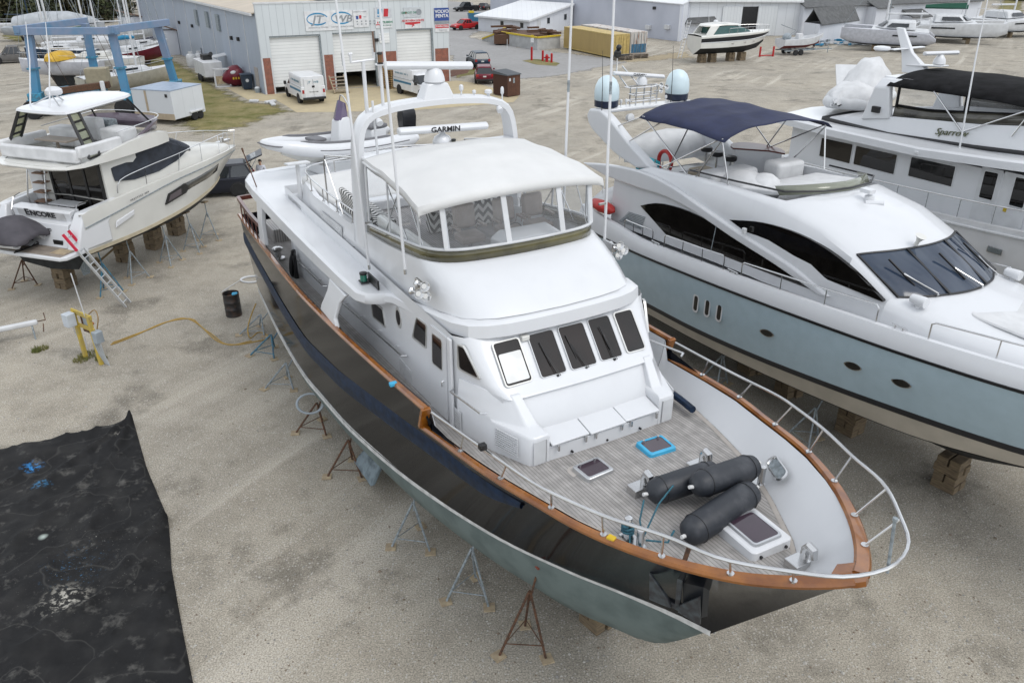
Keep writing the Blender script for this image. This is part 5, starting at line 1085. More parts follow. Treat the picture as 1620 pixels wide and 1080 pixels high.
# aft bulkhead doors and steps to the flybridge
dr = MB().bx(1.10, 1.14, -1.72, .75, 2.85, 4.95).build('saloon_door', DGL, enc, 0)
for y in (-1.72, -.95, -.12, .75): MB().bx(1.07, 1.15, y-.05, y+.05, 2.82, 4.97).build('door_frame', BLACK, dr, 0)
for k in range(6): MB().bx(.55+k*.07, .95+k*.07, .95, 1.45, 2.95+k*.36, 3.0+k*.36).build('stair_tread', pm('teak_tread', (.22, .13, .08), .6), enc, 0, .01)
m = MB(); m.tube([(.6, .92, 2.9), (1.15, .92, 5.1)], .03, 6); m.tube([(.5, 1.5, 2.9), (.5, 1.55, 3.6), (.9, 1.55, 5.0)], .03, 6); m.build('stair_rail', SILV, enc)
m = MB(); m.bx(1.05, 1.3, 1.2, 1.86, 2.8, 5.0); m.build('stair_side', W, enc, 0)
# flybridge deck
FO = [(-.50, 0), (-.47, 1.2), (-.30, 1.72), (.2, 2.06), (1.2, 2.16), (2.6, 2.16), (4.0, 2.05), (4.9, 1.9), (5.35, 1.5), (5.75, .8), (5.9, 0)]
m = MB(); zt = lambda x: interp([(-.5, 5.09), (.1, 5.14), (.6, 5.22), (1.8, 5.5), (4, 5.62), (4.8, 5.50), (5.9, 5.16)], x)
ins_ = [(x+(.18 if x < 1 else (-.35 if x > 4.6 else 0)), y-.2 if y > .9 else y) for x, y in FO]
m.loft([ring([(x*.97+.05, y*.9) for x, y in FO], lambda x: 5.0), ring(FO, lambda x: 5.06), ring([(x, y-.02) for x, y in FO], zt), ring(ins_, zt), ring(ins_, lambda x: 5.14)], True, True, True); m.build('flybridge', CREAM, enc, 40)
m = MB(); m.bx(.10, .36, -1.85, 1.85, 5.2, 5.68); m.bx(.2, 2.3, -2.0, -1.76, 5.36, 5.80); m.bx(.2, 2.3, 1.76, 2.0, 5.36, 5.80); m.build('aft_cushion', COVER, enc, 40, .07)
m = MB(); m.bx(.9, 1.6, -.7, .9, 5.72, 5.78); m.cyl((1.2, .1, 5.2), (1.2, .1, 5.72), .06); m.build('flybridge_table', pm('grey_teak_top', (.26, .22, .18), .6), enc, 0, .01)
for i, bx_ in enumerate([(2.2, 2.9, .3, 1.6, 5.2, 5.95), (2.7, 3.6, -1.6, -.5, 5.2, 5.92), (3.4, 3.9, .3, 1.2, 5.2, 6.1)]): soft('seat_cover', [bx_], COVER, enc, .1)
soft('helm_pod', [(4.0, 4.5, .2, 1.4, 5.2, 5.95)], GALV, enc, .1)
m = MB(); r0 = [(3.2, -1.86, 5.6), (4.0, -1.80, 5.64), (4.6, -1.6, 5.58), (5.05, -1.0, 5.50), (5.2, 0, 5.46), (5.05, 1.0, 5.50), (4.6, 1.6, 5.58), (4.0, 1.80, 5.64), (3.2, 1.86, 5.6)]
r1 = [(3.3, -1.86, 5.63), (4.1, -1.82, 5.92), (4.75, -1.66, 6.02), (5.25, -1.05, 6.0), (5.4, 0, 5.98), (5.25, 1.05, 6.0), (4.75, 1.66, 6.02), (4.1, 1.82, 5.92), (3.3, 1.86, 5.63)]
m.grid([r0, r1]); m.build('tinted_windshield', pm('purple_acrylic', (.10, .075, .10), .1, coat=.4), enc, 50, solid=.012)
m = MB(); m.tube(catmull([(2.2, -1.9, 5.95), (4.1, -1.86, 6.06), (4.8, -1.68, 6.12), (5.3, -1.0, 6.1), (5.45, 0, 6.08), (5.3, 1.0, 6.1), (4.8, 1.68, 6.12), (4.1, 1.86, 6.06), (2.2, 1.9, 5.95)], 30), .018, 6); m.build('flybridge_rail', SILV, enc)
HT = [(.60, 0), (.62, .8), (.72, 1.22), (1.1, 1.34), (2.6, 1.34), (3.7, 1.22), (4.3, .95), (4.55, .4), (4.6, 0)]
m = MB(); zh = lambda x: 6.86+.13*sin(min(1, max(0, (x-.5)/3.2))*pi*.55)
m.loft([ring([(2.5+(x-2.5)*.93, y*.92) for x, y in HT], lambda x: zh(x)-.10), ring(HT, lambda x: zh(x)-.03), ring([(2.5+(x-2.5)*.985, y*.97) for x, y in HT], lambda x: zh(x)+.05), ring([(2.5+(x-2.5)*.8, y*.78) for x, y in HT], lambda x: zh(x)+.10), ring([(2.5+(x-2.5)*.3, y*.3) for x, y in HT], lambda x: zh(x)+.12)], True, True, True); m.build('hardtop', W, enc, 45)
OLIV = pm_glass('olive_glass', (.55, .58, .42), .45)
for s in (-1, 1):
    lg = MB(); a0, a1, b0, b1 = Vector((.55, s*2.02, 5.32)), Vector((1.05, s*2.02, 5.36)), Vector((.85, s*1.2, 6.85)), Vector((1.3, s*1.2, 6.88))
    lg.bar(a0, b0, .09, .09); lg.bar(a1, b1, .09, .09)
    for k in range(6): t = k/5; lg.bar(a0.lerp(b0, t), a1.lerp(b1, t), .07, .07)
    lo = lg.build('hardtop_leg', BLACK, enc, 0); MB().add([a0, a1, b1, b0], [(0, 1, 2, 3)]).build('leg_glass', OLIV, lo, 0)
    MB().bar((3.9, s*1.1, 6.9), (4.75, s*1.5, 5.62), .05, .07).build('front_strut', BLACK, enc, 0); 
    # bow rails
    m = MB(); R_ = catmull([(1.5, s*2.0, 3.75), (1.75, s*2.0, 4.2), (3.2, s*2.02, 4.38), (5.2, s*1.93, 4.46), (7.8, s*1.5, 4.5), (9.8, s*.8, 4.34), (11.1, s*.35, 4.12), (11.6, 0, 4.08)], 40); m.tube(R_, .02, 6)
    for x in (3.2, 5.2, 7.0, 8.8, 10.2, 11.1): q = min(R_, key=lambda p: abs(p.x-x)); y_, z_ = interp(SHE, min(x-.15, 11.3)); m.cyl((x-.15, s*y_*.93, z_), q, .016, n=6)
    m.build('bow_rail', SILV, enc)
    g = MB().ext([(x, s*(2.02-(x-3.7)**2*.012*(1 if x > 3.7 else 0)), z) for x, z in ((3.72, 2.66), (3.98, 3.06), (5.1, 3.22), (5.25, 2.98), (5.05, 2.82))], (0, s*.16, 0)).build('hull_window', BLACK, enc, 0)
    MB().ext([(x, s*(2.18), z) for x, z in ((3.86, 2.75), (4.06, 3.0), (4.75, 3.1), (4.7, 2.86))], (0, s*.012, 0)).build('pane', pm('mauve_glass', (.09, .075, .085), .08, coat=.4), g, 0)
    m = MB(); xs = [5.15+.35*i for i in range(10)]
    def hw(x, z): 
        b_, c_ = interp(RBE, x), interp(CHE, x); t = (z-c_[1])/(b_[1]-c_[1]); return lerp(c_[0], b_[0], t)
    m.grid([[(x, s*(hw(x, z0+.02*(x-5))+.035), z0+.02*(x-5)) for x in xs] for z0 in (2.86, 3.2)]); m.build('hull_window_strip', pm('smoke_strip', (.045, .045, .04), .12, coat=.3), enc, 40, solid=.05)
    MB().ext([(x, s*2.15, z) for x, z in ((.85, 2.55), (1.9, 2.78), (1.95, 2.98), (.95, 2.80))], (0, s*.06, 0)).build('air_intake', W, enc, 0, .03)
    m = MB(); m.tube([(-.3, s*1.5, 2.9), (-.4, s*1.5, 3.3), (-.1, s*1.6, 3.7), (.3, s*1.7, 3.75)], .02, 6); m.build('stern_handrail', SILV, enc)
text('P R E S T I G E   4 6 0', .10, pm('letter_grey', (.22, .22, .23), .4), enc, frame3((2.35, -2.225, 3.42), (1, 0, .09), (0, 0, 1)), sx=1.15, ext=.012, bold=-.003)
m = MB(); m.box((10.6, 0, 3.72), (.9, .25, .1)); m.tube([(10.4, -.1, 3.75), (10.4, -.1, 3.95)], .1, 8); m.build('anchor_gear', SILV, enc)
rb_ = MB().lathe([(.25, 0), (.3, .06), (.3, .18), (.2, .27), (.08, .3)], (1.75, .25, 7.32), 18).build('radar_dome', W, enc, 45)
m = MB(); m.tube([(1.2, -.5, 6.98), (1.6, .25, 7.34)], .03, 6); m.tube([(1.2, .9, 6.98), (1.6, .25, 7.34)], .03, 6); m.tube([(2.2, .25, 6.98), (1.75, .25, 7.34)], .03, 6); m.build('radar_bracket', SILV, rb_)
for y in (.75, -.2): MB().tube([(1.0, y, 6.98), (1.5, y*1.0, 8.6), (1.75, y, 9.9)], [.03, .024, .012], 7).build('whip_antenna', W, enc)
for s in (-1, 1):
    m = MB(); m.loft([[(.0, s*.75-.05, 1.3), (.5, s*.75-.05, 1.3), (.5, s*.75+.05, 1.3), (.0, s*.75+.05, 1.3)], [(.1, s*.75-.03, .65), (.4, s*.75-.03, .65), (.4, s*.75+.03, .65), (.1, s*.75+.03, .65)]], True, True, True); m.build('rudder', GALV, enc, 0)
    m = MB(); m.tube([(1.9, s*.75, 1.2), (.7, s*.75, .85)], .04)
    for k in range(4):
        a = pi/2*k; d = Vector((.12, cos(a)*.3, sin(a)*.3)); c0 = Vector((.75, s*.75, .87)); m.ext([c0, c0+d*.6+Vector((.08, -sin(a)*.1, cos(a)*.1)), c0+d, c0+d*.6-Vector((.08, -sin(a)*.1, cos(a)*.1))], (.02, 0, 0))
    m.build('propeller', pm('bronze', (.2, .14, .07), .5, metal=.7), enc, 0)
def EW(x, y, z): return enc.matrix_basis @ Vector((x, y, z))
# tender under a grey cover on the platform
tn = thing('covered_tender', 'small inflatable tender under a charcoal cover on the swim platform', 'tender', EW(-1.35, 1.2, 2.21), ER)
TC = pm('charcoal_cover', (.075, .07, .08), .85, c2=(.05, .047, .055), scale=2, bump=.5, bscale=4)
m = MB(); m.tube(catmull([(-.62, -1.5, .42), (-.66, .6, .38), (-.4, 1.7, .42), (0, 1.95, .45), (.4, 1.7, .42), (.62, .6, .38), (.58, -1.5, .42)], 30), .21, 10); m.build('tube', W2, tn, 50)
m = MB(); m.loft([[(-.5, -1.4, .3), (0, -1.4, .12), (.5, -1.4, .3)], [(-.5, .8, .3), (0, .8, .1), (.5, .8, .3)], [(-.1, 1.8, .4), (0, 1.8, .3), (.1, 1.8, .4)]], False); m.build('hull', W2, tn, 30)
m = MB(); R_ = []
for t, w, h in ((-1.8, .4, .12), (-1.72, .80, .28), (-1.2, .90, .62), (-.6, .92, .80), (0, .93, .58), (.8, .92, .44), (1.5, .84, .40), (2.0, .60, .34), (2.25, .2, .14)):
    R_.append([(w*cos(a), t, .40+h*max(0, sin(a))**.9+.02*sin(a*5+t*3)) for a in [pi*k/16 for k in range(17)]])
m.loft(R_, False); m.build('cover', TC, tn, 60, solid=.02)
for y in (-1.2, .9):
    m = MB()
    for s in (-1, 1): m.bar((s*.55, y, .02), (s*.2, y, .3), .04, .04); m.bar((s*.2, y, .02), (s*.55, y, .3), .04, .04)
    m.bar((-.6, y, .03), (.6, y, .03), .05, .05); m.build('chock', BLACK, tn, 0)
# ladder
f1, f2 = GP(196.5, 486), GP(209, 479); tpv = EW(-1.05, -2.0, 2.62); fm = (f1+f2)/2; dxy = Vector((tpv.x-fm.x, tpv.y-fm.y, 0)); n_ = Vector((-dxy.y, dxy.x, 0)).normalized()
ld = thing('ladder', 'aluminium ladder with red tips leaning on the stern of the cruiser', 'ladder', fm, 0)
u_ = (tpv-fm)*1.13
for s in (-1, 1):
    o_ = n_*(.22*s); MB().bar(o_, o_+u_, .035, .09).build('rail', ALU, ld, 0); MB().bar(o_+u_*.78, o_+u_*1.0, .05, .10).build('red_wrap', pm('red_plastic', (.55, .015, .05), .5), ld, 0)
for k in range(11): c_ = u_*(.06+k*.088); MB().cyl(c_-n_*.22, c_+n_*.22, .02, n=6).build('rung', ALU, ld)
for i, (a, b, c, lx, mt) in enumerate([((18, 455), (40, 447), (62, 450), (-.1, 1.5), RUST), ((153, 467), (175, 472), (193, 450), (1.2, -1.9), BLUEJ), ((196, 436), (214, 452), (240, 440), (2.6, -1.95), GALV), ((250, 412), (270, 423), (294, 413), (4.1, -1.95), GALV), ((291, 395), (309, 402), (330, 391), (5.4, -1.8), GALV), ((315, 375), (338, 383), (352, 372), (6.8, -1.5), GALV)]):
    p = (GP(*a)+GP(*b)+GP(*c))/3; l = enc.matrix_basis.inverted() @ p
    jack(p, EW(l.x, lerp(l.y, lx[1]*.86, .8), 1.78 if i else 1.6), '%s %s stand from the stern beside the white cruiser' % (ORD[i], {RUST: 'rusty', GALV: 'grey', BLUEJ: 'blue'}[mt]), mt, 'stands beside the white cruiser', .3*i)
for i, (px, py, h) in enumerate([(106, 453, 1.1), (200, 412, 1.0), (246, 392, .95), (281, 370, 1.05)]):
    p = GP(px, py); blocks((p.x, p.y, 0), h, '%s dark timber stack from the stern under the white cruiser' % ORD[i], 'keel blocks', ER, .6)

# ================================================================== second flybridge yacht, far right
PR = radians(90-150); PO = Vector((20.19, 21.144, 0))
spa = thing('trawler_yacht', 'tall white yacht with black canopy and black pinstripe at the right edge', 'yacht', PO, PR)
GREYW = pm('grey_white_paint', (.60, .60, .605), .4, var=.05, scale=1.5)
BCAN = pm('black_canvas', (.010, .010, .011), .9, spec=.15, var=.3, scale=3, bump=.3, bscale=8)
BRZ = pm('smoked_bronze', (.075, .07, .055), .08, var=.4, scale=1.3, coat=.4)
m = MB(); md = MB()
for s in (-1, 1):
    sh = catmull([(-16, s*2.6, 4.0), (-12, s*2.75, 3.98), (-7, s*2.8, 4.15), (-3, s*2.75, 4.4), (1, s*2.3, 4.75), (4, s*1.3, 5.1), (6, s*.05, 5.4)], 40); wl = catmull([(-16, s*2.3, 1.6), (-12, s*2.5, 1.6), (-7, s*2.5, 1.7), (-3, s*2.2, 1.9), (0, s*1.5, 2.1), (2.5, s*.7, 2.3), (4.3, s*.05, 2.5)], 40)
    m.grid([[Vector((p.x, 0, .6)) for p in wl], up(wl, -.6, -.3), wl, between(wl, sh, .5, .05), sh, up(sh, .18, .0), [Vector((p.x, p.y*.95, p.z+.18)) for p in sh]])
    md.grid([[Vector((p.x, p.y*.95, p.z+.06)) for p in sh], [Vector((p.x, 0, p.z+.1)) for p in sh]])
    m2 = MB(); m2.grid([up(sh, -.06), up(sh, -.05, .06), up(sh, .0, .06), up(sh, .01)]); m2.build('rub_rail', W2, spa, 30)
    # side-deck rail
    m2 = MB(); R_ = [Vector((p.x, p.y*.97, p.z+.8)) for p in sh]; m2.tube(R_, .022, 6)
    for i in range(1, 40, 2): m2.cyl(R_[i], R_[i]-Vector((0, 0, .65)), .016, n=6)
    m2.build('side_rail', SILV, spa)
m.build('hull', GREYW, spa, 45); md.build('deck', W2, spa, 40)
m = MB(); HO = [(-1.2, 0), (-1.5, 1.2), (-2.6, 1.9), (-3.6, 2.12), (-5, 2.15), (-8, 2.15), (-12, 2.15), (-14, 2.1), (-14.2, 0)]
m.loft([ring([(x+(.5 if x > -3 else 0), y) for x, y in HO], lambda x: 4.0), ring(HO, lambda x: 5.0), ring([(x-(.6 if x > -3 else 0), y) for x, y in HO], lambda x: 5.95)], True); m.build('deckhouse', W, spa, 35)
OV2 = [(-1.6, 0), (-1.9, 1.3), (-2.8, 2.2), (-3.8, 2.62), (-5.2, 2.75), (-8, 2.75), (-12, 2.72), (-14.5, 2.6), (-15, 0)]
ob = lambda x: interp([(-15, 5.95), (-13, 5.95), (-9, 5.87), (-5, 6.15), (-3, 6.28), (-1, 6.35)], x); 
m = MB(); m.loft([ring([(x, y*.9) for x, y in OV2], ob), ring(OV2, lambda x: ob(x)+.06), ring(OV2, lambda x: ob(x)+.30), ring([(x, y*.97) for x, y in OV2], lambda x: ob(x)+.36)], True, True, True); m.build('boat_deck', W, spa, 35)
F2B = [(-2.4, 0), (-2.7, 1.2), (-3.5, 1.9), (-4.6, 2.2), (-6.5, 2.28), (-9.6, 2.28), (-12.6, 2.2), (-12.8, 0)]; F2T = [(-3.6, 0), (-3.8, 1.2), (-4.3, 1.8), (-5.0, 2.05), (-6.5, 2.12), (-9.6, 2.12), (-12.3, 2.05), (-12.5, 0)]
ft = lambda x: interp([(-13, 6.42), (-10.6, 6.88), (-9.6, 7.0), (-8.4, 7.02), (-5, 7.46), (-3, 7.55)], x)
m = MB(); m.loft([ring(F2B, lambda x: ob(x)+.34), ring(F2T, ft), ring([(x, y*.93) for x, y in F2T], ft), ring([(x, y*.93) for x, y in F2T], lambda x: 6.5)], True, False, True); m.build('flybridge', W, spa, 35)
for dz, w, nm_ in ((.0, .13, 'pinstripe'), (-.12, .03, 'thin_pinstripe')):
    m = MB(); A_ = ring([(x+.0, y+.012) for x, y in F2B], lambda x: ob(x)+.46+dz); m.loft([[Vector((p.x*1.0+(.012 if p.x > -3 else 0), p.y*(1-.0), p.z)) for p in A_], [Vector((p.x-(.10*(w/.13) if p.x > -4 else 0), p.y*(1-.012*(w/.13)), p.z+w)) for p in A_]], True); m.build(nm_, LX, spa, 30, solid=.01)
text('Sparrow', .31, pm('letter_olive', (.10, .11, .05), .4), spa, frame3((-7.35, -2.215, 6.86), (1, 0, .10), (0, .17, 1)), shear=.35, sx=1.05, bold=-.003, ext=.02)
cur = [(x, y) for x, y in F2T if x > -9.8]
edge = sorted(set(cur+[(-9.7, 2.12)]), key=lambda q: -q[0]); EE = catmull([(x, -y, 0) for x, y in reversed(edge)]+[(x, y, 0) for x, y in edge[1:]], 44)
m = MB(); m.grid([[Vector((p.x, p.y*.985, ft(p.x)-.01)) for p in EE], [Vector((p.x, p.y*.97, ft(p.x)+.34)) for p in EE]]); m.build('wind_deflector', BRZ, spa, 40, solid=.012)
foot = [Vector((p.x, p.y*.97, ft(p.x)+.34)) for p in EE]; head = [Vector((p.x-(.25 if p.x > -4.8 else 0), p.y*.99, 8.08)) for p in EE]
m = MB(); m.grid([foot, head]); m.build('clear_curtain', CLEAR, spa, 40)
m = MB(); m.grid([foot, [a.lerp(b, .12) for a, b in zip(foot, head)]]); m.grid([[a.lerp(b, .9) for a, b in zip(foot, head)], head])
for i in (1, 8, 14, 19, 24, 29, 35, 42): m.bar(foot[i], head[i], .16, .03, up=(EE[i].x+7, EE[i].y*2, 0))
m.build('curtain_border', BCAN, spa, 30, solid=.01)
def cp2(u, v): 
    x = lerp(-10.1, -4.0-.35*abs(v)**2, u); return Vector((x, v*2.2, 8.05+.36*(1-abs(v)**2.6)+.06*sin(pi*u)-.04*abs(sin(u*pi*3))*(1-abs(v)*.5)-.1*max(0, abs(v)-.9)*10*.5))
m = MB(); m.grid([[cp2(i/20, -1+2*j/18) for j in range(19)] for i in range(21)]); m.build('black_canopy', BCAN, spa, 50, solid=.02)
m = MB()
for s in (-1, 1): m.tube([(-8.3, s*2.18, 8.05), (-7.0, s*2.2, 6.95)], .025, 6); m.tube([(-5.0, s*2.15, 8.0), (-7.0, s*2.2, 6.95)], .025, 6); m.tube([(-5.0, s*2.15, 8.0), (-5.4, s*2.2, 7.1)], .025, 6); m.tube([(-5.0, s*2.15, 8.0), (-3.6, s*1.95, 7.1)], .025, 6)
m.build('canopy_frame', SILV, spa)
for s in (-1, 1): MB().loft([[(-10.9, s*2.2, 6.7), (-9.75, s*2.2, 6.9), (-9.75, s*1.95, 6.9), (-10.9, s*1.95, 6.7)], [(-10.6, s*2.18, 7.9), (-10.0, s*2.18, 7.95), (-10.0, s*1.95, 7.95), (-10.6, s*1.95, 7.9)], [(-10.5, s*1.95, 8.2), (-9.8, s*1.95, 8.22), (-9.8, s*1.7, 8.22), (-10.5, s*1.7, 8.2)]], True, True, True).build('arch_leg', W, spa, 30, .05)
MB().bx(-10.6, -9.4, -1.72, 1.72, 8.14, 8.24).build('arch_top', W, spa, 30, .04)
m = MB(); m.loft([[(-11.0, -.22, 8.2), (-9.9, -.16, 8.22), (-9.9, .16, 8.22), (-11.0, .22, 8.2)], [(-11.25, -.14, 8.9), (-10.85, -.08, 8.9), (-10.85, .08, 8.9), (-11.25, .14, 8.9)], [(-11.7, -.10, 9.7), (-11.4, -.05, 9.7), (-11.4, .05, 9.7), (-11.7, .10, 9.7)]], True, True, True); m.loft([[(-10.9, -.2, 8.45), (-9.5, -.25, 8.55), (-9.5, .25, 8.55), (-10.9, .2, 8.45)], [(-10.9, -.2, 8.5), (-9.5, -.25, 8.6), (-9.5, .25, 8.6), (-10.9, .2, 8.5)]], True, True, True); m.loft([[(-11.2, -.9, 9.0), (-11.0, -.9, 9.0), (-11.0, .9, 9.0), (-11.2, .9, 9.0)], [(-11.2, -.9, 9.05), (-11.0, -.9, 9.05), (-11.0, .9, 9.05), (-11.2, .9, 9.05)]], True, True, True); m.build('mast_fin', W, spa, 30, .03)
radar(spa, (-9.75, 0, 8.6), (-9.9, -.75, 9.0), (-9.6, .75, 8.98), [(.18, 0), (.22, .04), (.19, .18), (.1, .32), (.05, .36)], W, h=.07, w=.09)
m = MB(); m.lathe([(.25, 0), (.3, .05), (.28, .12), (.1, .15)], (-11.3, -1.2, 9.0), 14); m.build('antenna_disc', W, spa)
for s in (-1, 1):
    for a_, b_, z0, z1 in ((-12.5, -11.0, 5.0, 5.76), (-10.9, -9.1, 5.02, 5.76), (-8.6, -6.9, 5.1, 5.82), (-5.95, -5.45, 5.0, 5.92), (-4.95, -4.45, 5.0, 5.95)):
        yy = s*(2.15 if a_ < -6.5 else 2.17); window([(a_, yy, z1), (b_, yy, z1+.02), (b_+.02, yy, z0), (a_+.02, yy, z0)], (0, s, 0), spa, W2, DGL, .03, .04, .02)
    window([(-4.1, s*2.15, 5.95), (-3.4, s*2.1, 5.95), (-2.9, s*1.98, 5.15), (-4.15, s*2.15, 5.05)], (.1, s, 0), spa, W2, DGL, .03, .04, .03)
    for x0, x1 in ((-6.05, -5.35), (-5.3, -4.35)): MB().bx(x0, x1, s*2.15, s*2.165, 4.12, 6.02).build('side_door', W2, spa, 0, .008)
    MB().bx(-5.1, -4.7, s*2.166, s*2.172, 4.72, 4.92).build('sticker', pm('sticker_white', (.6, .6, .62), .5), spa, 0)
MB().box((-4.98, -2.175, 4.84), (.11, .012, .12)).build('sticker_emblem', pm('sticker_yellow', (.5, .36, .02), .5), spa, 0)
MB().box((-8.05, -2.74, 6.12), (.14, .12, .10)).build('camera', W2, spa, 0, .02)
m = MB(); m.tube([(-6.75, -2.5, 6.35), (-7.05, -2.4, 9.4), (-7.2, -2.35, 12)], [.032, .026, .012], 7); m.build('whip_antenna', W, spa)
for x in (-3.1, -2.2): MB().lathe([(.06, 0), (.07, .03)], (x, -2.6, 3.3), 10, M=Matrix.Rotation(pi/2, 3, 'X')).build('vent_fitting', SILV, spa)
m = MB(); m.box((-4.6, -2.82, 3.7), (.5, .04, .22)); m.build('mooring_fairlead', SILV, spa, 0, .02)
MB().bx(-14.0, -13.2, -1.9, 1.9, 5.0, 5.9).build('aft_enclosure', BCAN, spa, 20, .1)
MB().box((-10.3, -2.24, 7.15), (.3, .14, .22)).build('navigation_light', BLACK, spa, 0, .02)
# covered white inflatable stowed on its boat deck
# ================================================================== ground patches
sheet('road', PX((690, 2), (742, 4), (800, 30), (760, 46), (742, 60), (800, 72), (884, 84), (960, 92), (985, 100), (935, 110), (888, 118), (830, 126), (798, 118), (760, 100), (718, 100), (700, 60)), ASPH, .012, jag=.15, fray=.7)
sheet('concrete_apron', PX((421, 150), (713, 129), (722, 128), (752, 132), (822, 152), (812, 162), (640, 176), (470, 178)), CONC, .010, jag=.05)
sheet('walkway', PX((357, 139), (384, 138), (418, 150), (440, 158), (428, 162), (392, 158)), CONC, .016)
sheet('red_mulch', PX((712, 112), (745, 108), (740, 116), (714, 122)), pm('mulch', (.16, .07, .04), .95, var=.3, scale=9), .02, jag=.1)
sheet('grass_verge', PX((713, 104), (738, 97), (770, 112), (752, 118), (722, 124)), GRASS, .014, jag=.12, fray=.6)
sheet('grass_yard', PX((195, 70), (216, 66), (260, 84), (305, 108), (350, 136), (395, 160), (436, 163), (468, 178), (425, 186), (400, 200), (330, 214), (290, 212), (262, 176), (232, 120)), GRASS, .008, jag=.35, fray=2.5, soft=.2)
sheet('grass_far', PX((0, 62), (0, 38), (60, 34), (110, 40), (60, 60), (30, 70)), GRASS, .008, jag=.4, fray=3)
sheet('traffic_island', PX((826, 97), (842, 94), (865, 95), (886, 101), (880, 105), (850, 103)), GRASS, .03, jag=.06)
sheet('bare_earth', PX((884, 82), (985, 100), (1100, 92), (1090, 80), (1000, 92), (940, 86)), ground_mat('tan_earth', [(.36, .30, .20), (.30, .25, .17), (.24, .2, .14), (.45, .4, .3)], fine=14), .006, jag=.3, fray=2)
sheet('grass_right', PX((1560, 30), (1620, 22), (1620, 2), (1590, -4)), GRASS, .008, jag=.5, fray=2)


# ================================================================== boatyard workshop with three roller doors
c0, c1 = GP(420.8, 150), GP(713, 128.3); bz = heading(c0, c1); bl = (c1-c0).length
wk = thing('workshop', 'pale blue metal workshop with three white roller doors and company signs', 'building', c0, bz)
PANEL = pm_stripes('ribbed_metal', (.53, .565, .58), (.40, .43, .45), 'X', .62, .05, .5, .02, .6, bump=.4)
SIDEP = pm_stripes('side_metal', (.36, .41, .47), (.28, .33, .39), 'X', .9, .04, .5, .02, .3, bump=.3)
def brick(name):
    m = pm(name, (.28, .075, .04), .9, var=.2, scale=3); nt = m.node_tree; N = nt.nodes; L = nt.links; b = N['Principled BSDF']
    base = b.inputs['Base Color'].links[0].from_socket; t = N.new('ShaderNodeTexBrick'); t.inputs['Scale'].default_value = 1; t.inputs['Brick Width'].default_value = .22; t.inputs['Row Height'].default_value = .075; t.inputs['Mortar Size'].default_value = .008
    t.inputs['Mortar'].default_value = (.26, .2, .17, 1); tc = N.new('ShaderNodeTexCoord'); mp = N.new('ShaderNodeMapping'); mp.inputs['Rotation'].default_value = (pi/2, 0, 0); L.new(tc.outputs['Object'], mp.inputs['Vector']); L.new(mp.outputs['Vector'], t.inputs['Vector'])
    L.new(base, t.inputs['Color1']); L.new(base, t.inputs['Color2']); L.new(t.outputs['Color'], b.inputs['Base Color']); return m
BRICK = brick('red_brick')
DOORM = pm_stripes('roller_slats', (.70, .71, .70), (.48, .49, .49), 'Z', .28, .035, .5, .03, .8, bump=.5)
def uof(px, py): return (GP(px, py)-c0).dot((c1-c0).normalized())
D = [(uof(437, 148.5), uof(513, 141.3), 5.05, .55), (uof(531, 140), uof(597, 135.5), 5.1, 1.5), (uof(631.5, 134), uof(688, 130), 5.15, .0)]
TOP = 7.75; DEP = 62; mbk = 3.2
m = MB(); xs = [0]+[v for d in D for v in d[:2]]+[bl]
for i in range(0, len(xs), 2): m.bx(xs[i], xs[i+1], 0, .25, mbk, TOP)
for a, b, t, o in D: m.bx(a, b, 0, .25, t, TOP)
m.build('front_wall', PANEL, wk, 0)
for i in range(0, len(xs), 2): MB().bx(xs[i]+.14, xs[i+1]-.14, .02, .25, 0, mbk).build('brick_pier', BRICK, wk, 0)
for i in range(0, len(xs), 2):
    for x in (xs[i], xs[i+1]-.14): MB().bx(x, x+.14, .0, .25, 0, mbk-.01).build('white_trim', W2, wk, 0)
MB().bx(-.06, bl+.06, -.05, .3, TOP, TOP+.14).build('parapet_trim', W2, wk, 0)
for a, b, t, o in D:
    dr_ = MB().bx(a+.02, b-.02, .30, .36, o, t).build('roller_door', DOORM, wk, 0); m = MB(); m.bx(b-.14, b-.01, .05, .30, 0, t); m.bx(a, b, .06, .30, t-.14, t-.01); m.build('door_jamb', GALV, dr_, 0)
MB().add([(D[1][0], .4, 0), (D[1][1], .4, 0), (D[1][1], 8, 0.02), (D[1][0], 8, .02)], [(0, 1, 2, 3)]).build('shop_floor', CONC, wk, 0)
# side walls, back, roof
sdir = GP(295, 91)-GP(418, 149); ang = atan2(sdir.y, sdir.x)-bz
dv = Vector((cos(ang), sin(ang), 0))
m = MB(); e = .18
def sidewall(x0, name):
    a = Vector((x0, .3, 0)); b = a+dv*DEP; o = MB().add([a, b, b+Vector((0, 0, 7.0)), a+Vector((0, 0, 7.0))], [(0, 1, 2, 3)]); return o
mat_s = pm_stripes('side_metal2', (.33, .375, .44), (.26, .30, .36), 'Y', 1.5, .05, .5, .03, .25, bump=.3)
ws_ = sidewall(.02, 'w').build('side_wall', mat_s, wk, 0, solid=.05); sidewall(bl-.05, 'w').build('side_wall', mat_s, wk, 0, solid=.05)
TAN_R = pm_stripes('tan_roof_metal', (.44, .37, .28), (.34, .28, .21), 'Y', .9, .06, .5, .05, .4, bump=.4)
a, b = Vector((-.25, .32, 6.98)), Vector((bl+.2, .32, 6.98)); mid = Vector((bl/2, .32, 8.6)); 
m = MB(); m.add([a, mid, mid+dv*DEP, a+dv*DEP, b, b+dv*DEP], [(0, 1, 2, 3), (1, 4, 5, 2)]); m.build('roof', TAN_R, wk, 0, solid=.08)
m = MB(); m.bar(a+Vector((-.05, .1, -.1)), a+dv*DEP+Vector((-.05, 0, -.1)), .18, .2); m.build('gutter', W2, wk, 0)
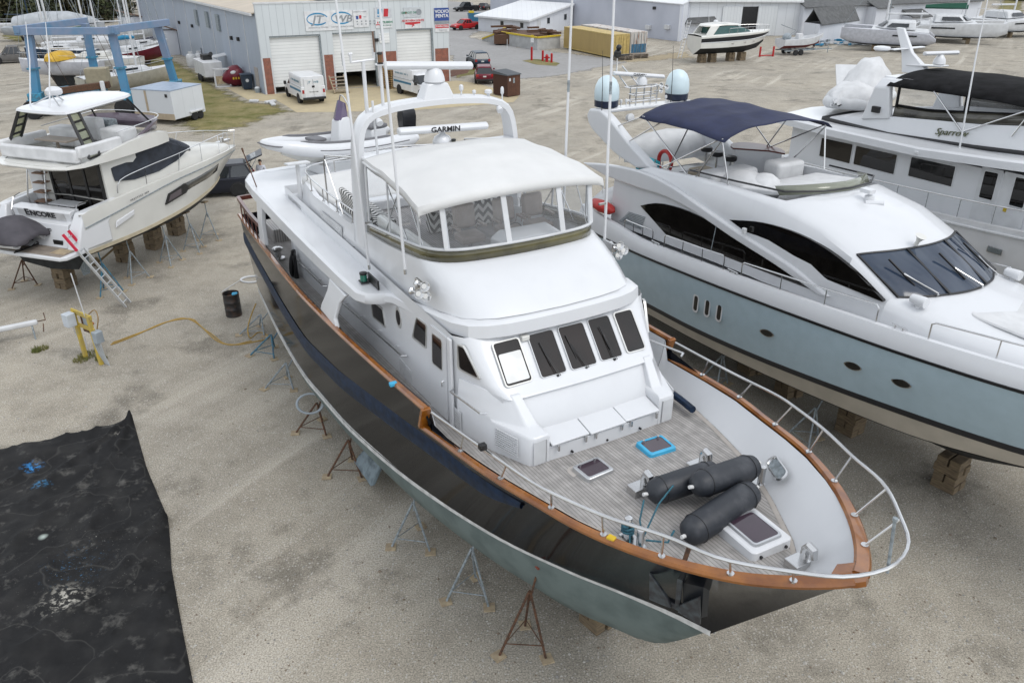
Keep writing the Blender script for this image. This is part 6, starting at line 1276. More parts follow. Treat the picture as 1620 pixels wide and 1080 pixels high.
m = MB(); m.add([(.02, DEP*dv.y, 0), (bl, DEP*dv.y, 0), (bl, DEP*dv.y, 7), (.02, DEP*dv.y, 7)], [(0, 1, 2, 3)]); bo = m.build('back_wall', mat_s, wk, 0); bo.location = (dv.x*DEP, 0, 0)
def onside(t, z, out=.06): return Vector((.02, .3, 0))+dv*t+Vector((-out*dv.y, out*dv.x, z)) if False else Vector((.02, .3, z))+dv*t+Vector((-dv.y, dv.x, 0))*out
for t, z in ((13.5, 5.3), (18, 5.3), (23, 5.2)):
    c = onside(t, z, .12); MB().box(c, (1.1, .2, 1.6), ang).build('wall_vent', GALV, wk, 0, .02)
for t, z in ((9, 4.2), (6.5, 4.3), (26, 4.1), (33, 4.0)): MB().box(onside(t, z, .12), (.4, .25, .35), ang).build('wall_lamp', BLACK, wk, 0, .03)
MB().box(onside(1.9, 1.1, .05), (1.1, .06, 2.2), ang).build('side_door', pm('beige_door', (.36, .33, .31), .6), wk, 0)
for k in range(9): c = onside(4+k*6.2, 3.5, .04); MB().box(c, (.12, .06, 7.0), ang).build('downpipe', W2, wk, 0)
MB().bx(D[2][0]-1.75, D[2][0]-.75, -.06, .0, 4.0, 4.9).build('wall_louvre', DOORM, wk, 0); MB().bx(D[2][0]-2.35, D[2][0]-1.9, -.2, 0, 4.15, 4.45).build('flood_lamp', BLACK, wk, 0)
# signs on the front
SB = pm('sign_blue', (.02, .22, .42), .5); SBD = pm('sign_navy', (.02, .06, .25), .5); SRD = pm('sign_red', (.5, .02, .03), .5); SWH = pm('sign_white', (.66, .67, .68), .5); SGY = pm('sign_grey', (.25, .27, .29), .5); SGR = pm('sign_green', (.03, .2, .12), .5)
def sign(x0, x1, z0, z1, mat=SWH): return MB().bx(x0, x1, -.07, -.004, z0, z1).build('sign', mat, wk, 0)
def stxt(par, s, size, x, z, mat, sx=1., shear=0., bold=0., al='CENTER'): return text(s, size, mat, par, frame3((x, -.076, z), (1, 0, 0), (0, 0, 1)), sx=sx, shear=shear, bold=bold, ext=.006, align=al)
def patch(par, x0, x1, z0, z1, mat, sk=0.): return MB().ext([(x0, -.071, z0), (x1, -.071, z0), (x1+sk, -.071, z1), (x0+sk, -.071, z1)], (0, -.008, 0)).build('emblem', mat, par, 0)
def swoosh(par, cx, cz, rx, rz_, a0=.30, a1=5.6):
    P = [(cx+rx*cos(a), cz+rz_*sin(a)) for a in [a0+(a1-a0)*k/30 for k in range(31)]]; Q = [(cx+rx*.93*cos(a), cz+rz_*(.76)*sin(a)) for a in [a1-(a1-a0)*k/30 for k in range(31)]]
    MB().ext([(x, -.072, z) for x, z in P+Q], (0, -.008, 0)).build('swoosh', SB, par, 0)
def su(px, py, h): 
    """distance along the front for a photo pixel at height h"""
    w = GP(px, py, h); return (w-c0).dot((c1-c0).normalized())
X = lambda px: su(px, 25, 6.2)
ZT = 6.0
s1 = sign(X(454), X(534), 5.35, 7.05)
swoosh(s1, X(474.5), 6.35, 1.0, .55); stxt(s1, 'JT', .95, X(474), 6.28, SGY, 1.2, .25, .02); stxt(s1, 'JOHNSON & TOWERS', .17, X(475), 5.62, SGY, 1.1)
swoosh(s1, X(515), 6.38, 1.0, .55); stxt(s1, 'WB', .85, X(517), 6.28, SGY, 1.25, .25, .02); stxt(s1, 'WESTERN BRANCH DIESEL', .17, X(516), 5.62, SGY, 1.1)
s2 = sign(X(535), X(561), 5.5, 7.0); patch(s2, X(539.5), X(543.5), 6.2, 6.5, SBD); patch(s2, X(545), X(549), 6.25, 6.55, SRD); stxt(s2, 'JOHNSON & TOWERS', .13, X(547), 6.85, SGY); stxt(s2, 'Sales', .13, X(555), 6.4, SGY)
for k in range(5):
    for r in (0, 1): patch(s2, X(540)+k*.42, X(540)+k*.42+.13, 5.72+r*.24, 5.83+r*.24, SGY)
s3 = sign(X(572.5), X(602), 6.25, 7.2, SGY if False else pm('sign_pale_grey', (.55, .57, .6), .5)); patch(s3, X(576.5), X(584.5), 6.35, 7.05, SB, .08); patch(s3, X(587.5), X(595.5), 6.35, 7.05, SRD, .08); stxt(s3, 'mtu', .34, X(581), 6.53, SWH, 1.2, .2, .012)
s4 = sign(X(573), X(602), 5.35, 6.2); stxt(s4, 'MITSUBISHI', .27, X(591), 5.85, SGR, 1.0, 0, .008); stxt(s4, 'DIESEL ENGINES', .15, X(591), 5.57, SGR)
for a_ in (90, 210, 330): 
    c_ = Vector((X(576.8), 0, 5.72)); d_ = Vector((cos(radians(a_)), 0, sin(radians(a_)))); n_ = Vector((-d_.z, 0, d_.x)); MB().ext([c_+Vector((0, -.072, 0)), c_+d_*.12+n_*.07+Vector((0, -.072, 0)), c_+d_*.24+Vector((0, -.072, 0)), c_+d_*.12-n_*.07+Vector((0, -.072, 0))], (0, -.008, 0)).build('emblem', SRD, s4, 0)
s5 = sign(X(624), X(655), 6.2, 7.1, pm('sign_silver', (.5, .53, .55), .5)); stxt(s5, 'DETROIT DIESEL', .25, X(637), 6.62, SGR, 1.05, 0, .006); MB().lathe([(.22, 0), (.28, 0), (.28, .012), (.22, .012)], (X(651.5), -.072, 6.65), 18, M=Matrix.Rotation(pi/2, 3, 'X')).build('emblem', SGY, s5, 0); patch(s5, X(625.3), X(626.8), 6.53, 6.68, SGR); patch(s5, X(627.2), X(628.6), 6.53, 6.68, SRD)
s6 = sign(X(624.5), X(655), 5.2, 6.12); stxt(s6, 'NORTHERN LIGHTS', .24, X(640), 5.90, SRD, 1.05, .15, .008); MB().ext([(X(625.5), -.071, 5.76), (X(654), -.071, 5.78), (X(653), -.071, 5.62), (X(641), -.071, 5.56), (X(643), -.071, 5.48), (X(636), -.071, 5.28), (X(639), -.071, 5.50), (X(625.5), -.071, 5.58)], (0, -.008, 0)).build('emblem', SRD, s6, 0)
s7 = sign(X(680), X(707.5), 5.75, 6.95, SBD); stxt(s7, 'VOLVO', .42, X(694), 6.62, SWH, 1.05, 0, .014); stxt(s7, 'PENTA', .42, X(694), 6.22, SWH, 1.05, 0, .014); patch(s7, X(680), X(707.5), 5.50, 5.78, SGY)
s8 = sign(X(680.5), X(707), 4.75, 5.45); patch(s8, X(681), X(706.5), 5.1, 5.42, SRD); stxt(s8, 'TWIN DISC', .24, X(694), 5.26, SWH, 1.15, 0, .006); stxt(s8, 'Propulsion', .19, X(695), 4.92, SGY)
# wooden steps and pallets by the doors
st = thing('wooden_steps', 'wooden steps leading up to the half-open middle roller door', 'steps', GP(537, 146), bz)
for k in range(5): MB().bx(-.75, .75, -.9+k*.3, -.6+k*.3, .2+k*.27, .26+k*.27).build('tread', pm('weathered_wood', (.34, .29, .22), .85, c2=(.22, .18, .14), scale=6), st, 0)
for s in (-.7, .7): MB().bar((s, -.95, .05), (s, .65, 1.4), .08, .2).build('stringer', WOODP, st, 0)
pal = thing('pallet_stack', 'stack of yellowish pallets against the brick pier behind the van', 'pallets', GP(618, 140), bz)
for k in range(11): 
    m = MB(); m.bx(-.6, .6, -.5, .5, .1+k*.2, .12+k*.2); [m.bx(x-.06, x+.06, -.5, .5, .0+k*.2, .1+k*.2) for x in (-.52, 0, .52)]; m.build('pallet', pm('pallet_wood', (.44, .30, .13), .85, c2=(.3, .2, .1), scale=3), pal, 0)

# ================================================================== vehicles
TYRE = pm('tyre', (.016, .016, .017), .85, var=.2); RIM = pm('alloy_rim', (.42, .42, .43), .4, metal=.3)
CG = pm('car_glass', (.014, .018, .022), .05, spec=.6); TL = pm('tail_lamp', (.32, .01, .012), .25, coat=.5); HL = pm('head_lamp', (.6, .62, .64), .15, coat=.6); PLATE = pm('number_plate', (.62, .62, .6), .5)
def wheel(par, x, y, r, w=.22):
    s = 1 if y > 0 else -1; M = Matrix.Rotation(-pi/2*s, 3, 'X')
    t = MB().lathe([(r*.62, -w/2), (r*.95, -w/2), (r, -w/2+.03), (r, w/2-.03), (r*.95, w/2), (r*.62, w/2)], (x, y, r), 22, M=M).build('wheel', TYRE, par, 40)
    m = MB(); m.lathe([(r*.64, .0), (r*.62, w/2-.01), (r*.54, w/2-.03), (r*.54, w/2-.06)], (x, y, r), 20, M=M)
    for k in range(5):
        a = 2*pi*k/5; d = Vector((cos(a), 0, sin(a))); m.bar(Vector((x, y+s*(w/2-.03), r)), Vector((x, y+s*(w/2-.03), r))+d*r*.58, .07, .03, up=(0, 1, 0))
    m.build('rim', RIM, t, 30)
def car(name, label, cat, loc, rz, paint, L=4.6, Wd=1.86, H=1.65, kind='suv', wr=.36, tail='closed', group=None):
    """body from cross sections; x forward, origin under the middle"""
    r = thing(name, label, cat, loc, rz, group); h = L/2; wy = Wd/2; g = .24
    hood = .98 if kind != 'car' else .82; belt = hood+.07
    if kind == 'pickup':
        low = [(-h, .55, hood-.02), (-h+.08, .42, hood+.02), (-h*.6, .30, hood+.02), (-.2, g, hood+.03), (.9, g, hood+.04), (1.25, g, hood+.02), (h*.62, .30, hood-.05), (h-.22, .34, hood-.14), (h, .5, hood-.30)]; cab = [(-.75, .0), (-.55, 1), (.55, 1), (1.22, .0)]
    else:
        low = [(-h, .55, hood-.08), (-h+.1, .40, hood+.06), (-h*.6, g, belt), (0, g, belt), (.85, g, belt-.02), (h*.55, .3, hood-.03), (h-.3, .36, hood-.14), (h-.03, .5, hood-.32)]
        cab = [(-h+.08, 0), (-h+.42, 1), (.25, 1), (1.12, 0)] if kind == 'suv' else [(-h+.55, 0), (-h+1.25, 1), (.15, 1), (1.1, 0)]
    m = MB(); rings = []
    for x, z0, z1 in low:
        k = 1-.10*max(0, (abs(x)-h*.62)/(h*.38))**2; w = wy*k
        rings.append([(x, -w*.92, z0), (x, -w, z0+.12), (x, -w, z0+.35*(z1-z0)+.1), (x, -w*.97, z1-.06), (x, -w*.88, z1), (x, w*.88, z1), (x, w*.97, z1-.06), (x, w, z0+.35*(z1-z0)+.1), (x, w, z0+.12), (x, w*.92, z0)])
    m.loft(rings, True, True, True); body = m.build('body', paint, r, 40, .02)
    (x0, _), (x1, _), (x2, _), (x3, _) = cab; zr = H; zb = belt-.03
    def q(x, w, z): return [(x, -w, z), (x, w, z)]
    wb, wt = wy*.87, wy*.70
    m = MB(); m.loft([[(x0, -wb, zb), (x3, -wb, zb), (x3, wb, zb), (x0, wb, zb)], [(x1, -wt, zr-.08), (x2, -wt, zr-.08), (x2, wt, zr-.08), (x1, wt, zr-.08)]], True, True, True); m.build('windows', CG, r, 0, .03)
    m = MB(); m.loft([[(x1-.06, -wt-.02, zr-.11), (x2+.08, -wt-.02, zr-.11), (x2+.08, wt+.02, zr-.11), (x1-.06, wt+.02, zr-.11)], [(x1+.08, -wt*.9, zr), (x2-.1, -wt*.9, zr), (x2-.1, wt*.9, zr), (x1+.08, wt*.9, zr)]], True, True, True); m.build('roof', paint, r, 30, .03)
    m = MB()
    for s in (-1, 1):
        for f in (0, .36, .68, 1): m.bar((lerp(x0, x3, f), s*(wb+.005), zb), (lerp(x1, x2, f), s*(wt+.012), zr-.09), .09, .03, up=(0, 1, 0))
    m.build('pillars', paint, r, 0)
    if kind == 'pickup':
        m = MB(); m.bx(-h+.12, -.85, -wy*.8, wy*.8, hood+.021, hood+.03); m.build('load_bed', RUBB, r, 0)
        m = MB(); [m.bx(-h+.04, -.78, s*wy*.86-.05, s*wy*.86+.05, hood, hood+.10) for s in (-1, 1)]; m.bx(-h+.02, -h+.1, -wy*.86, wy*.86, hood, hood+.10); m.build('bed_side', paint, r, 0, .02)
    fx_, rx_ = h*.62, -h*.60
    for x in (fx_, rx_):
        for s in (-1, 1):
            wheel(r, x, s*(wy-.065), wr); MB().lathe([(wr*1.16, -.02), (wr*1.16, .01), (.05, .01)], (x, s*(wy-.008), wr+.01), 22, M=Matrix.Rotation(-pi/2*s, 3, 'X')).build('wheel_arch', RUBB, body, 30)
    for s in (-1, 1):
        MB().bx(h-.16, h-.03, s*wy*.72-.2, s*wy*.72+.14, hood-.36, hood-.20).build('headlight', HL, r, 20, .03); MB().bx(-h-.015, -h+.14, s*wy*.80-.14, s*wy*.80+.12, hood-.22, hood+.04).build('tail_light', TL, r, 20, .02)
        MB().bx(.72, .92, s*(wy+.10)-.1, s*(wy+.10)+.1, belt+.0, belt+.15).build('wing_mirror', paint, r, 20, .03)
        for x in (.25, -.75): MB().bx(x-.1, x+.1, s*(wy-.02)-.02, s*(wy-.02)+.02, belt-.16, belt-.12).build('door_handle', paint, r, 0)
    MB().bx(-h-.02, -h+.02, -.16, .16, hood-.25, hood-.12).build('number_plate', PLATE, r, 0); m = MB(); m.bx(-h-.05, -h+.1, -wy*.9, wy*.9, .36, .56); m.build('rear_bumper', GALV if kind == 'pickup' else BLACK, r, 20, .04)
    m = MB(); m.bx(h-.12, h+.04, -wy*.86, wy*.86, .36, .54); m.build('front_bumper', BLACK, r, 20, .05); MB().bx(h-.05, h-.005, -.5, .5, .58, .72).build('grille', BLACK, r, 0)
    return r
def carat(px, py, a, b): return GP(px, py), heading(GP(*a), GP(*b))
PB = pm('navy_paint', (.010, .028, .055), .38, spec=.3, coat=.12); PM = pm('maroon_paint', (.13, .008, .02), .38, spec=.3, coat=.12); PRD = pm('red_paint', (.42, .012, .015), .38, spec=.3, coat=.12); PBK = pm('black_paint', (.010, .011, .014), .38, spec=.3, coat=.12); PGY = pm('grey_paint', (.12, .115, .11), .38, spec=.3, coat=.12); PDB = pm('midnight_paint', (.012, .014, .022), .38, spec=.3, coat=.12)
l_, z_ = carat(756, 105, (751, 111), (732, 100)); car('suv', 'navy blue SUV parked on the road edge behind the maroon one', 'car', l_, z_, PB, 4.7, 1.9, 1.72)
car('suv', 'maroon SUV parked behind the brown shed, seen from behind', 'car', GP(766, 129), pi/2+.06, PM, 4.6, 1.88, 1.68)
l_, z_ = carat(737, 47, (752, 47.5), (725, 49.5)); car('pickup_truck', 'bright red pickup truck beside the low white building', 'pickup', l_, z_, PRD, 5.3, 1.9, 1.65, 'pickup', .36)
l_, z_ = carat(738, 18, (748, 18), (726, 19)); car('pickup_truck', 'black pickup truck farthest up the road', 'pickup', l_, z_, PBK, 5.6, 2.0, 1.85, 'pickup', .4)
l_, z_ = carat(766, 16, (758, 18), (778, 14)); car('parked_car', 'black saloon car on the road beside the black pickup', 'car', l_, z_, PBK, 4.6, 1.8, 1.42, 'car', .33)
l_, z_ = carat(25, 99, (44, 97), (9, 99)); car('pickup_truck', 'grey pickup truck parked at the far left among the sailboats', 'pickup', l_, z_, PGY, 5.6, 2.0, 1.9, 'pickup', .4)
# black SUV with its tailgate up
l_ = GP(336, 307); z_ = heading(GP(379, 309), GP(331, 313)); bs = car('suv', 'black SUV with its tailgate open beside the cruiser bow', 'car', l_, z_, PDB, 4.8, 1.95, 1.74, 'suv', .38)
tg = MB().loft([[(-2.0, -.7, 1.72), (-2.0, .7, 1.72), (-2.95, .78, 2.12), (-2.95, -.78, 2.12)], [(-2.0, -.7, 1.80), (-2.0, .7, 1.80), (-2.95, .78, 2.19), (-2.95, -.78, 2.19)]], True, True, True).build('tailgate', PDB, bs, 20, .03)
MB().loft([[(-2.15, -.55, 1.775), (-2.15, .55, 1.775), (-2.6, .6, 1.965), (-2.6, -.6, 1.965)], [(-2.15, -.55, 1.87), (-2.15, .55, 1.87), (-2.6, .6, 2.055), (-2.6, -.6, 2.055)]], True, True, True).build('tailgate_glass', CG, tg, 0); 
[MB().tube([(-2.1, y, 1.2), (-2.6, y, 1.95)], .02, 5).build('gas_strut', GALV, tg) for y in (-.74, .74)]
def van(label, loc, rz):
    r = thing('utility_van', label, 'van', loc, rz, 'service vans at the workshop'); VW = pm('van_white', (.64, .65, .66), .35, coat=.3, var=.04)
    m = MB(); w = 1.08
    m.loft([[(x, -w*k, z0), (x, -w*k, z1), (x, w*k, z1), (x, w*k, z0)] for x, k, z0, z1 in ((-2.9, .98, .55, 1.5), (-2.85, 1, .45, 1.52), (.6, 1, .45, 1.52), (.7, .94, .42, 1.3), (2.0, .94, .4, 1.25), (2.75, .9, .45, 1.12), (2.95, .84, .55, .95))], True, True, True); body = m.build('body', VW, r, 30, .04)
    MB().loft([[(x, -y, z) for x, y in ((-2.85, w), (.75, w))]+[(x, y, z) for x, y in ((.75, w), (-2.85, w))] for w, z in ((1.05, 1.5), (1.03, 2.2), (.97, 2.36))], True, True, True).build('service_box', VW, r, 30, .05)
    MB().loft([[(.7, -.95, 1.24), (1.95, -.95, 1.24), (1.95, .95, 1.24), (.7, .95, 1.24)], [(.72, -.86, 1.98), (1.15, -.82, 1.98), (1.15, .82, 1.98), (.72, .86, 1.98)]], True, True, True).build('cab_windows', CG, r, 0, .03)
    MB().loft([[(.70, -.88, 1.94), (1.25, -.84, 1.94), (1.25, .84, 1.94), (.70, .88, 1.94)], [(.72, -.8, 2.04), (1.1, -.76, 2.04), (1.1, .76, 2.04), (.72, .8, 2.04)]], True, True, True).build('cab_roof', VW, r, 0, .03)
    for s in (-1, 1):
        MB().bx(1.5, 1.75, s*1.22-.1, s*1.22+.1, 1.2, 1.5).build('wing_mirror', BLACK, r, 0, .03)
        st_ = MB().bx(-2.7, .55, s*1.085-.012, s*1.085+.012, 1.06, 1.24).build('blue_band', pm('band_blue', (.03, .16, .27), .5), body, 0)
        ln = MB().bx(-2.8, .7, s*1.092-.006, s*1.092+.006, 1.46, 1.49).build('locker_line', GALV, body, 0)
        F = frame3((-1.2, s*1.075, 1.88), (-s*-1, 0, 0) if s < 0 else (-1, 0, 0), (0, 0, 1)); text('JT  WB   DIESEL SERVICE', .22, pm('van_teal', (.03, .17, .24), .5), r, F, sx=1.05, shear=.15)
        MB().bx(-2.93, -2.87, s*.92-.09, s*.92+.09, .95, 1.25).build('tail_light', TL, r, 0, .01); MB().bx(2.85, 2.97, s*.7-.15, s*.7+.15, .72, .9).build('headlight', HL, r, 0, .02)
        MB().bx(-2.93, -2.88, s*.4-.38, s*.4+.38, .62, 2.15).build('rear_door', VW, r, 0, .01)
        for x in (-1.75, 2.05): wheel(r, x, s*.9, .39, .24); MB().lathe([(.46, -.02), (.46, .02), (.05, .02)], (x, s*(1.083 if x < 0 else 1.0), .42), 22, M=Matrix.Rotation(-pi/2*s, 3, 'X')).build('wheel_arch', RUBB, body, 30)
    F = frame3((-2.945, 0, 1.86), (0, -1, 0), (0, 0, 1)); text('JT   WB', .26, pm('van_teal', (.03, .17, .24), .5), r, F, sx=1.1, shear=.2); text('757-558-1188', .13, LX, r, frame3((-2.945, 0, 1.05), (0, -1, 0), (0, 0, 1)), sx=1.1)
    MB().bx(-3.12, -2.86, -1.0, 1.0, .42, .62).build('step_bumper', BLACK, r, 0, .03); MB().bx(-2.95, -2.92, -.12, .12, 1.42, 1.58).build('door_badge', BLACK, r, 0)
    MB().bx(2.93, 2.98, -.55, .55, .7, .88).build('grille', BLACK, r, 0)
    return r
a_, b_ = GP(475.5, 163.5), GP(455.5, 153); vz = heading(a_, b_); nrm = Vector((sin(vz), -cos(vz), 0)); d_ = (b_-a_).normalized()
van('white service van with its back to us outside the left roller door', a_+d_*1.75+nrm*.95, vz)
a_ = GP(634, 148.5); b_ = GP(661, 156); vz = heading(a_, b_); nrm = Vector((-sin(vz), cos(vz), 0)); d_ = (b_-a_).normalized()
van('white service van facing right in front of the right roller door', a_+d_*1.75+nrm*.95, vz)

# ================================================================== right-hand buildings
WALLW = pm_stripes('white_siding', (.60, .62, .66), (.52, .54, .58), 'X', 1.1, .04, .6, .02, .3, bump=.2); WALLL = pm('lilac_white_wall', (.47, .49, .55), .6, c2=(.40, .42, .48), scale=.25)
WROOF = pm_stripes('white_metal_roof', (.64, .65, .66), (.52, .53, .54), 'X', .8, .05, .4, .02, .3, bump=.3); GSH = pm('grey_shingle', (.11, .112, .112), .9, c2=(.075, .077, .078), scale=2, bump=.3, bscale=8); BSH = pm('brown_shingle', (.17, .10, .065), .9, c2=(.12, .07, .05), scale=3)
def slab(pts, h, mat, name, par, th=.15):
    """wall panel between two ground points with height(s)"""
    a, b = V3(pts[0]), V3(pts[1]); h0, h1 = h if isinstance(h, tuple) else (h, h)
    m = MB(); d = (b-a).normalized(); n = Vector((d.y, -d.x, 0))*th
    P = [a, b, b+Vector((0, 0, h1)), a+Vector((0, 0, h0))]; m.loft([P, [p-n for p in P]], True, True, True); return m.build(name, mat, par, 0)
def roofq(pts, mat, name, par, th=.12):
    P = [V3(p) for p in pts]; m = MB(); m.loft([P, [p-Vector((0, 0, th)) for p in P]], True, True, True); return m.build(name, mat, par, 0)
lb = thing('office_building', 'low white building with big white roof beside the red pickup', 'building'); A_, B_2, C_ = GP(757, 49), GP(837.5, 57), GP(905, 46); D_ = A_+C_-B_2
slab((A_, B_2), 2.35, WALLW, 'wall', lb); slab((B_2, C_), (2.35, 3.9), WALLW, 'wall', lb); slab((D_, A_), (3.9, 2.35), WALLW, 'wall', lb)
up_ = Vector((0, 0, 1)); roofq([A_+up_*2.35+(A_-B_2).normalized()*.5+(A_-D_).normalized()*.6, B_2+up_*2.30+(B_2-A_).normalized()*.4+(B_2-C_).normalized()*.6, C_+up_*3.95+(B_2-A_).normalized()*.4, D_+up_*3.95+(A_-B_2).normalized()*.5], WROOF, 'roof', lb, .25)
def winon(a, b, t, z0, z1, w, par, fm=W2, gm=CG, name='window'):
    p = a.lerp(b, t); d = (b-a).normalized(); n = Vector((d.y, -d.x, 0)); c = [p-d*w/2+up_*z1+n*.01, p+d*w/2+up_*z1+n*.01, p+d*w/2+up_*z0+n*.01, p-d*w/2+up_*z0+n*.01]; return window(c, n, par, fm, gm, .07, .02, .03, .04, name)
for t in (.48, .86): winon(A_, B_2, t, .95, 1.85, .85, lb)
winon(B_2, C_, .42, 1.3, 2.3, 1.0, lb); winon(B_2, C_, .82, 1.5, 2.5, 1.0, lb); winon(B_2, C_, .2, .05, 2.1, 1.1, lb, W2, W2, 'double_door')
p = A_.lerp(B_2, .64)+Vector((0, -.3, .9)); MB().box(p, (.7, .6, .5), 0).build('air_conditioner', W2, lb, 0, .03)
hl = thing('storage_hall', 'long lilac-white hall behind the shipping containers', 'building'); A_, B_2 = GP(776, 26), GP(1074.5, 66); up_ = Vector((0, 0, 1))
A2 = GP(1074.5, 66)+(GP(776, 30)-GP(1074.5, 66))*1.0; bk = Vector((GP(1120, 40)-GP(1074.5, 66)).xy.to_3d())*1.6
slab((A2, B_2), (5.6, 5.0), WALLL, 'wall', hl, .3); slab((B_2, B_2+bk), 5.0, WALLW, 'end_wall', hl, .3); roofq([A2+up_*5.62, B_2+up_*5.02+Vector((0, -.3, 0)), B_2+bk+up_*5.9, A2+bk+up_*6.5], WROOF, 'roof', hl)
for t, z in ((.945, 1.4), (.865, 1.1)): 
    q = A2.lerp(B_2, t); MB().box(q+Vector((.0, -.35, z+.4)), (.9, .5, .6), heading(A2, B_2)).build('wall_unit', W2, hl, 0, .04)
q = A2.lerp(B_2, .885); MB().box(q+Vector((0, -.25, 4.2)), (.5, .3, .4)).build('flood_lamp', BLACK, hl, 0, .03)
# lean-to stair tower with brown roof
q0 = GP(958, 47); tw = thing('stair_tower', 'small white stair tower with brown shingle roof against the hall', 'building', q0, heading(A2, B_2))
MB().bx(-1.6, 1.6, -1.6, 1.2, 2.3, 5.0).build('cabin', WALLW, tw, 0); MB().bx(-.4, 1.6, -1.5, 1.2, 0, 2.28).build('base', WALLL, tw, 0); roofq([(-2.6, -2.2, 4.95), (1.9, -2.2, 4.95), (1.9, 1.2, 5.9), (-2.6, 1.2, 5.9)], BSH, 'roof', tw)
m = MB(); m.bar((-2.6, -1.3, 0), (-2.6, -1.3, 4.9), .15, .15, up=(1, 0, 0)); m.bar((-2.5, -1.3, 2.3), (-5.2, -1.3, .1), .12, .2, up=(0, 1, 0)); m.bar((-2.6, -1.3, 3.2), (-1.6, -1.3, 3.2), .08, .08); m.bar((-2.6, -1.3, 2.3), (-1.6, -1.3, 2.3), .1, .2); m.build('stair', pm('grey_timber', (.2, .17, .15), .85), tw, 0)
wh = thing('warehouse', 'white warehouse with tall dark sliding door behind the cruiser', 'building'); A_, B_2 = GP(1084, 60), GP(1262, 56); bk = Vector((8, 45, 0))
slab((A_, B_2), (5.2, 4.9), pm_stripes('white_ribs', (.62, .64, .66), (.5, .52, .54), 'X', 1.4, .1, .5, .02, .3, bump=.4), 'wall', wh, .3); roofq([A_+up_*5.3+Vector((0, -.6, 0)), B_2+up_*5.0+Vector((0, -.6, 0)), B_2+up_*6.2+bk, A_+up_*6.5+bk], WROOF, 'roof', wh, .3); slab((B_2, B_2+bk), (4.9, 6.0), WALLW, 'end_wall', wh, .3); slab((A_+bk, A_), (6.2, 5.2), WALLW, 'end_wall', wh, .3)
d = (B_2-A_).normalized(); n = Vector((d.y, -d.x, 0))
def plate(a, t0, t1, z0, z1, mat, name, par, o=.05): 
    P = [A_.lerp(B_2, t0), A_.lerp(B_2, t1)]; m = MB(); m.loft([[P[0]+up_*z0, P[1]+up_*z0, P[1]+up_*z1, P[0]+up_*z1], [p+n*o for p in (P[0]+up_*z0, P[1]+up_*z0, P[1]+up_*z1, P[0]+up_*z1)]], True, True, True); return m.build(name, mat, par, 0)
plate(0, .47, .61, .05, 4.2, BLACK, 'door_opening', wh); plate(0, .61, .78, .05, 4.3, pm_stripes('door_ribs', (.6, .62, .63), (.48, .5, .52), 'X', .5, .06, .5, .02), 'sliding_door', wh, .2); plate(0, .30, .47, .05, 4.3, MATS['door_ribs'], 'sliding_door', wh, .2)
lg_ = thing('boat_shed', 'long white boat shed with dark grey roof along the back', 'building'); A_, B_2 = GP(1266, 57), GP(1545, 40); bk = Vector((-7, 24, 0)); slab((A_, B_2), (4.1, 4.0), WALLW, 'wall', lg_, .3); roofq([A_+up_*4.1+Vector((0, -.7, 0)), B_2+up_*4.0+Vector((0, -.7, 0)), B_2+up_*8.0+bk*.5, A_+up_*8.2+bk*.5], GSH, 'roof', lg_); slab((B_2, B_2+bk), (4, 4), WALLW, 'end_wall', lg_)
slab((A_+bk*.5, A_), (8.0, 4.1), WALLW, 'gable_wall', lg_, .2)
d = (B_2-A_).normalized(); n = Vector((d.y, -d.x, 0))
for t, w, hgt_ in ((.36, 3.0, 3.8), (.58, 4.0, 2.2)):
    q = A_.lerp(B_2, t); m = MB(); m.loft([[q-d*w/2, q+d*w/2, q+d*w/2+n*2, q-d*w/2+n*2], [p+up_*hgt_ for p in (q-d*w/2, q+d*w/2, q+d*w/2+n*2, q-d*w/2+n*2)]], True, True, True); m.build('porch', WALLW, lg_, 0); roofq([q-d*w*.6+n*2.4+up_*(hgt_-.1), q+d*w*.6+n*2.4+up_*(hgt_-.1), q+d*w*.6+up_*(hgt_+.9), q-d*w*.6+up_*(hgt_+.9)], GSH, 'porch_roof', lg_)
sh_ = thing('shed', 'small white shed with grey shingle roof beside the catamaran', 'shed'); A_, B_2, C_ = GP(1268, 66), GP(1292, 70), GP(1352, 62); D_ = A_+C_-B_2
for a, b in ((A_, B_2), (B_2, C_), (D_, A_)): slab((a, b), 2.6, WALLW, 'wall', sh_)
ri_ = (A_+D_)/2; rj = (B_2+C_)/2; roofq([B_2+up_*2.6+(B_2-A_).normalized()*.5, C_+up_*2.6+(C_-B_2).normalized()*.5, (C_+D_)/2+up_*4.6+(C_-B_2).normalized()*.3, (A_+B_2)/2+up_*4.6-(C_-B_2).normalized()*.3], GSH, 'roof', sh_); roofq([A_+up_*2.6, D_+up_*2.6, (C_+D_)/2+up_*4.6, (A_+B_2)/2+up_*4.6], GSH, 'roof', sh_)
sl_ = thing('shed', 'little grey-roofed lean-to behind the black and white cruiser', 'shed', GP(1088, 60), .1); MB().bx(-1.5, 3.5, -1, 1.5, 0, 2.3).build('wall', WALLW, sl_, 0); roofq([(-2, -1.8, 2.2), (4, -1.8, 2.2), (4, 1.6, 3.3), (-2, 1.6, 3.3)], GSH, 'roof', sl_)
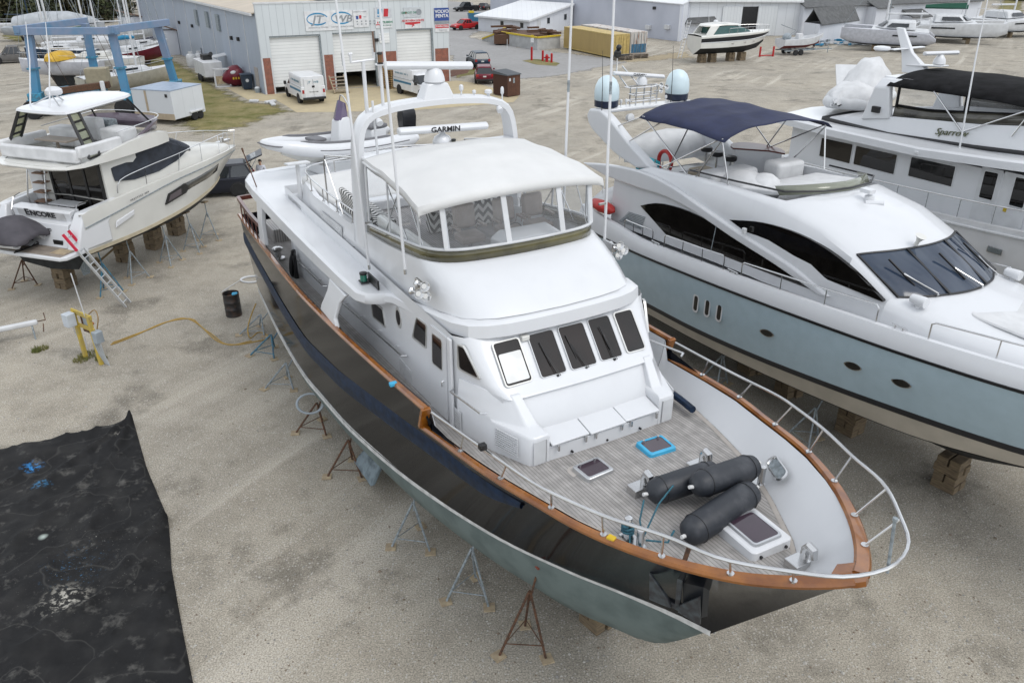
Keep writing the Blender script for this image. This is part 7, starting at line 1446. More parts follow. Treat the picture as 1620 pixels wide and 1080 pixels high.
# shipping containers
def container(label, a, b, c, h, side_m, end_m, two=None):
    """a-b front long side on the ground, b-c the door end"""
    rz = heading(a, b); L_ = 12.0; w = 2.44; r = thing('shipping_container', label, 'container', b, rz, 'shipping containers')
    m = MB(); m.bx(-L_, 0, .0, w, .22, h+.2); m.build('side', side_m, r, 0)
    m = MB(); m.bx(-L_-.02, .03, -.03, w+.03, h+.12, h+.24); m.bx(-L_-.02, .03, -.03, w+.03, .15, .3)
    for x in (-L_, -.06): 
        for y in (-.03, w-.09): m.bx(x-.02, x+.1, y, y+.12, .2, h+.2)
    m.build('frame', end_m[0], r, 0)
    for s in (0, 1):
        d_ = MB().bx(.0, .05, .12+s*(w/2-.1), w/2-.02+s*(w/2-.1), .32, h+.1).build('door', end_m[0], r, 0); 
        if two: MB().bx(.05, .055, .12+s*(w/2-.1), w/2-.02+s*(w/2-.1), .32, 1.35).build('blue_paint', end_m[1], d_, 0)
        for k in (.3, .8): MB().cyl((.09, .12+s*(w/2-.1)+k, .35), (.09, .12+s*(w/2-.1)+k, h+.05), .03, n=6).build('lock_rod', end_m[0] if not two else GALV, d_)
    return r
YEL = pm_stripes('yellow_corrugated', (.42, .30, .11), (.30, .21, .075), 'X', .28, .10, .6, .04, .5, bump=1.); YELP = pm('yellow_paint', (.50, .37, .13), .6, var=.12); GRC = pm_stripes('grey_corrugated', (.45, .46, .46), (.34, .35, .36), 'X', .28, .1, .6, .04, .5, bump=1.); RWH = pm('rust_streaked_white', (.50, .48, .45), .7, c2=(.25, .14, .09), scale=1.6, fac=(.52, .68), stretch=(1, 2.5, .6)); CBL = pm('container_blue', (.05, .16, .27), .6, var=.15)
container('long yellow shipping container beside the white one', GP(886, 76), GP(967.5, 93.5), GP(992, 89), 2.55, YEL, (YELP,)); container('white and blue rust-streaked container behind the yellow one', GP(912, 72), GP(996.5, 88.5), GP(1019, 87), 2.55, GRC, (RWH, CBL), True)
for px, py, lab in ((985, 95, 'pallets on the ground below the yellow container doors'), (1010, 92, 'pallets on the ground below the blue and white container doors')):
    pl = thing('pallet_stack', lab, 'pallets', GP(px, py), .35)
    for k in range(3): m = MB(); [m.bx(-1.1, 1.1, -.6+j*.25, -.45+j*.25, .14+k*.17, .17+k*.17) for j in range(6)]; [m.bx(x-.05, x+.05, -.6, .8, .02+k*.17, .14+k*.17) for x in (-1, 0, 1)]; m.build('pallet', pm('grey_pallet', (.26, .22, .18), .9), pl, 0)
# concrete bin with yellow rail
bn = thing('storage_bin', 'concrete-walled storage bin with yellow top rail beside the yellow container', 'storage bin'); P4 = [GP(792, 70), GP(850, 80), GP(886, 76), GP(838, 62), GP(800, 60)]
CBLK = pm('pale_block_wall', (.44, .44, .43), .85, c2=(.36, .36, .35), scale=1.5)
for a, b in ((P4[0], P4[1]), (P4[1], P4[2])): slab((a, b), 1.5, CBLK, 'wall', bn, .2)
slab((GP(763, 65), P4[0]), (.2, 1.5), CBLK, 'wall', bn, .2)
m = MB()
for a, b in ((P4[0], P4[1]), (P4[1], P4[2])): m.bar(a+up_*1.6, b+up_*1.6, .25, .2)
m.bar(GP(763, 65)+up_*.3, P4[0]+up_*1.6, .2, .2); m.bar(P4[0]+up_*1.6, P4[4]+up_*1.6, .25, .2); m.build('yellow_rail', pm('safety_yellow', (.58, .42, .02), .6), bn, 0)
m = MB(); c = sum(P4[:5], Vector())/5; [m.box(c+Vector((random.uniform(-4, 4), random.uniform(-3, 5), 1.5+random.uniform(0, .5))), (random.uniform(1, 3.4), .5, .25), random.uniform(0, 3)) for k in range(16)]; m.box(c+Vector((0, 1, .8)), (9, 7, 1.2)); struct(m.build('scrap_heap', RUST, bn, 0), 'stuff')
MB().box(P4[1]+Vector((-4, -.12, .75)), (.06, .1, 1.3)).build('white_post', W2, bn, 0)
bi = thing('waste_bin', 'blue waste bin with yellow lid at the corner of the low white building', 'bin', GP(751, 35), .2); MB().loft([[(-1, -.7, 0), (1, -.7, 0), (1, .7, 0), (-1, .7, 0)], [(-1.2, -.8, 1.5), (1.2, -.8, 1.5), (1.2, .8, 1.5), (-1.2, .8, 1.5)]], True, True, True).build('tub', pm('bin_blue', (.03, .14, .24), .6), bi, 0); MB().box((-.6, 0, 1.7), (.9, 1.0, .3), 0).build('lid', MATS['safety_yellow'], bi, 0)
# hydrant island
for px, py, h, lab in ((841, 96, 1.5, 'tallest red post on the island, carrying a small sign'), (858.5, 97, 1.15, 'thin red bollard left of the hydrant'), (872.5, 99.5, 1.0, 'thin red bollard right of the hydrant')):
    o = thing('bollard', lab, 'bollard', GP(px, py), 0, 'red posts on the island'); MB().cyl((0, 0, 0), (0, 0, h), .13, n=12).lathe([(.13, h), (.08, h+.06), (.02, h+.08)], (0, 0, 0), 12).build('post', PRD, o)
    if h > 1.4: MB().cyl((.05, 0, h-.2), (.05, 0, 2.9), .04).build('sign_post', GALV, o); MB().box((.05, -.05, 2.3), (.4, .03, .5)).build('sign_plate', W2, o, 0); MB().box((.05, -.05, 2.75), (.35, .03, .3)).build('yellow_plate', MATS['safety_yellow'], o, 0)
hy = thing('fire_hydrant', 'red fire hydrant between the thin red bollards', 'hydrant', GP(865, 98.5)); m = MB(); m.lathe([(.22, 0), (.2, .1), (.17, .15), (.17, .6), (.2, .65), (.15, .8), (.05, .9)], (0, 0, 0), 14); m.cyl((-.35, 0, .5), (.35, 0, .5), .09); m.build('body', PRD, hy); MB().cyl((0, -.3, .45), (0, 0, .45), .1).build('cap', PRD, hy)
db = thing('dumpster_shed', 'brown timber bin enclosure with dark lid beside the maroon SUV', 'bin enclosure', GP(803, 154.5), heading(GP(803, 154.5), GP(823, 151.5)))
BRN = pm_stripes('brown_boards', (.095, .04, .022), (.05, .02, .012), 'X', .5, .03, .85, .12, 3); L1 = (GP(823, 151.5)-GP(803, 154.5)).length; L2 = (GP(780, 150)-GP(803, 154.5)).length
MB().bx(0, L1, 0, L2, .06, 1.9).build('box', BRN, db, 0, .02); MB().loft([[(-.1, -.1, 1.9), (L1+.1, -.1, 1.9), (L1+.1, L2+.1, 1.9), (-.1, L2+.1, 1.9)], [(-.05, -.05, 1.98), (L1+.05, -.05, 1.98), (L1+.05, L2, 2.18), (-.05, L2, 2.18)]], True, True, True).build('lid', pm('grey_lid', (.06, .068, .075), .6), db, 0)
MB().bx(L1*.42, L1*.55, -.04, 0, 1.2, 1.65).build('handle_plate', GALV, db, 0); MB().bx(L1*.12, L1*.24, -.03, 0, 1.4, 1.65).build('notice', W2, db, 0)
# ================================================================== inflatable on the trawler's boat deck
rib = thing('rigid_inflatable', 'white inflatable with black outboard and purple windscreen on the aft boat deck', 'tender', MW(-15.35, .45, 6.0), MR-radians(76))
GREYH = pm('grey_vinyl', (.14, .14, .15), .6); PURP2 = pm('purple_screen', (.09, .06, .13), .15, coat=.4)
tb_ = catmull([(-2.35, -.82, .72), (-.6, -.84, .71), (1.0, -.74, .80), (2.0, -.48, .98), (2.62, -.14, 1.12), (2.68, 0, 1.13), (2.62, .14, 1.12), (2.0, .48, .98), (1.0, .74, .80), (-.6, .84, .71), (-2.35, .82, .72)], 44)
MB().tube(tb_, [.10]+[.22 if abs(p.x) < 1.9 or p.x < 0 else .22-.09*(p.x-1.9)/.78 for p in tb_[1:-1]]+[.10], 12).build('tube', W, rib, 50)
m = MB(); m.tube([p+Vector((.12 if p.x > 2.4 else 0, (.205 if p.x < 1.5 else .15)*(1 if p.y > 0 else -1 if p.y < 0 else 0), .02)) for p in tb_[2:-2]], .022, 6); m.build('rubbing_strake', GREYH, rib)
m = MB(); m.tube([p+Vector((0, -p.y*.02, .215)) for p in tb_[4:18]], [.02]+[.06]*12+[.02], 8); m.tube([p+Vector((0, -p.y*.02, .215)) for p in tb_[26:40]], [.02]+[.06]*12+[.02], 8); m.build('grip_patch', GREYH, rib)
m = MB(); m.loft([[(x, -w, z1), (x, -w*.55, (z0+z1)/2), (x, 0, z0), (x, w*.55, (z0+z1)/2), (x, w, z1)] for x, w, z0, z1 in ((-2.2, .7, .22, .62), (0, .72, .2, .6), (1.4, .5, .34, .7), (2.2, .06, .74, .9))], False); m.grid([[(-2.2, -.7, .62), (0, -.72, .6), (1.4, -.5, .7), (2.2, -.05, .9)], [(-2.2, .7, .62), (0, .72, .6), (1.4, .5, .7), (2.2, .05, .9)]]); m.build('hull', CREAM, rib, 30)
cs = MB().loft([[(-.35, -.34, .6), (.35, -.30, .6), (.35, .30, .6), (-.35, .34, .6)], [(-.2, -.30, 1.45), (.22, -.24, 1.45), (.22, .24, 1.45), (-.2, .30, 1.45)], [(-.12, -.24, 1.62), (.1, -.2, 1.62), (.1, .2, 1.62), (-.12, .24, 1.62)]], True, True, True).build('console', W, rib, 25, .05)
MB().loft([[(.16, -.22, 1.5), (.24, 0, 1.5), (.16, .22, 1.5), (-.1, .24, 1.55), (-.1, -.24, 1.55)], [(-.02, -.17, 2.05), (.03, 0, 2.1), (-.02, .17, 2.05), (-.12, .15, 2.0), (-.12, -.15, 2.0)]], True, False, True).build('console_screen', PURP2, cs, 30)
MB().tube(catmull([(-.18, -.28, 1.3), (-.15, -.26, 1.9), (-.08, 0, 2.25), (-.15, .26, 1.9), (-.18, .28, 1.3)], 18), .018, 6).build('grab_rail', SILV, cs)
MB().bx(-1.45, -.85, -.36, .36, .62, 1.1).build('helm_seat', W, rib, 20, .05); MB().bx(-1.5, -.8, -.38, .38, 1.1, 1.24).build('seat_cushion', GREYH, rib, 30, .05); MB().bx(.75, 1.2, -.3, .3, .98, 1.08).build('bow_cushion', GREYH, rib, 30, .04)
m = MB(); m.loft([[(-2.75+a, -w, z) for a, w, z in ()]] if False else [[(x, -w, z) for x in (0,)]*0+[(-2.80, -w, z), (-2.30, -w, z), (-2.25, w, z), (-2.80, w, z)] for w, z in ((.13, .3), (.14, .75), (.2, .95), (.24, 1.25), (.2, 1.45), (.1, 1.52))], True, True, True); eng = m.build('outboard_motor', PBK, rib, 40, .05)
m = MB(); m.tube([(-2.6, 0, .35), (-2.62, 0, -.05)], [.09, .05], 8); m.bx(-2.85, -2.4, -.02, .02, -.12, .12); m.build('lower_unit', PBK, eng)
[MB().bx(x-.1, x+.1, -.6, .6, -.03, .3).build('deck_chock', W, rib, 0, .02) for x in (-1.2, 1.0)]

# ================================================================== person beside the black SUV
def person(loc, rz, label):
    r = thing('person', label, 'person', loc, rz)
    def skinmesh(name, verts, edges, mat, sub=2):
        me = bpy.data.meshes.new(name); me.from_pydata([v[:3] for v in verts], edges, []); o = bpy.data.objects.new(name, me); COL.objects.link(o); o.parent = r; me.materials.append(mat)
        k = o.modifiers.new('skin', 'SKIN'); k.use_smooth_shade = True
        if not me.skin_vertices: bpy.context.view_layer.objects.active = o
        for i, v in enumerate(verts): me.skin_vertices[0].data[i].radius = (v[3], v[4] if len(v) > 4 else v[3])
        me.skin_vertices[0].data[0].use_root = True; s = o.modifiers.new('sub', 'SUBSURF'); s.levels = sub; s.render_levels = sub; return o
    SK = pm('skin', (.42, .25, .17), .55)
    V = [(0, 0, .95, .15, .11), (0, 0, 1.15, .14, .10), (.01, 0, 1.36, .17, .11), (.0, 0, 1.48, .07, .07), (.03, 0, 1.55, .055, .055), (.05, 0, 1.63, .085, .095), (.06, 0, 1.72, .07, .08),
         (0, .19, 1.42, .055), (.02, .25, 1.15, .042), (.24, .13, 1.08, .033), (.31, .07, 1.10, .028),
         (0, -.19, 1.42, .055), (.02, -.25, 1.15, .042), (.24, -.13, 1.08, .033), (.31, -.07, 1.10, .028),
         (0, .10, .88, .095), (.02, .11, .5, .065), (0, .11, .09, .045), (.14, .12, .04, .04), (0, -.10, .88, .095), (.02, -.11, .5, .065), (0, -.11, .09, .045), (.14, -.12, .04, .04)]
    E = [(0, 1), (1, 2), (2, 3), (3, 4), (4, 5), (5, 6), (2, 7), (7, 8), (8, 9), (9, 10), (2, 11), (11, 12), (12, 13), (13, 14), (0, 15), (15, 16), (16, 17), (17, 18), (0, 19), (19, 20), (20, 21), (21, 22)]
    for s, w in ((1, 10), (-1, 14)):
        b = V[w]
        for k, (dy, ln) in enumerate(((.028, .055), (.010, .065), (-.010, .06), (-.028, .05))):
            i = len(V); V.append((b[0]+.03, b[1]+dy, b[2]+.005, .010)); V.append((b[0]+.03+ln*.6, b[1]+dy, b[2]+.005, .009)); V.append((b[0]+.03+ln*.8, b[1]+dy-s*.005, b[2]-.02, .008)); E += [(w, i), (i, i+1), (i+1, i+2)]
        i = len(V); V.append((b[0]+.01, b[1]-s*.03, b[2]+.03, .011)); V.append((b[0]+.04, b[1]-s*.035, b[2]+.04, .009)); E += [(w, i), (i, i+1)]
    body = skinmesh('body', V, E, SK)
    SHT = pm('white_shirt', (.58, .60, .66), .8, var=.1, scale=9, bump=.3); TR_ = pm('dark_trousers', (.03, .03, .04), .8)
    skinmesh('shirt', [(0, 0, .93, .175, .13), (0, 0, 1.15, .165, .12), (.01, 0, 1.36, .195, .13), (.0, 0, 1.47, .09, .09), (0, .20, 1.42, .078), (.02, .26, 1.17, .062), (.14, .19, 1.115, .05), (0, -.20, 1.42, .078), (.02, -.26, 1.17, .062), (.14, -.19, 1.115, .05)], [(0, 1), (1, 2), (2, 3), (2, 4), (4, 5), (5, 6), (2, 7), (7, 8), (8, 9)], SHT)
    skinmesh('trousers', [(0, 0, .97, .16, .125), (0, .10, .86, .115), (.02, .11, .5, .085), (0, .11, .1, .065), (0, -.10, .86, .115), (.02, -.11, .5, .085), (0, -.11, .1, .065)], [(0, 1), (1, 2), (2, 3), (0, 4), (4, 5), (5, 6)], TR_)
    m = MB(); m.ball((.03, 0, 1.735), (.10, .088, .075), 8); m.ball((-.02, 0, 1.68), (.075, .085, .09), 8); m.build('hair', pm('dark_hair', (.02, .014, .01), .7), r, 60)
    m = MB(); m.ext([(.135, -.014, 1.66), (.135, .014, 1.66), (.15, .012, 1.61), (.15, -.012, 1.61)], (-.03, 0, 0)); m.ball((.125, .033, 1.665), .012, 4); m.ball((.125, -.033, 1.665), .012, 4); m.build('face', SK, r, 40)
    MB().box((.36, 0, 1.12), (.15, .08, .012)).build('phone', BLACK, r, 0); MB().bx(.0, .25, .07, .17, 0, .06).build('shoe', BLACK, r, 20, .02); MB().bx(.0, .25, -.17, -.07, 0, .06).build('shoe', BLACK, r, 20, .02)
person(GP(418, 302), radians(-95), 'person in white shirt and dark trousers looking down at a phone behind the yacht')

# ================================================================== foreground left: tarp, pedestal, drum, cord, hoses
def tarp():
    cor = [GP(-120, 735), GP(0, 713), GP(110, 690), GP(160, 678), GP(212, 668), GP(232, 740), GP(268, 826), GP(272, 900), GP(290, 1000), GP(310, 1100), GP(330, 1200), GP(-220, 1200), GP(-220, 900)]
    bm = bmesh.new()
    xs = [p.x for p in cor]; ys = [p.y for p in cor]; st_ = .10
    def inside(x, y):
        c = False; n = len(cor)
        for i in range(n):
            a, b = cor[i], cor[(i+1) % n]
            if (a.y > y) != (b.y > y) and x < (b.x-a.x)*(y-a.y)/(b.y-a.y)+a.x: c = not c
        return c
    from mathutils import noise
    P = [[p.x, p.y] for p in cor]; f = bm.faces.new([bm.verts.new((x, y, 0)) for x, y in P])
    bmesh.ops.triangulate(bm, faces=bm.faces)
    for it in range(7):
        es = [e for e in bm.edges if e.calc_length() > .14]
        if not es: break
        bmesh.ops.subdivide_edges(bm, edges=es, cuts=1); bmesh.ops.triangulate(bm, faces=bm.faces)
    c0_ = GP(212, 668); c1_ = GP(268, 826)
    for v in bm.verts:
        p = v.co; z = .04+.06*(noise.noise(Vector((p.x*.9, p.y*.9, 0)))+.5)+.02*noise.noise(Vector((p.x*3, p.y*3, 3)))
        rd = 1-abs(noise.noise(Vector((p.x*.55+.5*p.y, p.y*.8-.3*p.x, 4)))*2.2); z += .085*max(0, rd-.55)/.45
        rd = 1-abs(noise.noise(Vector((p.x*1.6, p.y*1.1+p.x*.5, 14)))*2.4); z += .038*max(0, rd-.6)/.4
        for q, (ax, ay), w in ((c0_, (-.35, -.94), .16), (c1_, (-.9, -.4), .11), (c0_, (.1, -1), .12), (c1_, (-.2, -.97), .15), (GP(190, 1000), (.35, .9), .14), (GP(60, 1000), (.75, .6), .10), (GP(120, 780), (.05, 1), .07), (GP(230, 900), (-.5, -.8), .10)):
            d = Vector((p.x-q.x, p.y-q.y)); al = d.x*ax+d.y*ay; ac = abs(-d.x*ay+d.y*ax)+.15*noise.noise(Vector((p.x*1.5, p.y*1.5, 9)))
            if -.1 < al < 4.5: z += w*math.exp(-(ac/.07)**2)*(1-min(1, abs(al)/4.5))
        z += .10*math.exp(-((p.x-c0_.x)**2+(p.y-c0_.y)**2)/.12)+.08*math.exp(-((p.x-c1_.x)**2+(p.y-c1_.y)**2)/.05)
        if v.is_boundary: z = max(.006, z*.45)
        p.z = z
    me = bpy.data.meshes.new('tarpaulin'); 
    for q in bm.faces:
        q.normal_update()
        if q.normal.z < 0: q.normal_flip()
    bm.to_mesh(me); bm.free()
    m = pm('black_tarp', (.012, .012, .0125), .8, spec=.22, c2=(.024, .0235, .023), scale=1.6, det=9, fac=(.45, .7), bump=.35, bscale=5)
    nt = m.node_tree; N = nt.nodes; L = nt.links; b = N['Principled BSDF']; base = b.inputs['Base Color'].links[0].from_socket; tc = N.new('ShaderNodeTexCoord')
    def layer(base, scale, lo, hi, col, gate=None, ofs=0., det=3, gs=.5):
        mp = N.new('ShaderNodeMapping'); mp.inputs['Location'].default_value = (ofs, ofs, 0); L.new(tc.outputs['Object'], mp.inputs['Vector'])
        n = N.new('ShaderNodeTexNoise'); n.inputs['Scale'].default_value = scale; n.inputs['Detail'].default_value = det; n.inputs['Roughness'].default_value = .7; L.new(mp.outputs['Vector'], n.inputs['Vector'])
        r = N.new('ShaderNodeMapRange'); r.inputs[1].default_value = lo; r.inputs[2].default_value = hi; L.new(n.outputs['Fac'], r.inputs[0]); f = r.outputs[0]
        if gate:
            # spots only round a given place
            px, rad = gate; g = N.new('ShaderNodeVectorMath'); g.operation = 'DISTANCE'; L.new(tc.outputs['Object'], g.inputs[0]); g.inputs[1].default_value = (px.x, px.y, .05)
            k = N.new('ShaderNodeMapRange'); k.inputs[1].default_value = rad; k.inputs[2].default_value = rad*.2; L.new(g.outputs['Value'], k.inputs[0])
            mu_ = N.new('ShaderNodeMath'); mu_.operation = 'MULTIPLY'; L.new(f, mu_.inputs[0]); L.new(k.outputs[0], mu_.inputs[1]); f = mu_.outputs[0]
        x = N.new('ShaderNodeMix'); x.data_type = 'RGBA'; L.new(f, x.inputs[0]); L.new(base, x.inputs[6]); x.inputs[7].default_value = (*col, 1); return x.outputs[2]
    base = layer(base, 2.2, .56, .80, (.13, .125, .115), ofs=3, det=8)
    for sc_, of_, wd_ in ((.45, 2., .006),):      # pale fold lines
        mp = N.new('ShaderNodeMapping'); mp.inputs['Location'].default_value = (of_, of_, 0); L.new(tc.outputs['Object'], mp.inputs['Vector']); n = N.new('ShaderNodeTexNoise'); n.inputs['Scale'].default_value = sc_; n.inputs['Detail'].default_value = 2; L.new(mp.outputs['Vector'], n.inputs['Vector'])
        s1_ = N.new('ShaderNodeMath'); s1_.operation = 'SUBTRACT'; L.new(n.outputs['Fac'], s1_.inputs[0]); s1_.inputs[1].default_value = .5; a1 = N.new('ShaderNodeMath'); a1.operation = 'ABSOLUTE'; L.new(s1_.outputs[0], a1.inputs[0]); r1_ = N.new('ShaderNodeMapRange'); r1_.inputs[1].default_value = wd_; r1_.inputs[2].default_value = 0; r1_.inputs[4].default_value = .28; L.new(a1.outputs[0], r1_.inputs[0])
        x = N.new('ShaderNodeMix'); x.data_type = 'RGBA'; L.new(r1_.outputs[0], x.inputs[0]); L.new(base, x.inputs[6]); x.inputs[7].default_value = (.10, .097, .09, 1); base = x.outputs[2]
    base = layer(base, 26, .70, .74, (.34, .33, .30), (GP(170, 880), 2.6), 1, 2)
    base = layer(base, 7, .50, .58, (.42, .40, .35), (GP(105, 955), .62), 5, 6)
    base = layer(base, 9, .50, .56, (.03, .20, .48), (GP(52, 742), .34), 8, 5); base = layer(base, 9, .50, .56, (.05, .22, .42), (GP(68, 773), .28), 2, 5)
    base = layer(base, 5, .40, .46, (.38, .36, .32), (GP(188, 692), .16), 2, 4); base = layer(base, 5, .36, .42, (.33, .30, .25), (GP(260, 829), .12), 4, 4)
    base = layer(base, 4, .34, .38, (.40, .46, .42), (GP(70, 853), .13), 7, 2); base = layer(base, 18, .62, .66, (.05, .14, .25), (GP(120, 900), .9), 9, 3)
    L.new(base, b.inputs['Base Color'])
    me.materials.append(m); o = bpy.data.objects.new('tarpaulin', me); COL.objects.link(o); me.polygons.foreach_set('use_smooth', [True]*len(me.polygons))
    return tag(o, 'black paint-spattered tarpaulin spread on the gravel at bottom left', 'tarp')
tarp()
dr = thing('oil_drum', 'rusty black steel drum standing on the gravel left of the black hull', 'drum', GP(370.6, 498))
MB().lathe([(.02, .02), (.29, .0), (.298, .02), (.292, .04), (.292, .28), (.305, .30), (.292, .32), (.292, .57), (.305, .59), (.292, .61), (.29, .86), (.30, .88), (.30, .90), (.285, .90), (.28, .86), (.275, .60), (.02, .60)], (0, 0, 0), 30).build('drum_shell', pm('drum_black', (.018, .016, .016), .5, c2=(.055, .03, .02), scale=5, fac=(.5, .7)), dr, 35)
MB().lathe([(.02, .72), (.26, .72), (.26, .73)], (0, 0, 0), 24).build('rusty_contents', RUST, dr, 0); MB().box((.12, .1, .80), (.22, .18, .14), .5).build('blue_rag', CYAN, dr, 30, .05)
pe = thing('power_pedestal', 'yellow-framed electrical pedestal with grey boxes and conduits on the gravel', 'pedestal', GP(160, 576), heading(GP(178, 575), GP(140, 560)))
YPOST = pm('yellow_post', (.50, .36, .04), .65, c2=(.36, .28, .10), scale=5)
m = MB(); m.bar((-.02, 0, 0), (.02, 0, 1.75), .12, .12, up=(0, 1, 0)); m.build('post', YPOST, pe, 0, .01); MB().bar((.82, 0, 0), (.84, 0, 1.75), .12, .12, up=(0, 1, 0)).build('post', YPOST, pe, 0, .01)
m = MB(); m.bar((-.1, -.02, 1.70), (.95, -.02, 1.74), .06, .16); m.bar((-.1, -.02, 1.25), (.9, -.02, 1.28), .05, .14); m.build('cross_board', YPOST, pe, 0, .01)
EB = pm('grey_box', (.30, .34, .37), .5)
for x0, x1, y0, y1, z0, z1, nm_ in ((-.30, -.06, -.16, .10, .85, 1.25, 'breaker_box'), (.25, .5, -.22, -.05, 1.2, 1.6, 'breaker_box'), (.65, .95, .06, .36, 1.3, 1.75, 'meter_box')): MB().bx(x0, x1, y0, y1, z0, z1).build(nm_, EB if nm_ == 'breaker_box' else pm('pale_box', (.5, .54, .58), .5), pe, 20, .02)
MB().bx(.18, .62, -.10, -.06, 1.05, 1.65).build('rusty_plate', RUST, pe, 0)
for x in (.32, .45): MB().lathe([(.05, 0), (.05, .05), (.035, .06)], (x, -.22, 1.32), 10, M=Matrix.Rotation(pi/2, 3, 'X')).build('socket', pm('orange_socket', (.4, .12, .02), .5), pe)
for k in range(4): MB().tube([(-.24+k*.055, -.02+k*.03, .85), (-.24+k*.06, -.05+k*.02, .4), (-.3+k*.06, -.1, 0)], .024, 6).build('conduit', pm('pale_conduit', (.42, .44, .45), .5), pe)
m = MB(); m.tube(catmull([(.9, .1, 1.3), (1.05, .0, .9), (1.0, -.05, .5), (.8, -.1, .3), (.75, -.1, .8)], 18), .02, 6); m.build('white_cable', W2, pe); m = MB(); m.tube(catmull([(.55, -.2, 1.5), (.3, -.4, 1.75), (.0, -.3, 1.6), (.05, -.2, 1.2)], 18), .018, 6); m.build('looped_cable', pm('brown_cable', (.28, .17, .05), .6), pe); MB().tube([(.2, 0, 1.7), (.25, .05, 3.2)], .02, 6).build('white_pipe', W2, pe)
cord = MB().tube(catmull([GP(175, 545, .03), GP(190, 540, .02), GP(215, 530, .02), GP(255, 512, .02), GP(285, 505, .02), GP(305, 505, .02), GP(318, 516, .02), GP(345, 540, .02), GP(372, 545, .02), GP(400, 541, .02), GP(425, 534, .02), GP(410, 525, .02), GP(396, 535, .02), GP(392, 520, .3), GP(397, 500, .6), GP(405, 480, 1.1)], 90), .022, 6).tube(catmull([GP(178, 542, .03), GP(230, 523, .02), GP(290, 503, .02), GP(330, 525, .02), GP(360, 545, .02), GP(398, 539, .02)], 50), .02, 6).build('extension_cord', pm('cord_yellow', (.36, .23, .05), .6), None)
tag(cord, 'yellow extension cord snaking over the gravel from the pedestal to the yacht', 'cord')
for (px, py, r, lab) in ((398, 442, .42, 'white hose coil on the gravel behind the drum'), (488, 612, .36, 'grey hose loop hanging at the waterline of the black hull')):
    o = MB(); c = GP(px, py, .03) if py < 500 else MW(-9.9, -2.95, .9); 
    for k in range(2): o.tube([c+Vector((r*cos(a)*(1+.06*k), r*.8*sin(a) if py < 500 else r*.5*sin(a), .02*k if py < 500 else r*.6*sin(a))) for a in [2*pi*j/24 for j in range(25)]], .03, 6)
    if py < 500: o.tube([c+Vector((-r, 0, 0)), GP(372, 448, .02), GP(356, 458, .02), GP(350, 462, .02), GP(362, 456, .02)], .012, 5)
    tag(o.build('hose_coil', W2 if py < 500 else EB, None), lab, 'hose')
dk = thing('mast_section', 'white aluminium mast section lying on the gravel at the left edge', 'mast', GP(20, 540), heading(GP(0, 546), GP(52, 535)))
MB().bx(-2.5, .9, -.1, .1, .45, .62).build('spar', W2, dk, 30, .05); 
for x in (-.9, .7): MB().tube([(x, -.25, 0), (x, -.1, .45), (x, .1, .45), (x, .25, 0)], .025, 6).build('trestle', GALV, dk)
MB().tube([(.9, 0, .55), (1.15, 0, .55), (1.15, .2, .75)], .02, 6).tube([(1.0, -.3, .25), (1.05, .3, .3)], .018, 6).build('fitting', RUST, dk)
def stones():
    rnd = random.Random(3); m = MB(); fs = [(0, 2, 1), (0, 3, 2), (0, 4, 3), (0, 1, 4), (5, 1, 2), (5, 2, 3), (5, 3, 4), (5, 4, 1)]
    for k in range(4200):
        p = GP(rnd.uniform(-60, 1680), 400+700*rnd.random()**.8); s = rnd.uniform(.010, .034)*(1.6 if rnd.random() > .95 else 1)
        if p.length > 45: continue
        e = [s*rnd.uniform(.6, 1.3) for _ in range(6)]
        m.add([p+Vector((0, 0, -e[0]*.3)), p+Vector((e[1], 0, e[1]*.2)), p+Vector((0, e[2], .2*s)), p+Vector((-e[3], 0, .1*s)), p+Vector((0, -e[4], .2*s)), p+Vector((0, 0, e[5]*.7))], fs, rnd.choice((0, 0, 1, 2)))
    o = m.build('loose_stones', [pm('stone_pale', (.42, .40, .36), .9), pm('stone_grey', (.25, .24, .22), .9), pm('stone_brown', (.20, .16, .12), .9)], None, 0); o['kind'] = 'stuff'; o['label'] = 'loose stones scattered over the gravel'
stones()
def weeds(pts, n, label):
    m = MB()
    for px, py, r in pts:
        c = GP(px, py)
        for k in range(n):
            a = random.uniform(0, 2*pi); d = r*sqrt(random.random()); p = c+Vector((cos(a)*d, sin(a)*d, 0)); b = random.uniform(0, pi); h = random.uniform(.05, .16); w = random.uniform(.01, .025); t = Vector((random.uniform(-.06, .06), random.uniform(-.06, .06), h))
            m.add([p+Vector((cos(b)*w, sin(b)*w, 0)), p-Vector((cos(b)*w, sin(b)*w, 0)), p+t], [(0, 1, 2)])
    o = m.build('weeds', pm('weed_green', (.10, .12, .03), .9, c2=(.20, .18, .06), scale=3), None, 0); o['kind'] = 'stuff'; o['label'] = label
weeds([(140, 562, .35), (128, 570, .25), (65, 552, .25), (58, 556, .15), (160, 568, .2)], 130, 'tufts of grass growing round the pedestal')
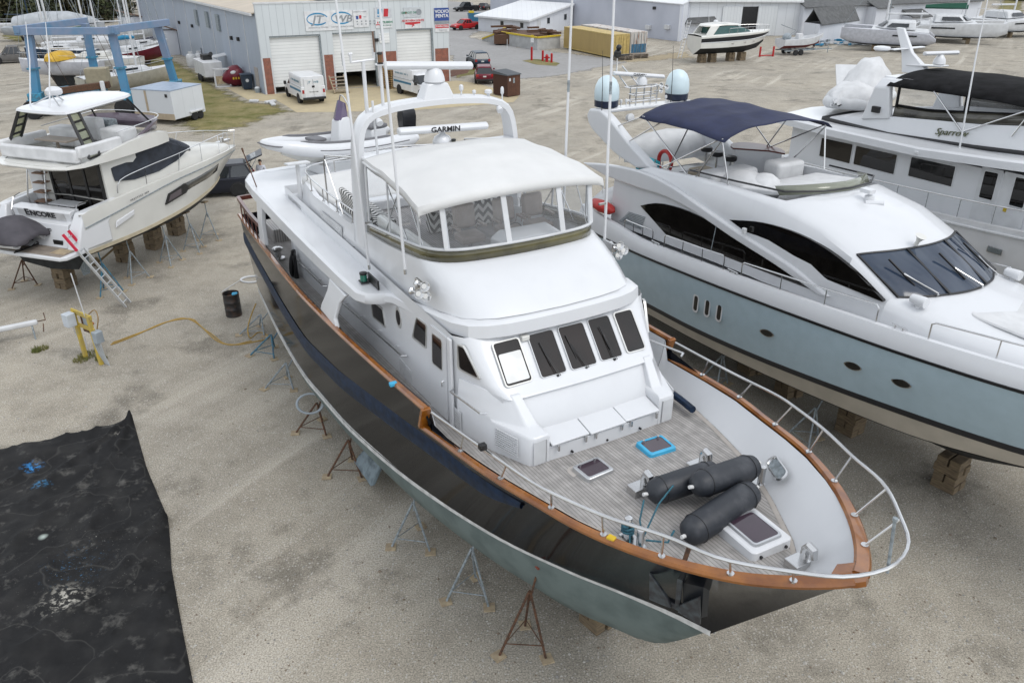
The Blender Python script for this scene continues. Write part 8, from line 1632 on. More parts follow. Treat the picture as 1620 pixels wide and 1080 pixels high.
# ================================================================== white enclosed trailer, sheds and clutter along the workshop
A_, B_2, C_ = GP(230, 188), GP(279, 199), GP(313, 184); rz = (heading(B_2, A_)-pi/2)*.4+heading(B_2, C_)*.6; Lt = 3.7; wt = (A_-B_2).length*.82
tr = thing('cargo_trailer', 'white enclosed cargo trailer with brown front strip beside the travel lift', 'trailer', B_2, rz)
WT = pm_stripes('trailer_panel', (.58, .60, .62), (.46, .48, .5), 'X', 1.25, .03, .45, .02, .8, bump=.2)
MB().bx(0, Lt, 0, wt, .42, 2.55).build('box', WT, tr, 0, .04); MB().bx(-.02, Lt, -.01, wt+.01, 2.53, 2.60).build('roof', pm('weathered_aluminium', (.33, .40, .50), .45, metal=.4), tr, 0); MB().bx(-.035, .0, -.02, wt+.02, .40, .85).build('stone_guard', pm('tan_guard', (.33, .27, .19), .6), tr, 0); MB().bx(-.03, 0, wt*.62, wt*.67, .85, 2.5).build('trim', MATS['tan_guard'], tr, 0)
for k in (.70, .88): wheel(tr, Lt*k-.3, .02, .34, .2); wheel(tr, Lt*k-.3, wt-.02, .34, .2)
MB().bx(Lt*.5-.1, Lt*.98-.2, -.16, .0, .62, .78).build('mudguard', W2, tr, 20, .05); MB().box((-.03, wt*.12, 2.2), (.02, .22, .24)).build('badge', BLACK, tr, 0)
SHR = BSH
def shed(loc, rz, l, w, h, lab, red=False):
    s = thing('shed', lab, 'shed', loc, rz); MB().bx(-l/2, l/2, -w/2, w/2, 0, h).build('wall', WALLW, s, 0); roofq([(-l/2-.3, -w/2-.3, h-.05), (l/2+.3, -w/2-.3, h-.05), (l/2+.3, w/2+.2, h+.9), (-l/2-.3, w/2+.2, h+.9)], SHR, 'roof', s); MB().bx(-l*.3, l*.3, -w/2-.03, -w/2, .1, h-.3).build('door', W2, s, 0)
shed(GP(212, 60), bz+ang, 3.2, 3.0, 3.0, 'white shed with brown roof at the far end of the workshop wall'); shed(GP(270, 86), bz+ang, 2.2, 2.0, 2.9, 'narrow white shed with brown roof behind the travel lift leg')
for i, (px, py) in enumerate(((305, 107), (318, 106))):
    t = thing('propane_tank', ['white propane tank, left one of the pair by the wall', 'white propane tank, right one of the pair beside the utility trailer'][i], 'gas tank', GP(px, py)); MB().lathe([(.42, 0), (.42, .12), (.5, .16), (.55, .3), (.55, 1.2), (.45, 1.4), (.2, 1.5), (.2, 1.55)], (0, 0, 0), 20).build('tank', W2, t, 40); MB().lathe([(.26, 1.48), (.26, 1.72), (.23, 1.72), (.23, 1.5)], (0, 0, 0), 16).build('collar', W2, t)
ut = thing('utility_trailer', 'white workshop trailer with machinery on top along the metal wall', 'trailer', GP(338, 130), bz+ang*1.0)
MB().bx(-.9, 3.6, -.9, .9, .6, 2.0).build('box', W2, ut, 0, .04); m = MB(); m.bx(1.2, 2.4, -.5, .4, 2.0, 2.5); m.cyl((2.0, -.4, 2.3), (1.0, -.4, 2.6), .2); m.tube([(3.2, 0, 2.0), (3.2, 0, 3.0)], .05); m.build('machinery', BLACK, ut, 20, .03)
for x in (.9, 1.8): wheel(ut, x, -.9, .36); wheel(ut, x, .9, .36)
pn = thing('leaning_panel', 'long white panel leaning over the workshop trailer', 'panel', GP(352, 122), bz); roofq([(-1.7, -.6, 1.9), (2.2, -.9, 2.5), (2.4, -.2, 2.7), (-1.5, .1, 2.1)], W2, 'sheet', pn, .08); MB().bar((2.0, -.5, 2.5), (2.9, -.6, .05), .1, .12).build('prop', W2, pn, 0); MB().bar((-.9, -.4, 2.0), (-.6, -.5, .05), .1, .1).build('prop', W2, pn, 0)
fr_ = thing('window_frame', 'loose white frame standing on the grass before the maroon buoy', 'frame', GP(354, 138), bz)
for x0, x1, z0, z1 in ((-.75, -.62, 0, 1.7), (.62, .75, 0, 1.7), (-.75, .75, 1.6, 1.75), (-.75, .75, 0, .1)): MB().bx(x0, x1, -.12, .12, z0, z1).build('frame_bar', W2, fr_, 0)
MB().bx(-.6, .6, .1, .3, .3, 1.0).build('crate_behind', WOODP, fr_, 0)
by = thing('mooring_buoy', 'maroon steel buoy with yellow letters lying beside the blue bin', 'buoy', GP(374, 136), bz); MB().lathe([(.05, -1.4), (.5, -1.0), (.95, -.3), (1.0, .1), (.9, .6), (.5, .85), (.1, .9)], (0, 0, .95), 20, M=Matrix.Rotation(pi/2-.25, 3, 'Y')).build('float', PM, by, 45); MB().ball((-.2, -.80, 1.35), (.3, .12, .2), 6).build('life_vest', W2, by, 60)
for k in range(4): MB().box((-.3+k*.25, -.98, .85), (.14, .05, .2)).build('letter_mark', MATS['safety_yellow'], by, 0)
rb2 = thing('rubbish_bin', 'dark blue wheeled rubbish bin by the side door', 'bin', GP(392, 142), bz); MB().loft([[(-.4, -.4, .1), (.4, -.4, .1), (.4, .4, .1), (-.4, .4, .1)], [(-.5, -.5, 1.35), (.5, -.5, 1.35), (.5, .5, 1.35), (-.5, .5, 1.35)]], True, True, True).build('bin_body', pm('bin_navy', (.015, .03, .055), .5), rb2, 0, .03); MB().box((0, 0, 1.42), (1.08, 1.1, .12)).build('lid', MATS['bin_navy'], rb2, 0, .04); MB().lathe([(.02, 0), (.16, 0), (.16, .01)], (.0, -.48, .9), 12, M=Matrix.Rotation(pi/2, 3, 'X')).build('emblem', W2, rb2)
pt = thing('planter', 'grey bucket on the concrete by the side door', 'bucket', GP(408, 147)); MB().lathe([(.2, 0), (.28, .4), (.25, .4), (.2, .1)], (0, 0, 0), 14).build('bucket', EB, pt); MB().ball((0, 0, .42), (.24, .24, .15), 6).build('contents', W2, pt)
for k, (px, py) in enumerate(((402, 162), (428, 163), (431, 166))): tag(place(MB().box((0, 0, .12), (.8+.3*k, .4, .2), k).build('concrete_lump', W2, None, 20, .05), GP(px, py)), ['white rubble lump nearest the corner of the workshop grass', 'long white slab on the grass edge by the apron', 'short white slab in front of the longer slab'][k], 'rubble')
for i, (px, py) in enumerate(((219, 69), (233, 67))):
    s = thing('solar_panel', ['dark solar panel lying on the grass, left one of two', 'dark solar panel lying on the grass, right one nearer the wall'][i], 'solar panel', GP(px, py, .1), .5); MB().box((0, 0, .6), (2.0, 1.6, .05), rot=Matrix.Rotation(.3, 3, 'X')).build('frame', ALU, s, 0); MB().box((0, -.012, .632), (1.85, 1.45, .03), rot=Matrix.Rotation(.3, 3, 'X')).build('cells', pm('solar_cells', (.03, .025, .05), .2), s, 0); MB().box((0, .3, .3), (.1, .1, .6)).build('prop', ALU, s, 0)

# ================================================================== blue travel lift
LB = pm('lift_faded_lilac', (.165, .215, .31), .6, c2=(.085, .19, .31), scale=.6, fac=(.45, .65)); LBL = pm('lift_blue', (.045, .215, .36), .55, c2=(.07, .18, .30), scale=.8); LBD = pm('lift_deep_blue', (.03, .24, .38), .55, c2=(.05, .12, .17), scale=5)
TA, TB, TC_, TD = GP(66, 186), GP(208, 184), GP(284, 163), GP(160, 160); tl = thing('travel_lift', 'tall pale blue travel lift gantry straddling the sailboats', 'travel lift', TA)
q = lambda p, z: p-TA+Vector((0, 0, z)); HL_ = 6.5
for p, o_ in ((TA, (TC_-TA)*.06), (TB, (TD-TB)*.06), (TC_, (TA-TC_)*.06), (TD, (TB-TD)*.06)):
    cm_ = q(p, 1.0).lerp(q(p+o_, HL_), .5); MB().bar(cm_, q(p+o_, HL_), .46, .56, up=(1, 0, 0)).build('upper_leg', LB, tl, 0, .03); MB().bar(q(p, 1.0), cm_, .46, .56, up=(1, 0, 0)).build('lower_leg', LBL, tl, 0, .03); MB().box(cm_, (.7, .75, .14)).build('leg_flange', LBD, tl, 0)
for a, b, hh in ((TA, TB, 0), (TB, TC_, .1), (TA, TD, .15)):
    MB().bar(q(a, HL_+hh)+(a-b).normalized()*.3, q(b, HL_+hh)+(b-a).normalized()*.4, .45, .52).build('top_beam', LB, tl, 0, .03)
for a, b in ((TA, TD), (TB, TC_)): MB().bar(q(a, 1.2)+(a-b).normalized()*.8, q(b, 1.2)+(b-a).normalized()*.8, .7, .5).build('bottom_beam', LBD, tl, 0, .03)
for p in (TA, TB, TC_, TD): 
    for k in (-.45, .45): wheel(tl, (p-TA).x+k*.2, (p-TA).y+k*1.6, .72, .5)
    MB().box(q(p, 1.5), (1.0, 1.3, .9), .3).build('wheel_head', LBD, tl, 0, .05)
MB().bar(q(TA, 1.9)+Vector((.8, .3, 0)), q(TB, 2.4)+Vector((-1.5, .6, 0)), .5, .5).build('spreader_beam', RUST, tl, 0, .04); MB().box(q(TA.lerp(TB, .52), 2.6)+Vector((0, 3, 0)), (1.7, 1.2, 1.6), .2).build('engine_house', pm('tan_house', (.33, .29, .20), .7), tl, 0, .05)
m = MB(); [m.box(q(TA.lerp(TB, .18+.07*k), 1.5)+Vector((0, 1+k*.4, random.uniform(0, .5))), (.7, .8, .6), k) for k in range(6)]; m.build('hydraulics', LBD, tl, 0, .05); MB().box(q(TA.lerp(TB, .74), 2.0)+Vector((0, .2, 0)), (.35, .2, 1.5), .1).build('hanging_cloth', COVER, tl, 20, .08)
for p, d_ in ((TA, 1), (TB, -1)):
    for k in (.25, .4): a = q(p, HL_)+(TB-TA)*k*d_*.5; MB().tube([a, a+Vector((random.uniform(-.3, .3), 2, -4.2))], .02, 4).build('hoist_wire', RUST, tl)
# ================================================================== laid-up sailboats
def sailboat(loc, rz, L, label, hull_m, mast=12., cover=None, deck_m=W2, kz=1.5, mast_m=W2, cabin=True, fb=1.1, blocks_=True):
    r = thing('sailboat', label, 'sailboat', loc, rz, 'laid-up sailboats behind the lift'); b = L*.155; n = 14; rows = []
    for i in range(n+1):
        t = i/n; x = lerp(-L/2, L/2, t); w = b*max(.02, (sin(pi*min(1, .30+t*.70)))**.75 if t > .25 else lerp(.78, .95, t/.25)); zt = kz+fb+.35*t*t; zk = kz-.25+.85*max(0, t-.55)**1.5*2+.25*(1-min(1, t/.2))
        rows.append([(x, -w, zt), (x, -w*.95, lerp(zt, zk, .4)), (x, -w*.6, lerp(zt, zk, .85)), (x, 0, zk), (x, w*.6, lerp(zt, zk, .85)), (x, w*.95, lerp(zt, zk, .4)), (x, w, zt)])
    m = MB(); m.loft(rows, False); m.add(rows[0], [tuple(range(7))]); m.build('hull', hull_m, r, 45); m = MB(); m.grid([[rw[0] for rw in rows], [(rw[0][0], 0, rw[0][2]+.08) for rw in rows], [rw[6] for rw in rows]]); m.build('deck', deck_m, r, 40)
    MB().loft([[(-.7, -.12, .1), (.8, -.1, .1), (.8, .1, .1), (-.7, .12, .1)], [(-1.1, -.16, kz), (1.3, -.14, kz), (1.3, .14, kz), (-1.1, .16, kz)]], True, True, True).build('keel', ANTIB, r, 0)
    zd = kz+fb+.1
    if cabin: 
        cb = MB().loft([[(-L*.12, -b*.6, zd), (L*.24, -b*.4, zd+.1), (L*.24, b*.4, zd+.1), (-L*.12, b*.6, zd)], [(-L*.12, -b*.5, zd+.48), (L*.18, -b*.32, zd+.42), (L*.18, b*.32, zd+.42), (-L*.12, b*.5, zd+.48)]], True, True, True).build('cabin_trunk', deck_m, r, 25, .06)
        for s in (-1, 1): MB().bar((-L*.06, s*b*.565, zd+.27), (L*.08, s*b*.475, zd+.29), .03, .16).build('cabin_window', CG, cb, 0)
    mx = L*.10; MB().tube([(mx, 0, zd), (mx, 0, zd+mast)], [.10, .07], 8).build('mast', mast_m, r); m = MB(); m.tube([(mx, 0, zd+mast), (L/2-.1, 0, zd+.3)], .018, 4); m.tube([(mx, 0, zd+mast), (-L/2+.1, 0, zd)], .018, 4)
    for s in (-1, 1): m.tube([(mx, 0, zd+mast*.97), (mx, s*b*.4, zd+mast*.55), (mx-.1, s*b*.9, zd)], .018, 4)
    m.tube([(mx, -b*.4, zd+mast*.55), (mx, b*.4, zd+mast*.55)], .03, 5); m.build('rigging', GALV, r)
    MB().tube([(mx, 0, zd+1.1), (mx-L*.36, 0, zd+1.15)], .07, 8).build('boom', mast_m, r)
    if cover: MB().tube([(mx+.1, 0, zd+1.3), (mx-L*.15, 0, zd+1.38), (mx-L*.36, 0, zd+1.25)], [.16, .24, .10], 8).build('sail_cover', cover, r, 50)
    m = MB()
    for s in (-1, 1): 
        rw = [Vector(q[0 if s < 0 else 6])+Vector((0, -s*.06, .55)) for q in rows[1:]]; m.tube(rw, .014, 4); [m.cyl(p, p-Vector((0, 0, .55)), .014, n=4) for p in rw[::3]]
    m.build('lifelines', SILV, r)
    return r
GC = pm('green_canvas', (.008, .075, .045), .8, bump=.3); BC = pm('blue_canvas', (.02, .20, .36), .8, bump=.3); MC = pm('maroon_canvas', (.20, .02, .045), .8, bump=.3); GYC = pm('grey_canvas', (.40, .42, .44), .9, c2=(.32, .34, .36), scale=1.5, bump=.5); BEI = pm('beige_hull', (.42, .39, .32), .4); LGY = pm('pale_grey_hull', (.47, .48, .52), .35)
sailboat(GP(212, 160), heading(GP(170, 160), GP(262, 148)), 8.4, 'small beige-hulled sailboat with white cabin between the lift legs', BEI, 13, None, kz=1.3)
b1 = sailboat(GP(106, 138), heading(GP(150, 128), GP(62, 130)), 7.4, 'grey-hulled sailboat carrying an upturned yellow dinghy', LGY, 14, None, kz=1.3, cabin=False)
b2 = sailboat(GP(166, 130), heading(GP(205, 128), GP(128, 128)), 8.2, 'cream-decked sailboat just behind the beige-hulled one', CREAM, 15, None, deck_m=CREAM, kz=1.3)
sailboat(GP(212, 118), heading(GP(185, 120), GP(240, 112)), 8.0, 'maroon sailboat with bright blue sail cover below the workshop wall', PM, 15, BC, kz=1.2)
sailboat(GP(150, 100), heading(GP(115, 100), GP(205, 98)), 10., 'white sailboat with green boom cover behind the lift beam', W2, 16, GC, kz=1.3)
sailboat(GP(96, 84), heading(GP(122, 84), GP(72, 84)), 8.5, 'white sailboat with thick white mast among the far boats', W2, 16, None, kz=1.3)
sg = sailboat(GP(95, 72), heading(GP(30, 72), GP(160, 70)), 13., 'large sailboat shrink-wrapped in grey cloth at the back', GYC, 17, None, deck_m=GYC, kz=1.4)
sailboat(GP(190, 80), heading(GP(150, 82), GP(215, 78)), 9., 'white sailboat with bare spars nearest the far sheds', W2, 15, None, kz=1.3)
sailboat(GP(45, 66), heading(GP(20, 66), GP(75, 66)), 9.5, 'dark blue-masted sailboat at the far left of the yard', W2, 15, None, kz=1.3, mast_m=PB)
sailboat(GP(106, 116), heading(GP(135, 112), GP(62, 114)), 7.2, 'navy-hulled sailboat just behind the grey one with the yellow dinghy', PB, 14, None, kz=1.3)
sailboat(GP(228, 104), heading(GP(205, 108), GP(262, 100)), 7.6, 'low white sailboat with bare mast nearest the gas tanks', W2, 13, None, kz=1.1)
m = MB(); m.loft([[(x, w*cos(a), 2.9+h*max(0, sin(a))) for a in [pi*k/12 for k in range(13)]] for x, w, h in ((-5.5, .3, .2), (-5, 1.4, .9), (-1.5, 1.9, 1.5), (2, 1.7, 1.5), (5, .8, .8), (6.2, .1, .1))], False); m.build('wrap', GYC, sg, 40)
dg = thing('dinghy', 'upturned yellow dinghy lying on the grey sailboat', 'dinghy', GP(103, 96, 2.6)+Vector((0, 0, 0)), heading(GP(80, 100), GP(122, 92)))
MB().loft([[(x, w*cos(a), h*max(0, sin(a))) for a in [pi*k/10 for k in range(11)]] for x, w, h in ((-1.9, .45, .45), (-1.5, .75, .75), (0, .82, .85), (1.3, .55, .65), (2.0, .08, .1))], False, True, True).build('dinghy_hull', pm('dinghy_yellow', (.55, .33, .02), .45), dg, 45)
dg.location = b1.location+Vector((0, .3, 2.55))
pr = thing('pram_cover', 'dark red hooped canvas cover beside the blue sail cover', 'boat cover', GP(210, 96)+Vector((0, 0, 1.2)), .3); MB().loft([[(x, w*cos(a), h*max(0, sin(a))) for a in [pi*k/10 for k in range(11)]] for x, w, h in ((-2.4, .5, .5), (-1, 1.2, 1.2), (1.2, 1.2, 1.1), (2.6, .3, .3))], False, True, True).build('canvas', MC, pr, 45); MB().bx(-2, 2, -.9, .9, -1.15, 0).build('boat_under', W2, pr, 20, .2)
# ================================================================== boats at the back right
EX = thing('express_cruiser', 'black and white motor cruiser on timber blocks in front of the warehouse', 'motorboat', GP(1150, 97), heading(GP(1095, 99), GP(1222, 92)))
m = MB(); mb = MB(); mk = MB(); ns = 30
for s in (-1, 1):
    sh = catmull([(-4.9, s*1.5, 3.0), (-2, s*1.65, 3.1), (1.5, s*1.55, 3.2), (4, s*.9, 3.25), (5.6, s*.03, 3.25)], ns); md_ = catmull([(-4.9, s*1.48, 2.35), (-2, s*1.62, 2.4), (1.5, s*1.45, 2.5), (4, s*.75, 2.7), (5.4, s*.03, 2.95)], ns); lo = catmull([(-4.9, s*1.45, 1.75), (-2, s*1.55, 1.75), (1.5, s*1.3, 1.85), (3.6, s*.6, 2.05), (4.9, s*.03, 2.35)], ns); kl = [Vector((p.x, 0, interp([(-5, .95), (2, .95), (4, 1.4), (5, 2.2)], p.x))) for p in lo]
    m.grid([between(md_, sh, .72), sh, [Vector((p.x, p.y*.9, p.z+.12)) for p in sh]]); m.grid([lo, between(lo, md_, .5, .02), md_]); mb.grid([md_, between(md_, sh, .36, .015), between(md_, sh, .72)]); mk.grid([kl, between(kl, lo, .5, .05), lo])
mb.build('hull_band', PBK, EX, 45)
m.grid([[Vector((p.x, -abs(p.y)*.9, p.z+.12)) for p in sh], [Vector((p.x, 0, p.z+.2)) for p in sh], [Vector((p.x, abs(p.y)*.9, p.z+.12)) for p in sh]]); m.build('hull_top', CREAM, EX, 45); mk.build('bottom', ANTIB, EX, 45)
MB().add([(-4.9, -1.5, 3.0), (-4.9, 1.5, 3.0), (-4.9, 1.45, 1.75), (-4.9, 0, .95), (-4.9, -1.45, 1.75)], [(0, 1, 2, 3, 4)]).build('transom', CREAM, EX, 0)
m = MB(); m.tube(md_, .05, 5); m.tube([Vector((p.x, -p.y, p.z)) for p in md_], .05, 5); m.build('white_line', W2, EX)
TEAL = pm('teal_glass', (.02, .08, .075), .06, spec=.6)
m = MB(); m.loft([stn(x, b, p) for x, b, p in ((-3.2, 0, [(1.35, 3.1), (1.3, 3.5), (1.2, 4.0), (0, 4.2)]), (-1.0, .2, [(1.35, 3.2), (1.3, 3.6), (1.15, 4.1), (0, 4.3)]), (.3, .5, [(1.3, 3.25), (1.2, 3.5), (1.05, 3.95), (0, 4.1)]), (1.6, .7, [(1.15, 3.3), (1.0, 3.4), (.8, 3.45), (0, 3.5)]))], False, True); m.build('windscreen', TEAL, EX, 40)
m = MB(); m.loft([ring([(1.0, 0), (.8, .7), (.2, 1.15), (-1.5, 1.25), (-3.6, 1.2), (-4.0, .8), (-4.1, 0)], lambda x: 4.05+.12*sin((x+4)/5*pi)), ring([(.9, 0), (.7, .65), (.1, 1.05), (-1.5, 1.15), (-3.5, 1.1), (-3.9, .7), (-4.0, 0)], lambda x: 4.2+.16*sin((x+4)/5*pi))], True, True, True); m.build('hardtop', CREAM, EX, 40)
for s in (-1, 1): MB().loft([[(-4.4, s*1.5, 3.0), (-3.4, s*1.5, 3.1), (-3.4, s*1.3, 3.1), (-4.4, s*1.3, 3.0)], [(-3.6, s*1.25, 4.1), (-2.4, s*1.25, 4.15), (-2.4, s*1.1, 4.15), (-3.6, s*1.1, 4.1)]], True, True, True).build('arch_leg', CREAM, EX, 20, .05)
MB().lathe([(.25, 0), (.28, .1), (.2, .25), (.05, .3)], (-2.2, 0, 4.4), 14).tube([(-2.9, .3, 4.3), (-3.1, .3, 5.6)], .025, 5).build('radar_dome', W, EX)
m = MB()
for s in (-1, 1): R_ = [p+Vector((0, -p.y*.08, .7)) for p in (sh if s > 0 else [Vector((p.x, -p.y, p.z)) for p in sh])][10:]; m.tube(R_, .022, 5); [m.cyl(p, p-Vector((0, 0, .6)), .018, n=5) for p in R_[::3]]
m.build('bow_rail', SILV, EX)
for s in (-1, 1):
    for x in (-.6, 1.2, 2.6): y = interp([(p.x, abs(p.y)) for p in between(lo, md_, .5, .02)], x); MB().ext([(x+.2*cos(a), s*y, 2.2+.03*x+.07*sin(a)) for a in [2*pi*k/14 for k in range(14)]], (0, s*.05, 0)).build('porthole', SILV, EX, 0)
for i, (x, lab) in enumerate(((-3.6, 'block stack under the stern of the black and white cruiser'), (-2.2, 'block stack second from the stern of the black and white cruiser'), (.4, 'block stack amidships under the black and white cruiser'), (2.0, 'block stack nearest the bow of the black and white cruiser'))): p = EX.matrix_basis @ Vector((x, 0, 0)); bl_ = blocks((p.x, p.y, 0), .98, lab, 'keel blocks', EX.rotation_euler.z, .8)
lad2 = thing('ladder', 'tall grey ladder leaning at the stern of the black and white cruiser', 'ladder', GP(1075, 92), 0); u_ = Vector((1.1, 1.4, 4.2))
for s in (-1, 1): MB().bar(Vector((s*.22, 0, 0)), Vector((s*.22, 0, 0))+u_, .05, .09).build('rail', ALU, lad2, 0)
for k in range(12): c = u_*(.05+k*.08); MB().cyl(c-Vector((.22, 0, 0)), c+Vector((.22, 0, 0)), .025, n=5).build('rung', ALU, lad2)
# centre-console fishing boat on its trailer
cc_l = GP(1262, 86); cz = heading(GP(1245, 87), GP(1306, 84)); CCb = thing('fishing_boat', 'small white open boat with red bottom resting on a road trailer', 'motorboat', cc_l, cz)
m = MB(); mk = MB()
for s in (-1, 1):
    sh = catmull([(-3.0, s*1.05, 1.9), (0, s*1.2, 1.95), (2.2, s*.8, 2.2), (3.5, s*.03, 2.45)], 20); lo = catmull([(-3.0, s*.95, 1.2), (0, s*1.05, 1.2), (2, s*.6, 1.35), (3.0, s*.03, 1.6)], 20)
    m.grid([lo, between(lo, sh, .5, .03), sh, [Vector((p.x, p.y*.88, p.z+.02)) for p in sh], [Vector((p.x, p.y*.84, p.z-.5)) for p in sh]]); mk.grid([[Vector((p.x, 0, .75+.5*max(0, p.x-1)/2)) for p in lo], lo])
m.grid([[Vector((p.x, -abs(p.y)*.84, p.z-.5)) for p in sh], [Vector((p.x, abs(p.y)*.84, p.z-.5)) for p in sh]]); m.build('hull', W2, CCb, 45); mk.build('red_bottom', pm('red_bottom_paint', (.18, .035, .03), .7), CCb, 45); MB().add([(-3, -1.05, 1.9), (-3, 1.05, 1.9), (-3, .95, 1.2), (-3, 0, .75), (-3, -.95, 1.2)], [(0, 1, 2, 3, 4)]).build('transom', W2, CCb, 0)
MB().loft([[(-.6, -.4, 1.5), (.4, -.4, 1.5), (.4, .4, 1.5), (-.6, .4, 1.5)], [(-.5, -.35, 2.5), (.1, -.35, 2.5), (.1, .35, 2.5), (-.5, .35, 2.5)]], True, True, True).build('console', COVER, CCb, 25, .08); MB().tube([(-2.6, -.3, 1.9), (-1.0, -.2, 2.9), (-3.0, .2, 3.6)], .05, 6).build('davit', GALV, CCb); MB().ball((-1.9, .2, 2.1), (.6, .5, .5), 6).build('gear_pile', EB, CCb, 60)
tt = thing('boat_trailer', 'road trailer carrying the small white open boat', 'trailer', cc_l, cz)
for s in (-.95, .95): MB().bar((-2.8, s, .55), (3.0, s*.4, .55), .1, .14).build('beam', GALV, tt, 0); [wheel(tt, x, s*1.25, .34) for x in (-1.3, -.5)]
MB().bar((3.0, 0, .55), (5.2, 0, .5), .1, .12).build('tongue', GALV, tt, 0); MB().cyl((4.6, 0, 0), (4.6, 0, .9), .05).build('jockey_post', GALV, tt); m = MB(); [m.bar((x, -.9, .6), (x, .9, .6), .1, .1) for x in (-2, 0, 1.8)]; m.build('cross_member', GALV, tt, 0)
rs = thing('red_stand', 'pair of red steel stands left empty on the gravel', 'boat stand', GP(1212, 90), .2)
for x in (-.9, .9): MB().bx(x-.08, x+.08, -.1, .1, 0, 1.2).build('upright', PRD, rs, 0)
MB().bx(-.9, .9, -.08, .08, .1, .22).build('base_bar', PRD, rs, 0)
p2 = person(GP(1287, 76), radians(200), 'person in dark clothes standing by the small white open boat'); 
def catamaran(loc, rz, L, label, boom=None, mast=9., dark=True, hm=LGY):
    r = thing('catamaran', label, 'catamaran', loc, rz, 'catamarans along the boat shed'); B = L*.50
    for s in (-1, 1):
        m = MB(); rows = []
        for x, w, zt, zk in ((-L/2, .55, 1.7, 1.2), (-L*.42, .75, 2.3, .9), (-L*.1, .9, 2.6, .75), (L*.2, .8, 2.7, .8), (L*.4, .4, 2.75, 1.0), (L/2, .04, 2.8, 1.5)):
            rows.append([(x, s*B/2-w, zt), (x, s*B/2-w*1.0, lerp(zk, zt, .45)), (x, s*B/2-w*.6, zk+.12), (x, s*B/2, zk), (x, s*B/2+w*.6, zk+.12), (x, s*B/2+w, lerp(zk, zt, .45)), (x, s*B/2+w, zt)])
        m.loft(rows, True, True, True); m.build('hull', hm, r, 40)
        MB().bx(-L*.3, -L*.05, s*(B/2+.86), s*(B/2+.93), 1.95, 2.15).build('hull_window', CG, r, 0); [MB().box((x, s*B/2, .38), (.5, .5, .75)).build('block', WOODB, r, 0) for x in (-L*.25, L*.12)]
        if dark:
            m = MB(); m.loft([[(x, s*B/2-w, .98), (x, s*B/2, zk), (x, s*B/2+w, .98)] for x, w, zk in ((-L*.42, .72, .86), (-L*.1, .85, .70), (L*.2, .75, .76), (L*.40, .3, .95))], False); m.build('bottom_paint', ANTIB, r, 40)
    MB().loft([[(-L*.42, -B/2, 1.9), (L*.18, -B/2, 2.0), (L*.18, B/2, 2.0), (-L*.42, B/2, 1.9)], [(-L*.42, -B/2, 2.45), (L*.18, -B/2, 2.7), (L*.18, B/2, 2.7), (-L*.42, B/2, 2.45)]], True, True, True).build('bridge_deck', W2, r, 20)
    MB().loft([[(-L*.28, -B*.38, 2.6), (L*.06, -B*.36, 2.7), (L*.16, 0, 2.7), (L*.06, B*.36, 2.7), (-L*.28, B*.38, 2.6)], [(-L*.27, -B*.31, 3.6), (-L*.02, -B*.28, 3.65), (L*.02, 0, 3.65), (-L*.02, B*.28, 3.65), (-L*.27, B*.31, 3.6)]], True, True, True).build('cabin', W2, r, 25, .15)
    for s in (-1, 1): MB().ext([(-L*.20, s*B*.385, 2.95), (L*.03, s*B*.375, 2.95), (-L*.02, s*B*.32, 3.4), (-L*.20, s*B*.345, 3.4)], (0, s*.04, 0)).build('cabin_window', CG, r, 0)
    MB().ext([(L*.07, -B*.28, 2.98), (L*.125, 0, 2.98), (L*.07, B*.28, 2.98), (L*.02, B*.22, 3.5), (L*.05, 0, 3.52), (L*.02, -B*.22, 3.5)], (.06, 0, .02)).build('front_window', CG, r, 0)
    MB().tube([(L*.05, 0, 3.6), (L*.05, 0, 3.6+mast)], .13, 8).build('mast', W2, r); MB().tube([(L*.05, 0, 4.4), (-L*.38, 0, 4.5)], .12, 8).build('boom', W2, r); m = MB(); [m.tube([(L*.05, 0, 3.5+mast), (L*.02, s*B/2, 2.8)], .02, 4) for s in (-1, 1)]; m.tube([(L*.05, 0, 3.5+mast), (L*.5, 0, 2.8)], .02, 4); m.build('rigging', GALV, r)
    if boom: MB().loft([[(x, -w, 4.5), (x, 0, 4.5+h), (x, w, 4.5), (x, 0, 4.3)] for x, w, h in ((L*.06, .3, .7), (-L*.2, .35, .55), (-L*.4, .2, .3))], True, True, True).build('sail_cover', boom, r, 30)
    m = MB(); m.tube([(-L*.42, -B*.3, 2.5), (-L*.42, -B*.3, 3.9), (-L*.42, B*.3, 3.9), (-L*.42, B*.3, 2.5)], .05, 6); m.tube([(-L*.42, -B*.3, 3.9), (-L*.28, -B*.3, 3.6)], .04, 5); m.build('davit_arch', W2, r)
    return r
catamaran(GP(1400, 78), heading(GP(1470, 80), GP(1335, 74)), 11.5, 'grey catamaran with its bows to the left beside the shed', None, 8)
catamaran(GP(1510, 66), heading(GP(1560, 68), GP(1458, 64))+pi, 12, 'white catamaran with dark green boom cover, in the middle', GC, 9, hm=W2)
catamaran(GP(1590, 56), heading(GP(1560, 60), GP(1630, 56)), 12, 'white catamaran with wide cabin windows at the far right', None, 9, hm=W2)
dp = MB(); random.seed(5)
for k in range(60): p = GP(random.uniform(1290, 1375), random.uniform(66, 74)); dp.box(p+Vector((0, 0, random.uniform(.05, .35))), (random.uniform(.3, 1.6), random.uniform(.2, .8), random.uniform(.05, .3)), random.uniform(0, 3), k % 3)
o = dp.build('debris', [W2, EB, BC], None, 0); o['kind'] = 'stuff'; o['label'] = 'low heap of pale and blue scrap along the shed'
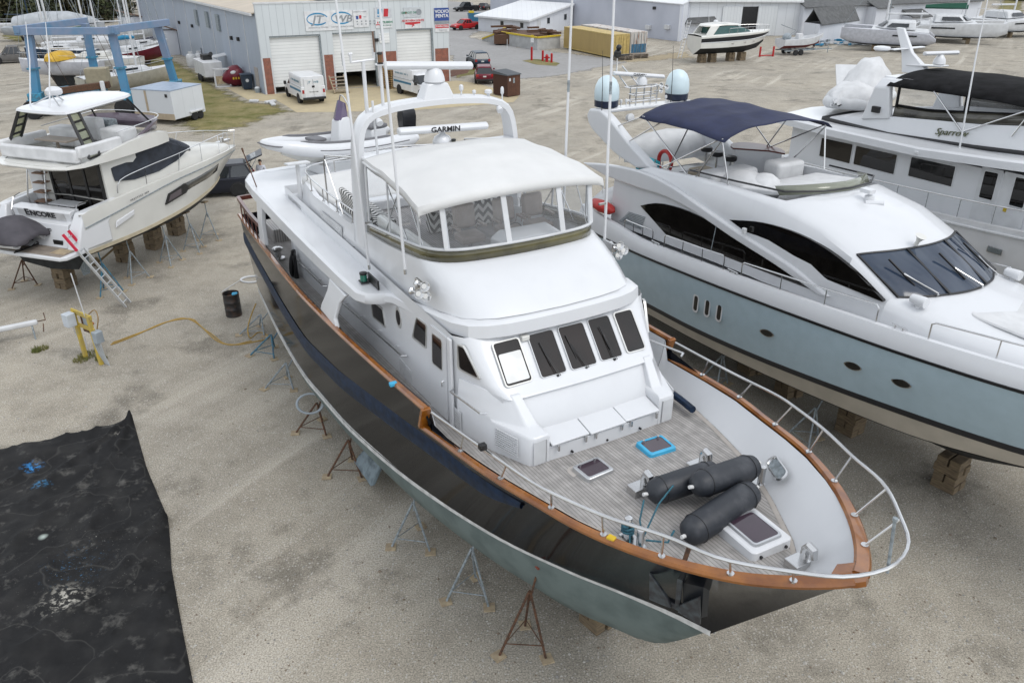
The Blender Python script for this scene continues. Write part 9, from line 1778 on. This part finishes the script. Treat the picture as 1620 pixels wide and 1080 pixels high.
# covered inflatable stowed on the far yacht
cr = thing('covered_inflatable', 'inflatable boat under a bunched white cover behind the tall yacht', 'tender', PO+Vector((0, 0, 0)), PR); cr.location = spa.matrix_basis @ Vector((-13.6, .9, 6.3)); cr.rotation_euler = (0, 0, PR+radians(-70))
m = MB(); m.tube(catmull([(-2.0, -.8, .45), (0, -.85, .42), (1.4, -.6, .5), (2.1, 0, .6), (1.4, .6, .5), (0, .85, .42), (-2.0, .8, .45)], 30), .24, 10); m.build('tube', W2, cr, 50)
m = MB(); m.loft([[(x, w*cos(a)+.04*sin(a*6+x*5), .5+h*max(0, sin(a))+.05*sin(a*9+x*3)) for a in [pi*k/18 for k in range(19)]] for x, w, h in ((-2.3, .4, .3), (-2.1, .9, 1.0), (-1.4, .95, 1.5), (-.8, .9, 1.35), (-.2, .95, .55), (.5, .95, .75), (1.2, .85, .65), (1.9, .5, .5), (2.4, .1, .1))], False); m.build('cover', COVER, cr, 60); MB().bar((-2.6, -1.2, .3), (-3.6, -1.8, 1.3), .9, .06).build('swim_board', W2, cr, 0); MB().box((-2.2, .1, .3), (.5, .5, .9)).build('outboard_leg', BLACK, cr, 20, .08)
# ================================================================== trees
def tree_mesh(seed, h, w, n, dark):
    rnd = random.Random(seed); tk = MB(); tk.tube([(0, 0, 0), (.1, .05, h*.4), (.0, .1, h*.8)], [.28, .2, .06], 7)
    cl = []
    for k in range(22):
        t = rnd.uniform(.06, 1); a = rnd.uniform(0, 2*pi); rr = w*.5*(1.1-t*.75)*sqrt(rnd.uniform(.2, 1)); cl.append((Vector((cos(a)*rr, sin(a)*rr, h*t*.95)), w*rnd.uniform(.16, .28)))
        c = cl[-1][0]; tk.tube([(0, 0, c.z*.75), c*.7+Vector((0, 0, c.z*.28)), c], [.09, .06, .03], 5)
    m = MB()
    for k in range(n):
        c, r = rnd.choice(cl); d = Vector((rnd.gauss(0, 1), rnd.gauss(0, 1), rnd.gauss(0, .8))).normalized()*r*rnd.uniform(.5, 1.1); p = c+d; s = rnd.uniform(.2, .46)
        u = Vector((rnd.gauss(0, 1), rnd.gauss(0, 1), rnd.gauss(0, .6))).normalized(); v = u.orthogonal().normalized(); v = (v+u.cross(v)*rnd.uniform(-1, 1)).normalized()
        m.add([p-u*s, p+v*s*.6, p+u*s, p-v*s*.6], [(0, 1, 2, 3)], rnd.randrange(3))
    return tk, m
LEAF = [[pm('leaf_%d_%d' % (i, j), c, .8, var=.2, scale=.3) for j, c in enumerate(cs)] for i, cs in enumerate((((.028, .04, .016), (.045, .055, .02), (.07, .075, .028)), ((.05, .05, .025), (.085, .08, .035), (.11, .10, .05)), ((.035, .05, .015), (.06, .07, .022), (.03, .03, .02))))]
BARK = pm('bark', (.10, .085, .07), .9, var=.3, scale=5); protos = []
for i, (h, w, n) in enumerate(((11, 7.5, 3400), (9, 7, 2800), (13, 8, 3600))):
    tk, lf = tree_mesh(i+3, h, w, n, 0); r = thing('tree', 'x', 'tree'); tk.build('trunk', BARK, r, 40); lf.build('crown', LEAF[i], r, 0); protos.append(r)
random.seed(11); k = 0; kinds = ['dense dark tree', 'olive bushy tree', 'tall dark tree']; used = set()
spots = [(x, y) for y, xs in ((46, (-14, 8, 30, 54)), (38, (-18, 2, 22, 44, 68, 90, 112)), (30, (-8, 14, 36, 58, 82, 104, 126, 146)), (22, (0, 26, 52, 76, 98, 120, 140, 158, 172)), (12, (20, 60, 100, 140, 165, 182)), (36, (134, 152)), (28, (164, 178)), (20, (186,))) for x in xs]
for x, y in spots:
    i = k % 3; p = GP(x+random.uniform(-4, 4), y); lab = kinds[i]+' in the wood behind the laid-up sailboats'
    if i in used: o = dup(protos[i], p, random.uniform(0, 6), lab, 'trees of the wood behind the sailboats')
    else: o = protos[i]; o.location = p; o['label'] = lab; o['group'] = 'trees of the wood behind the sailboats'; used.add(i)
    sc_ = random.uniform(.8, 1.25); o.scale = (sc_, sc_, sc_*random.uniform(.9, 1.15)); k += 1
for x, y in ((1592, -2), (1612, 0), (1632, 2), (1560, -6), (1530, -8)):
    o = dup(protos[k % 3], GP(x, y), k, 'bushy tree beyond the catamarans at the far right', 'trees beyond the catamarans'); k += 1
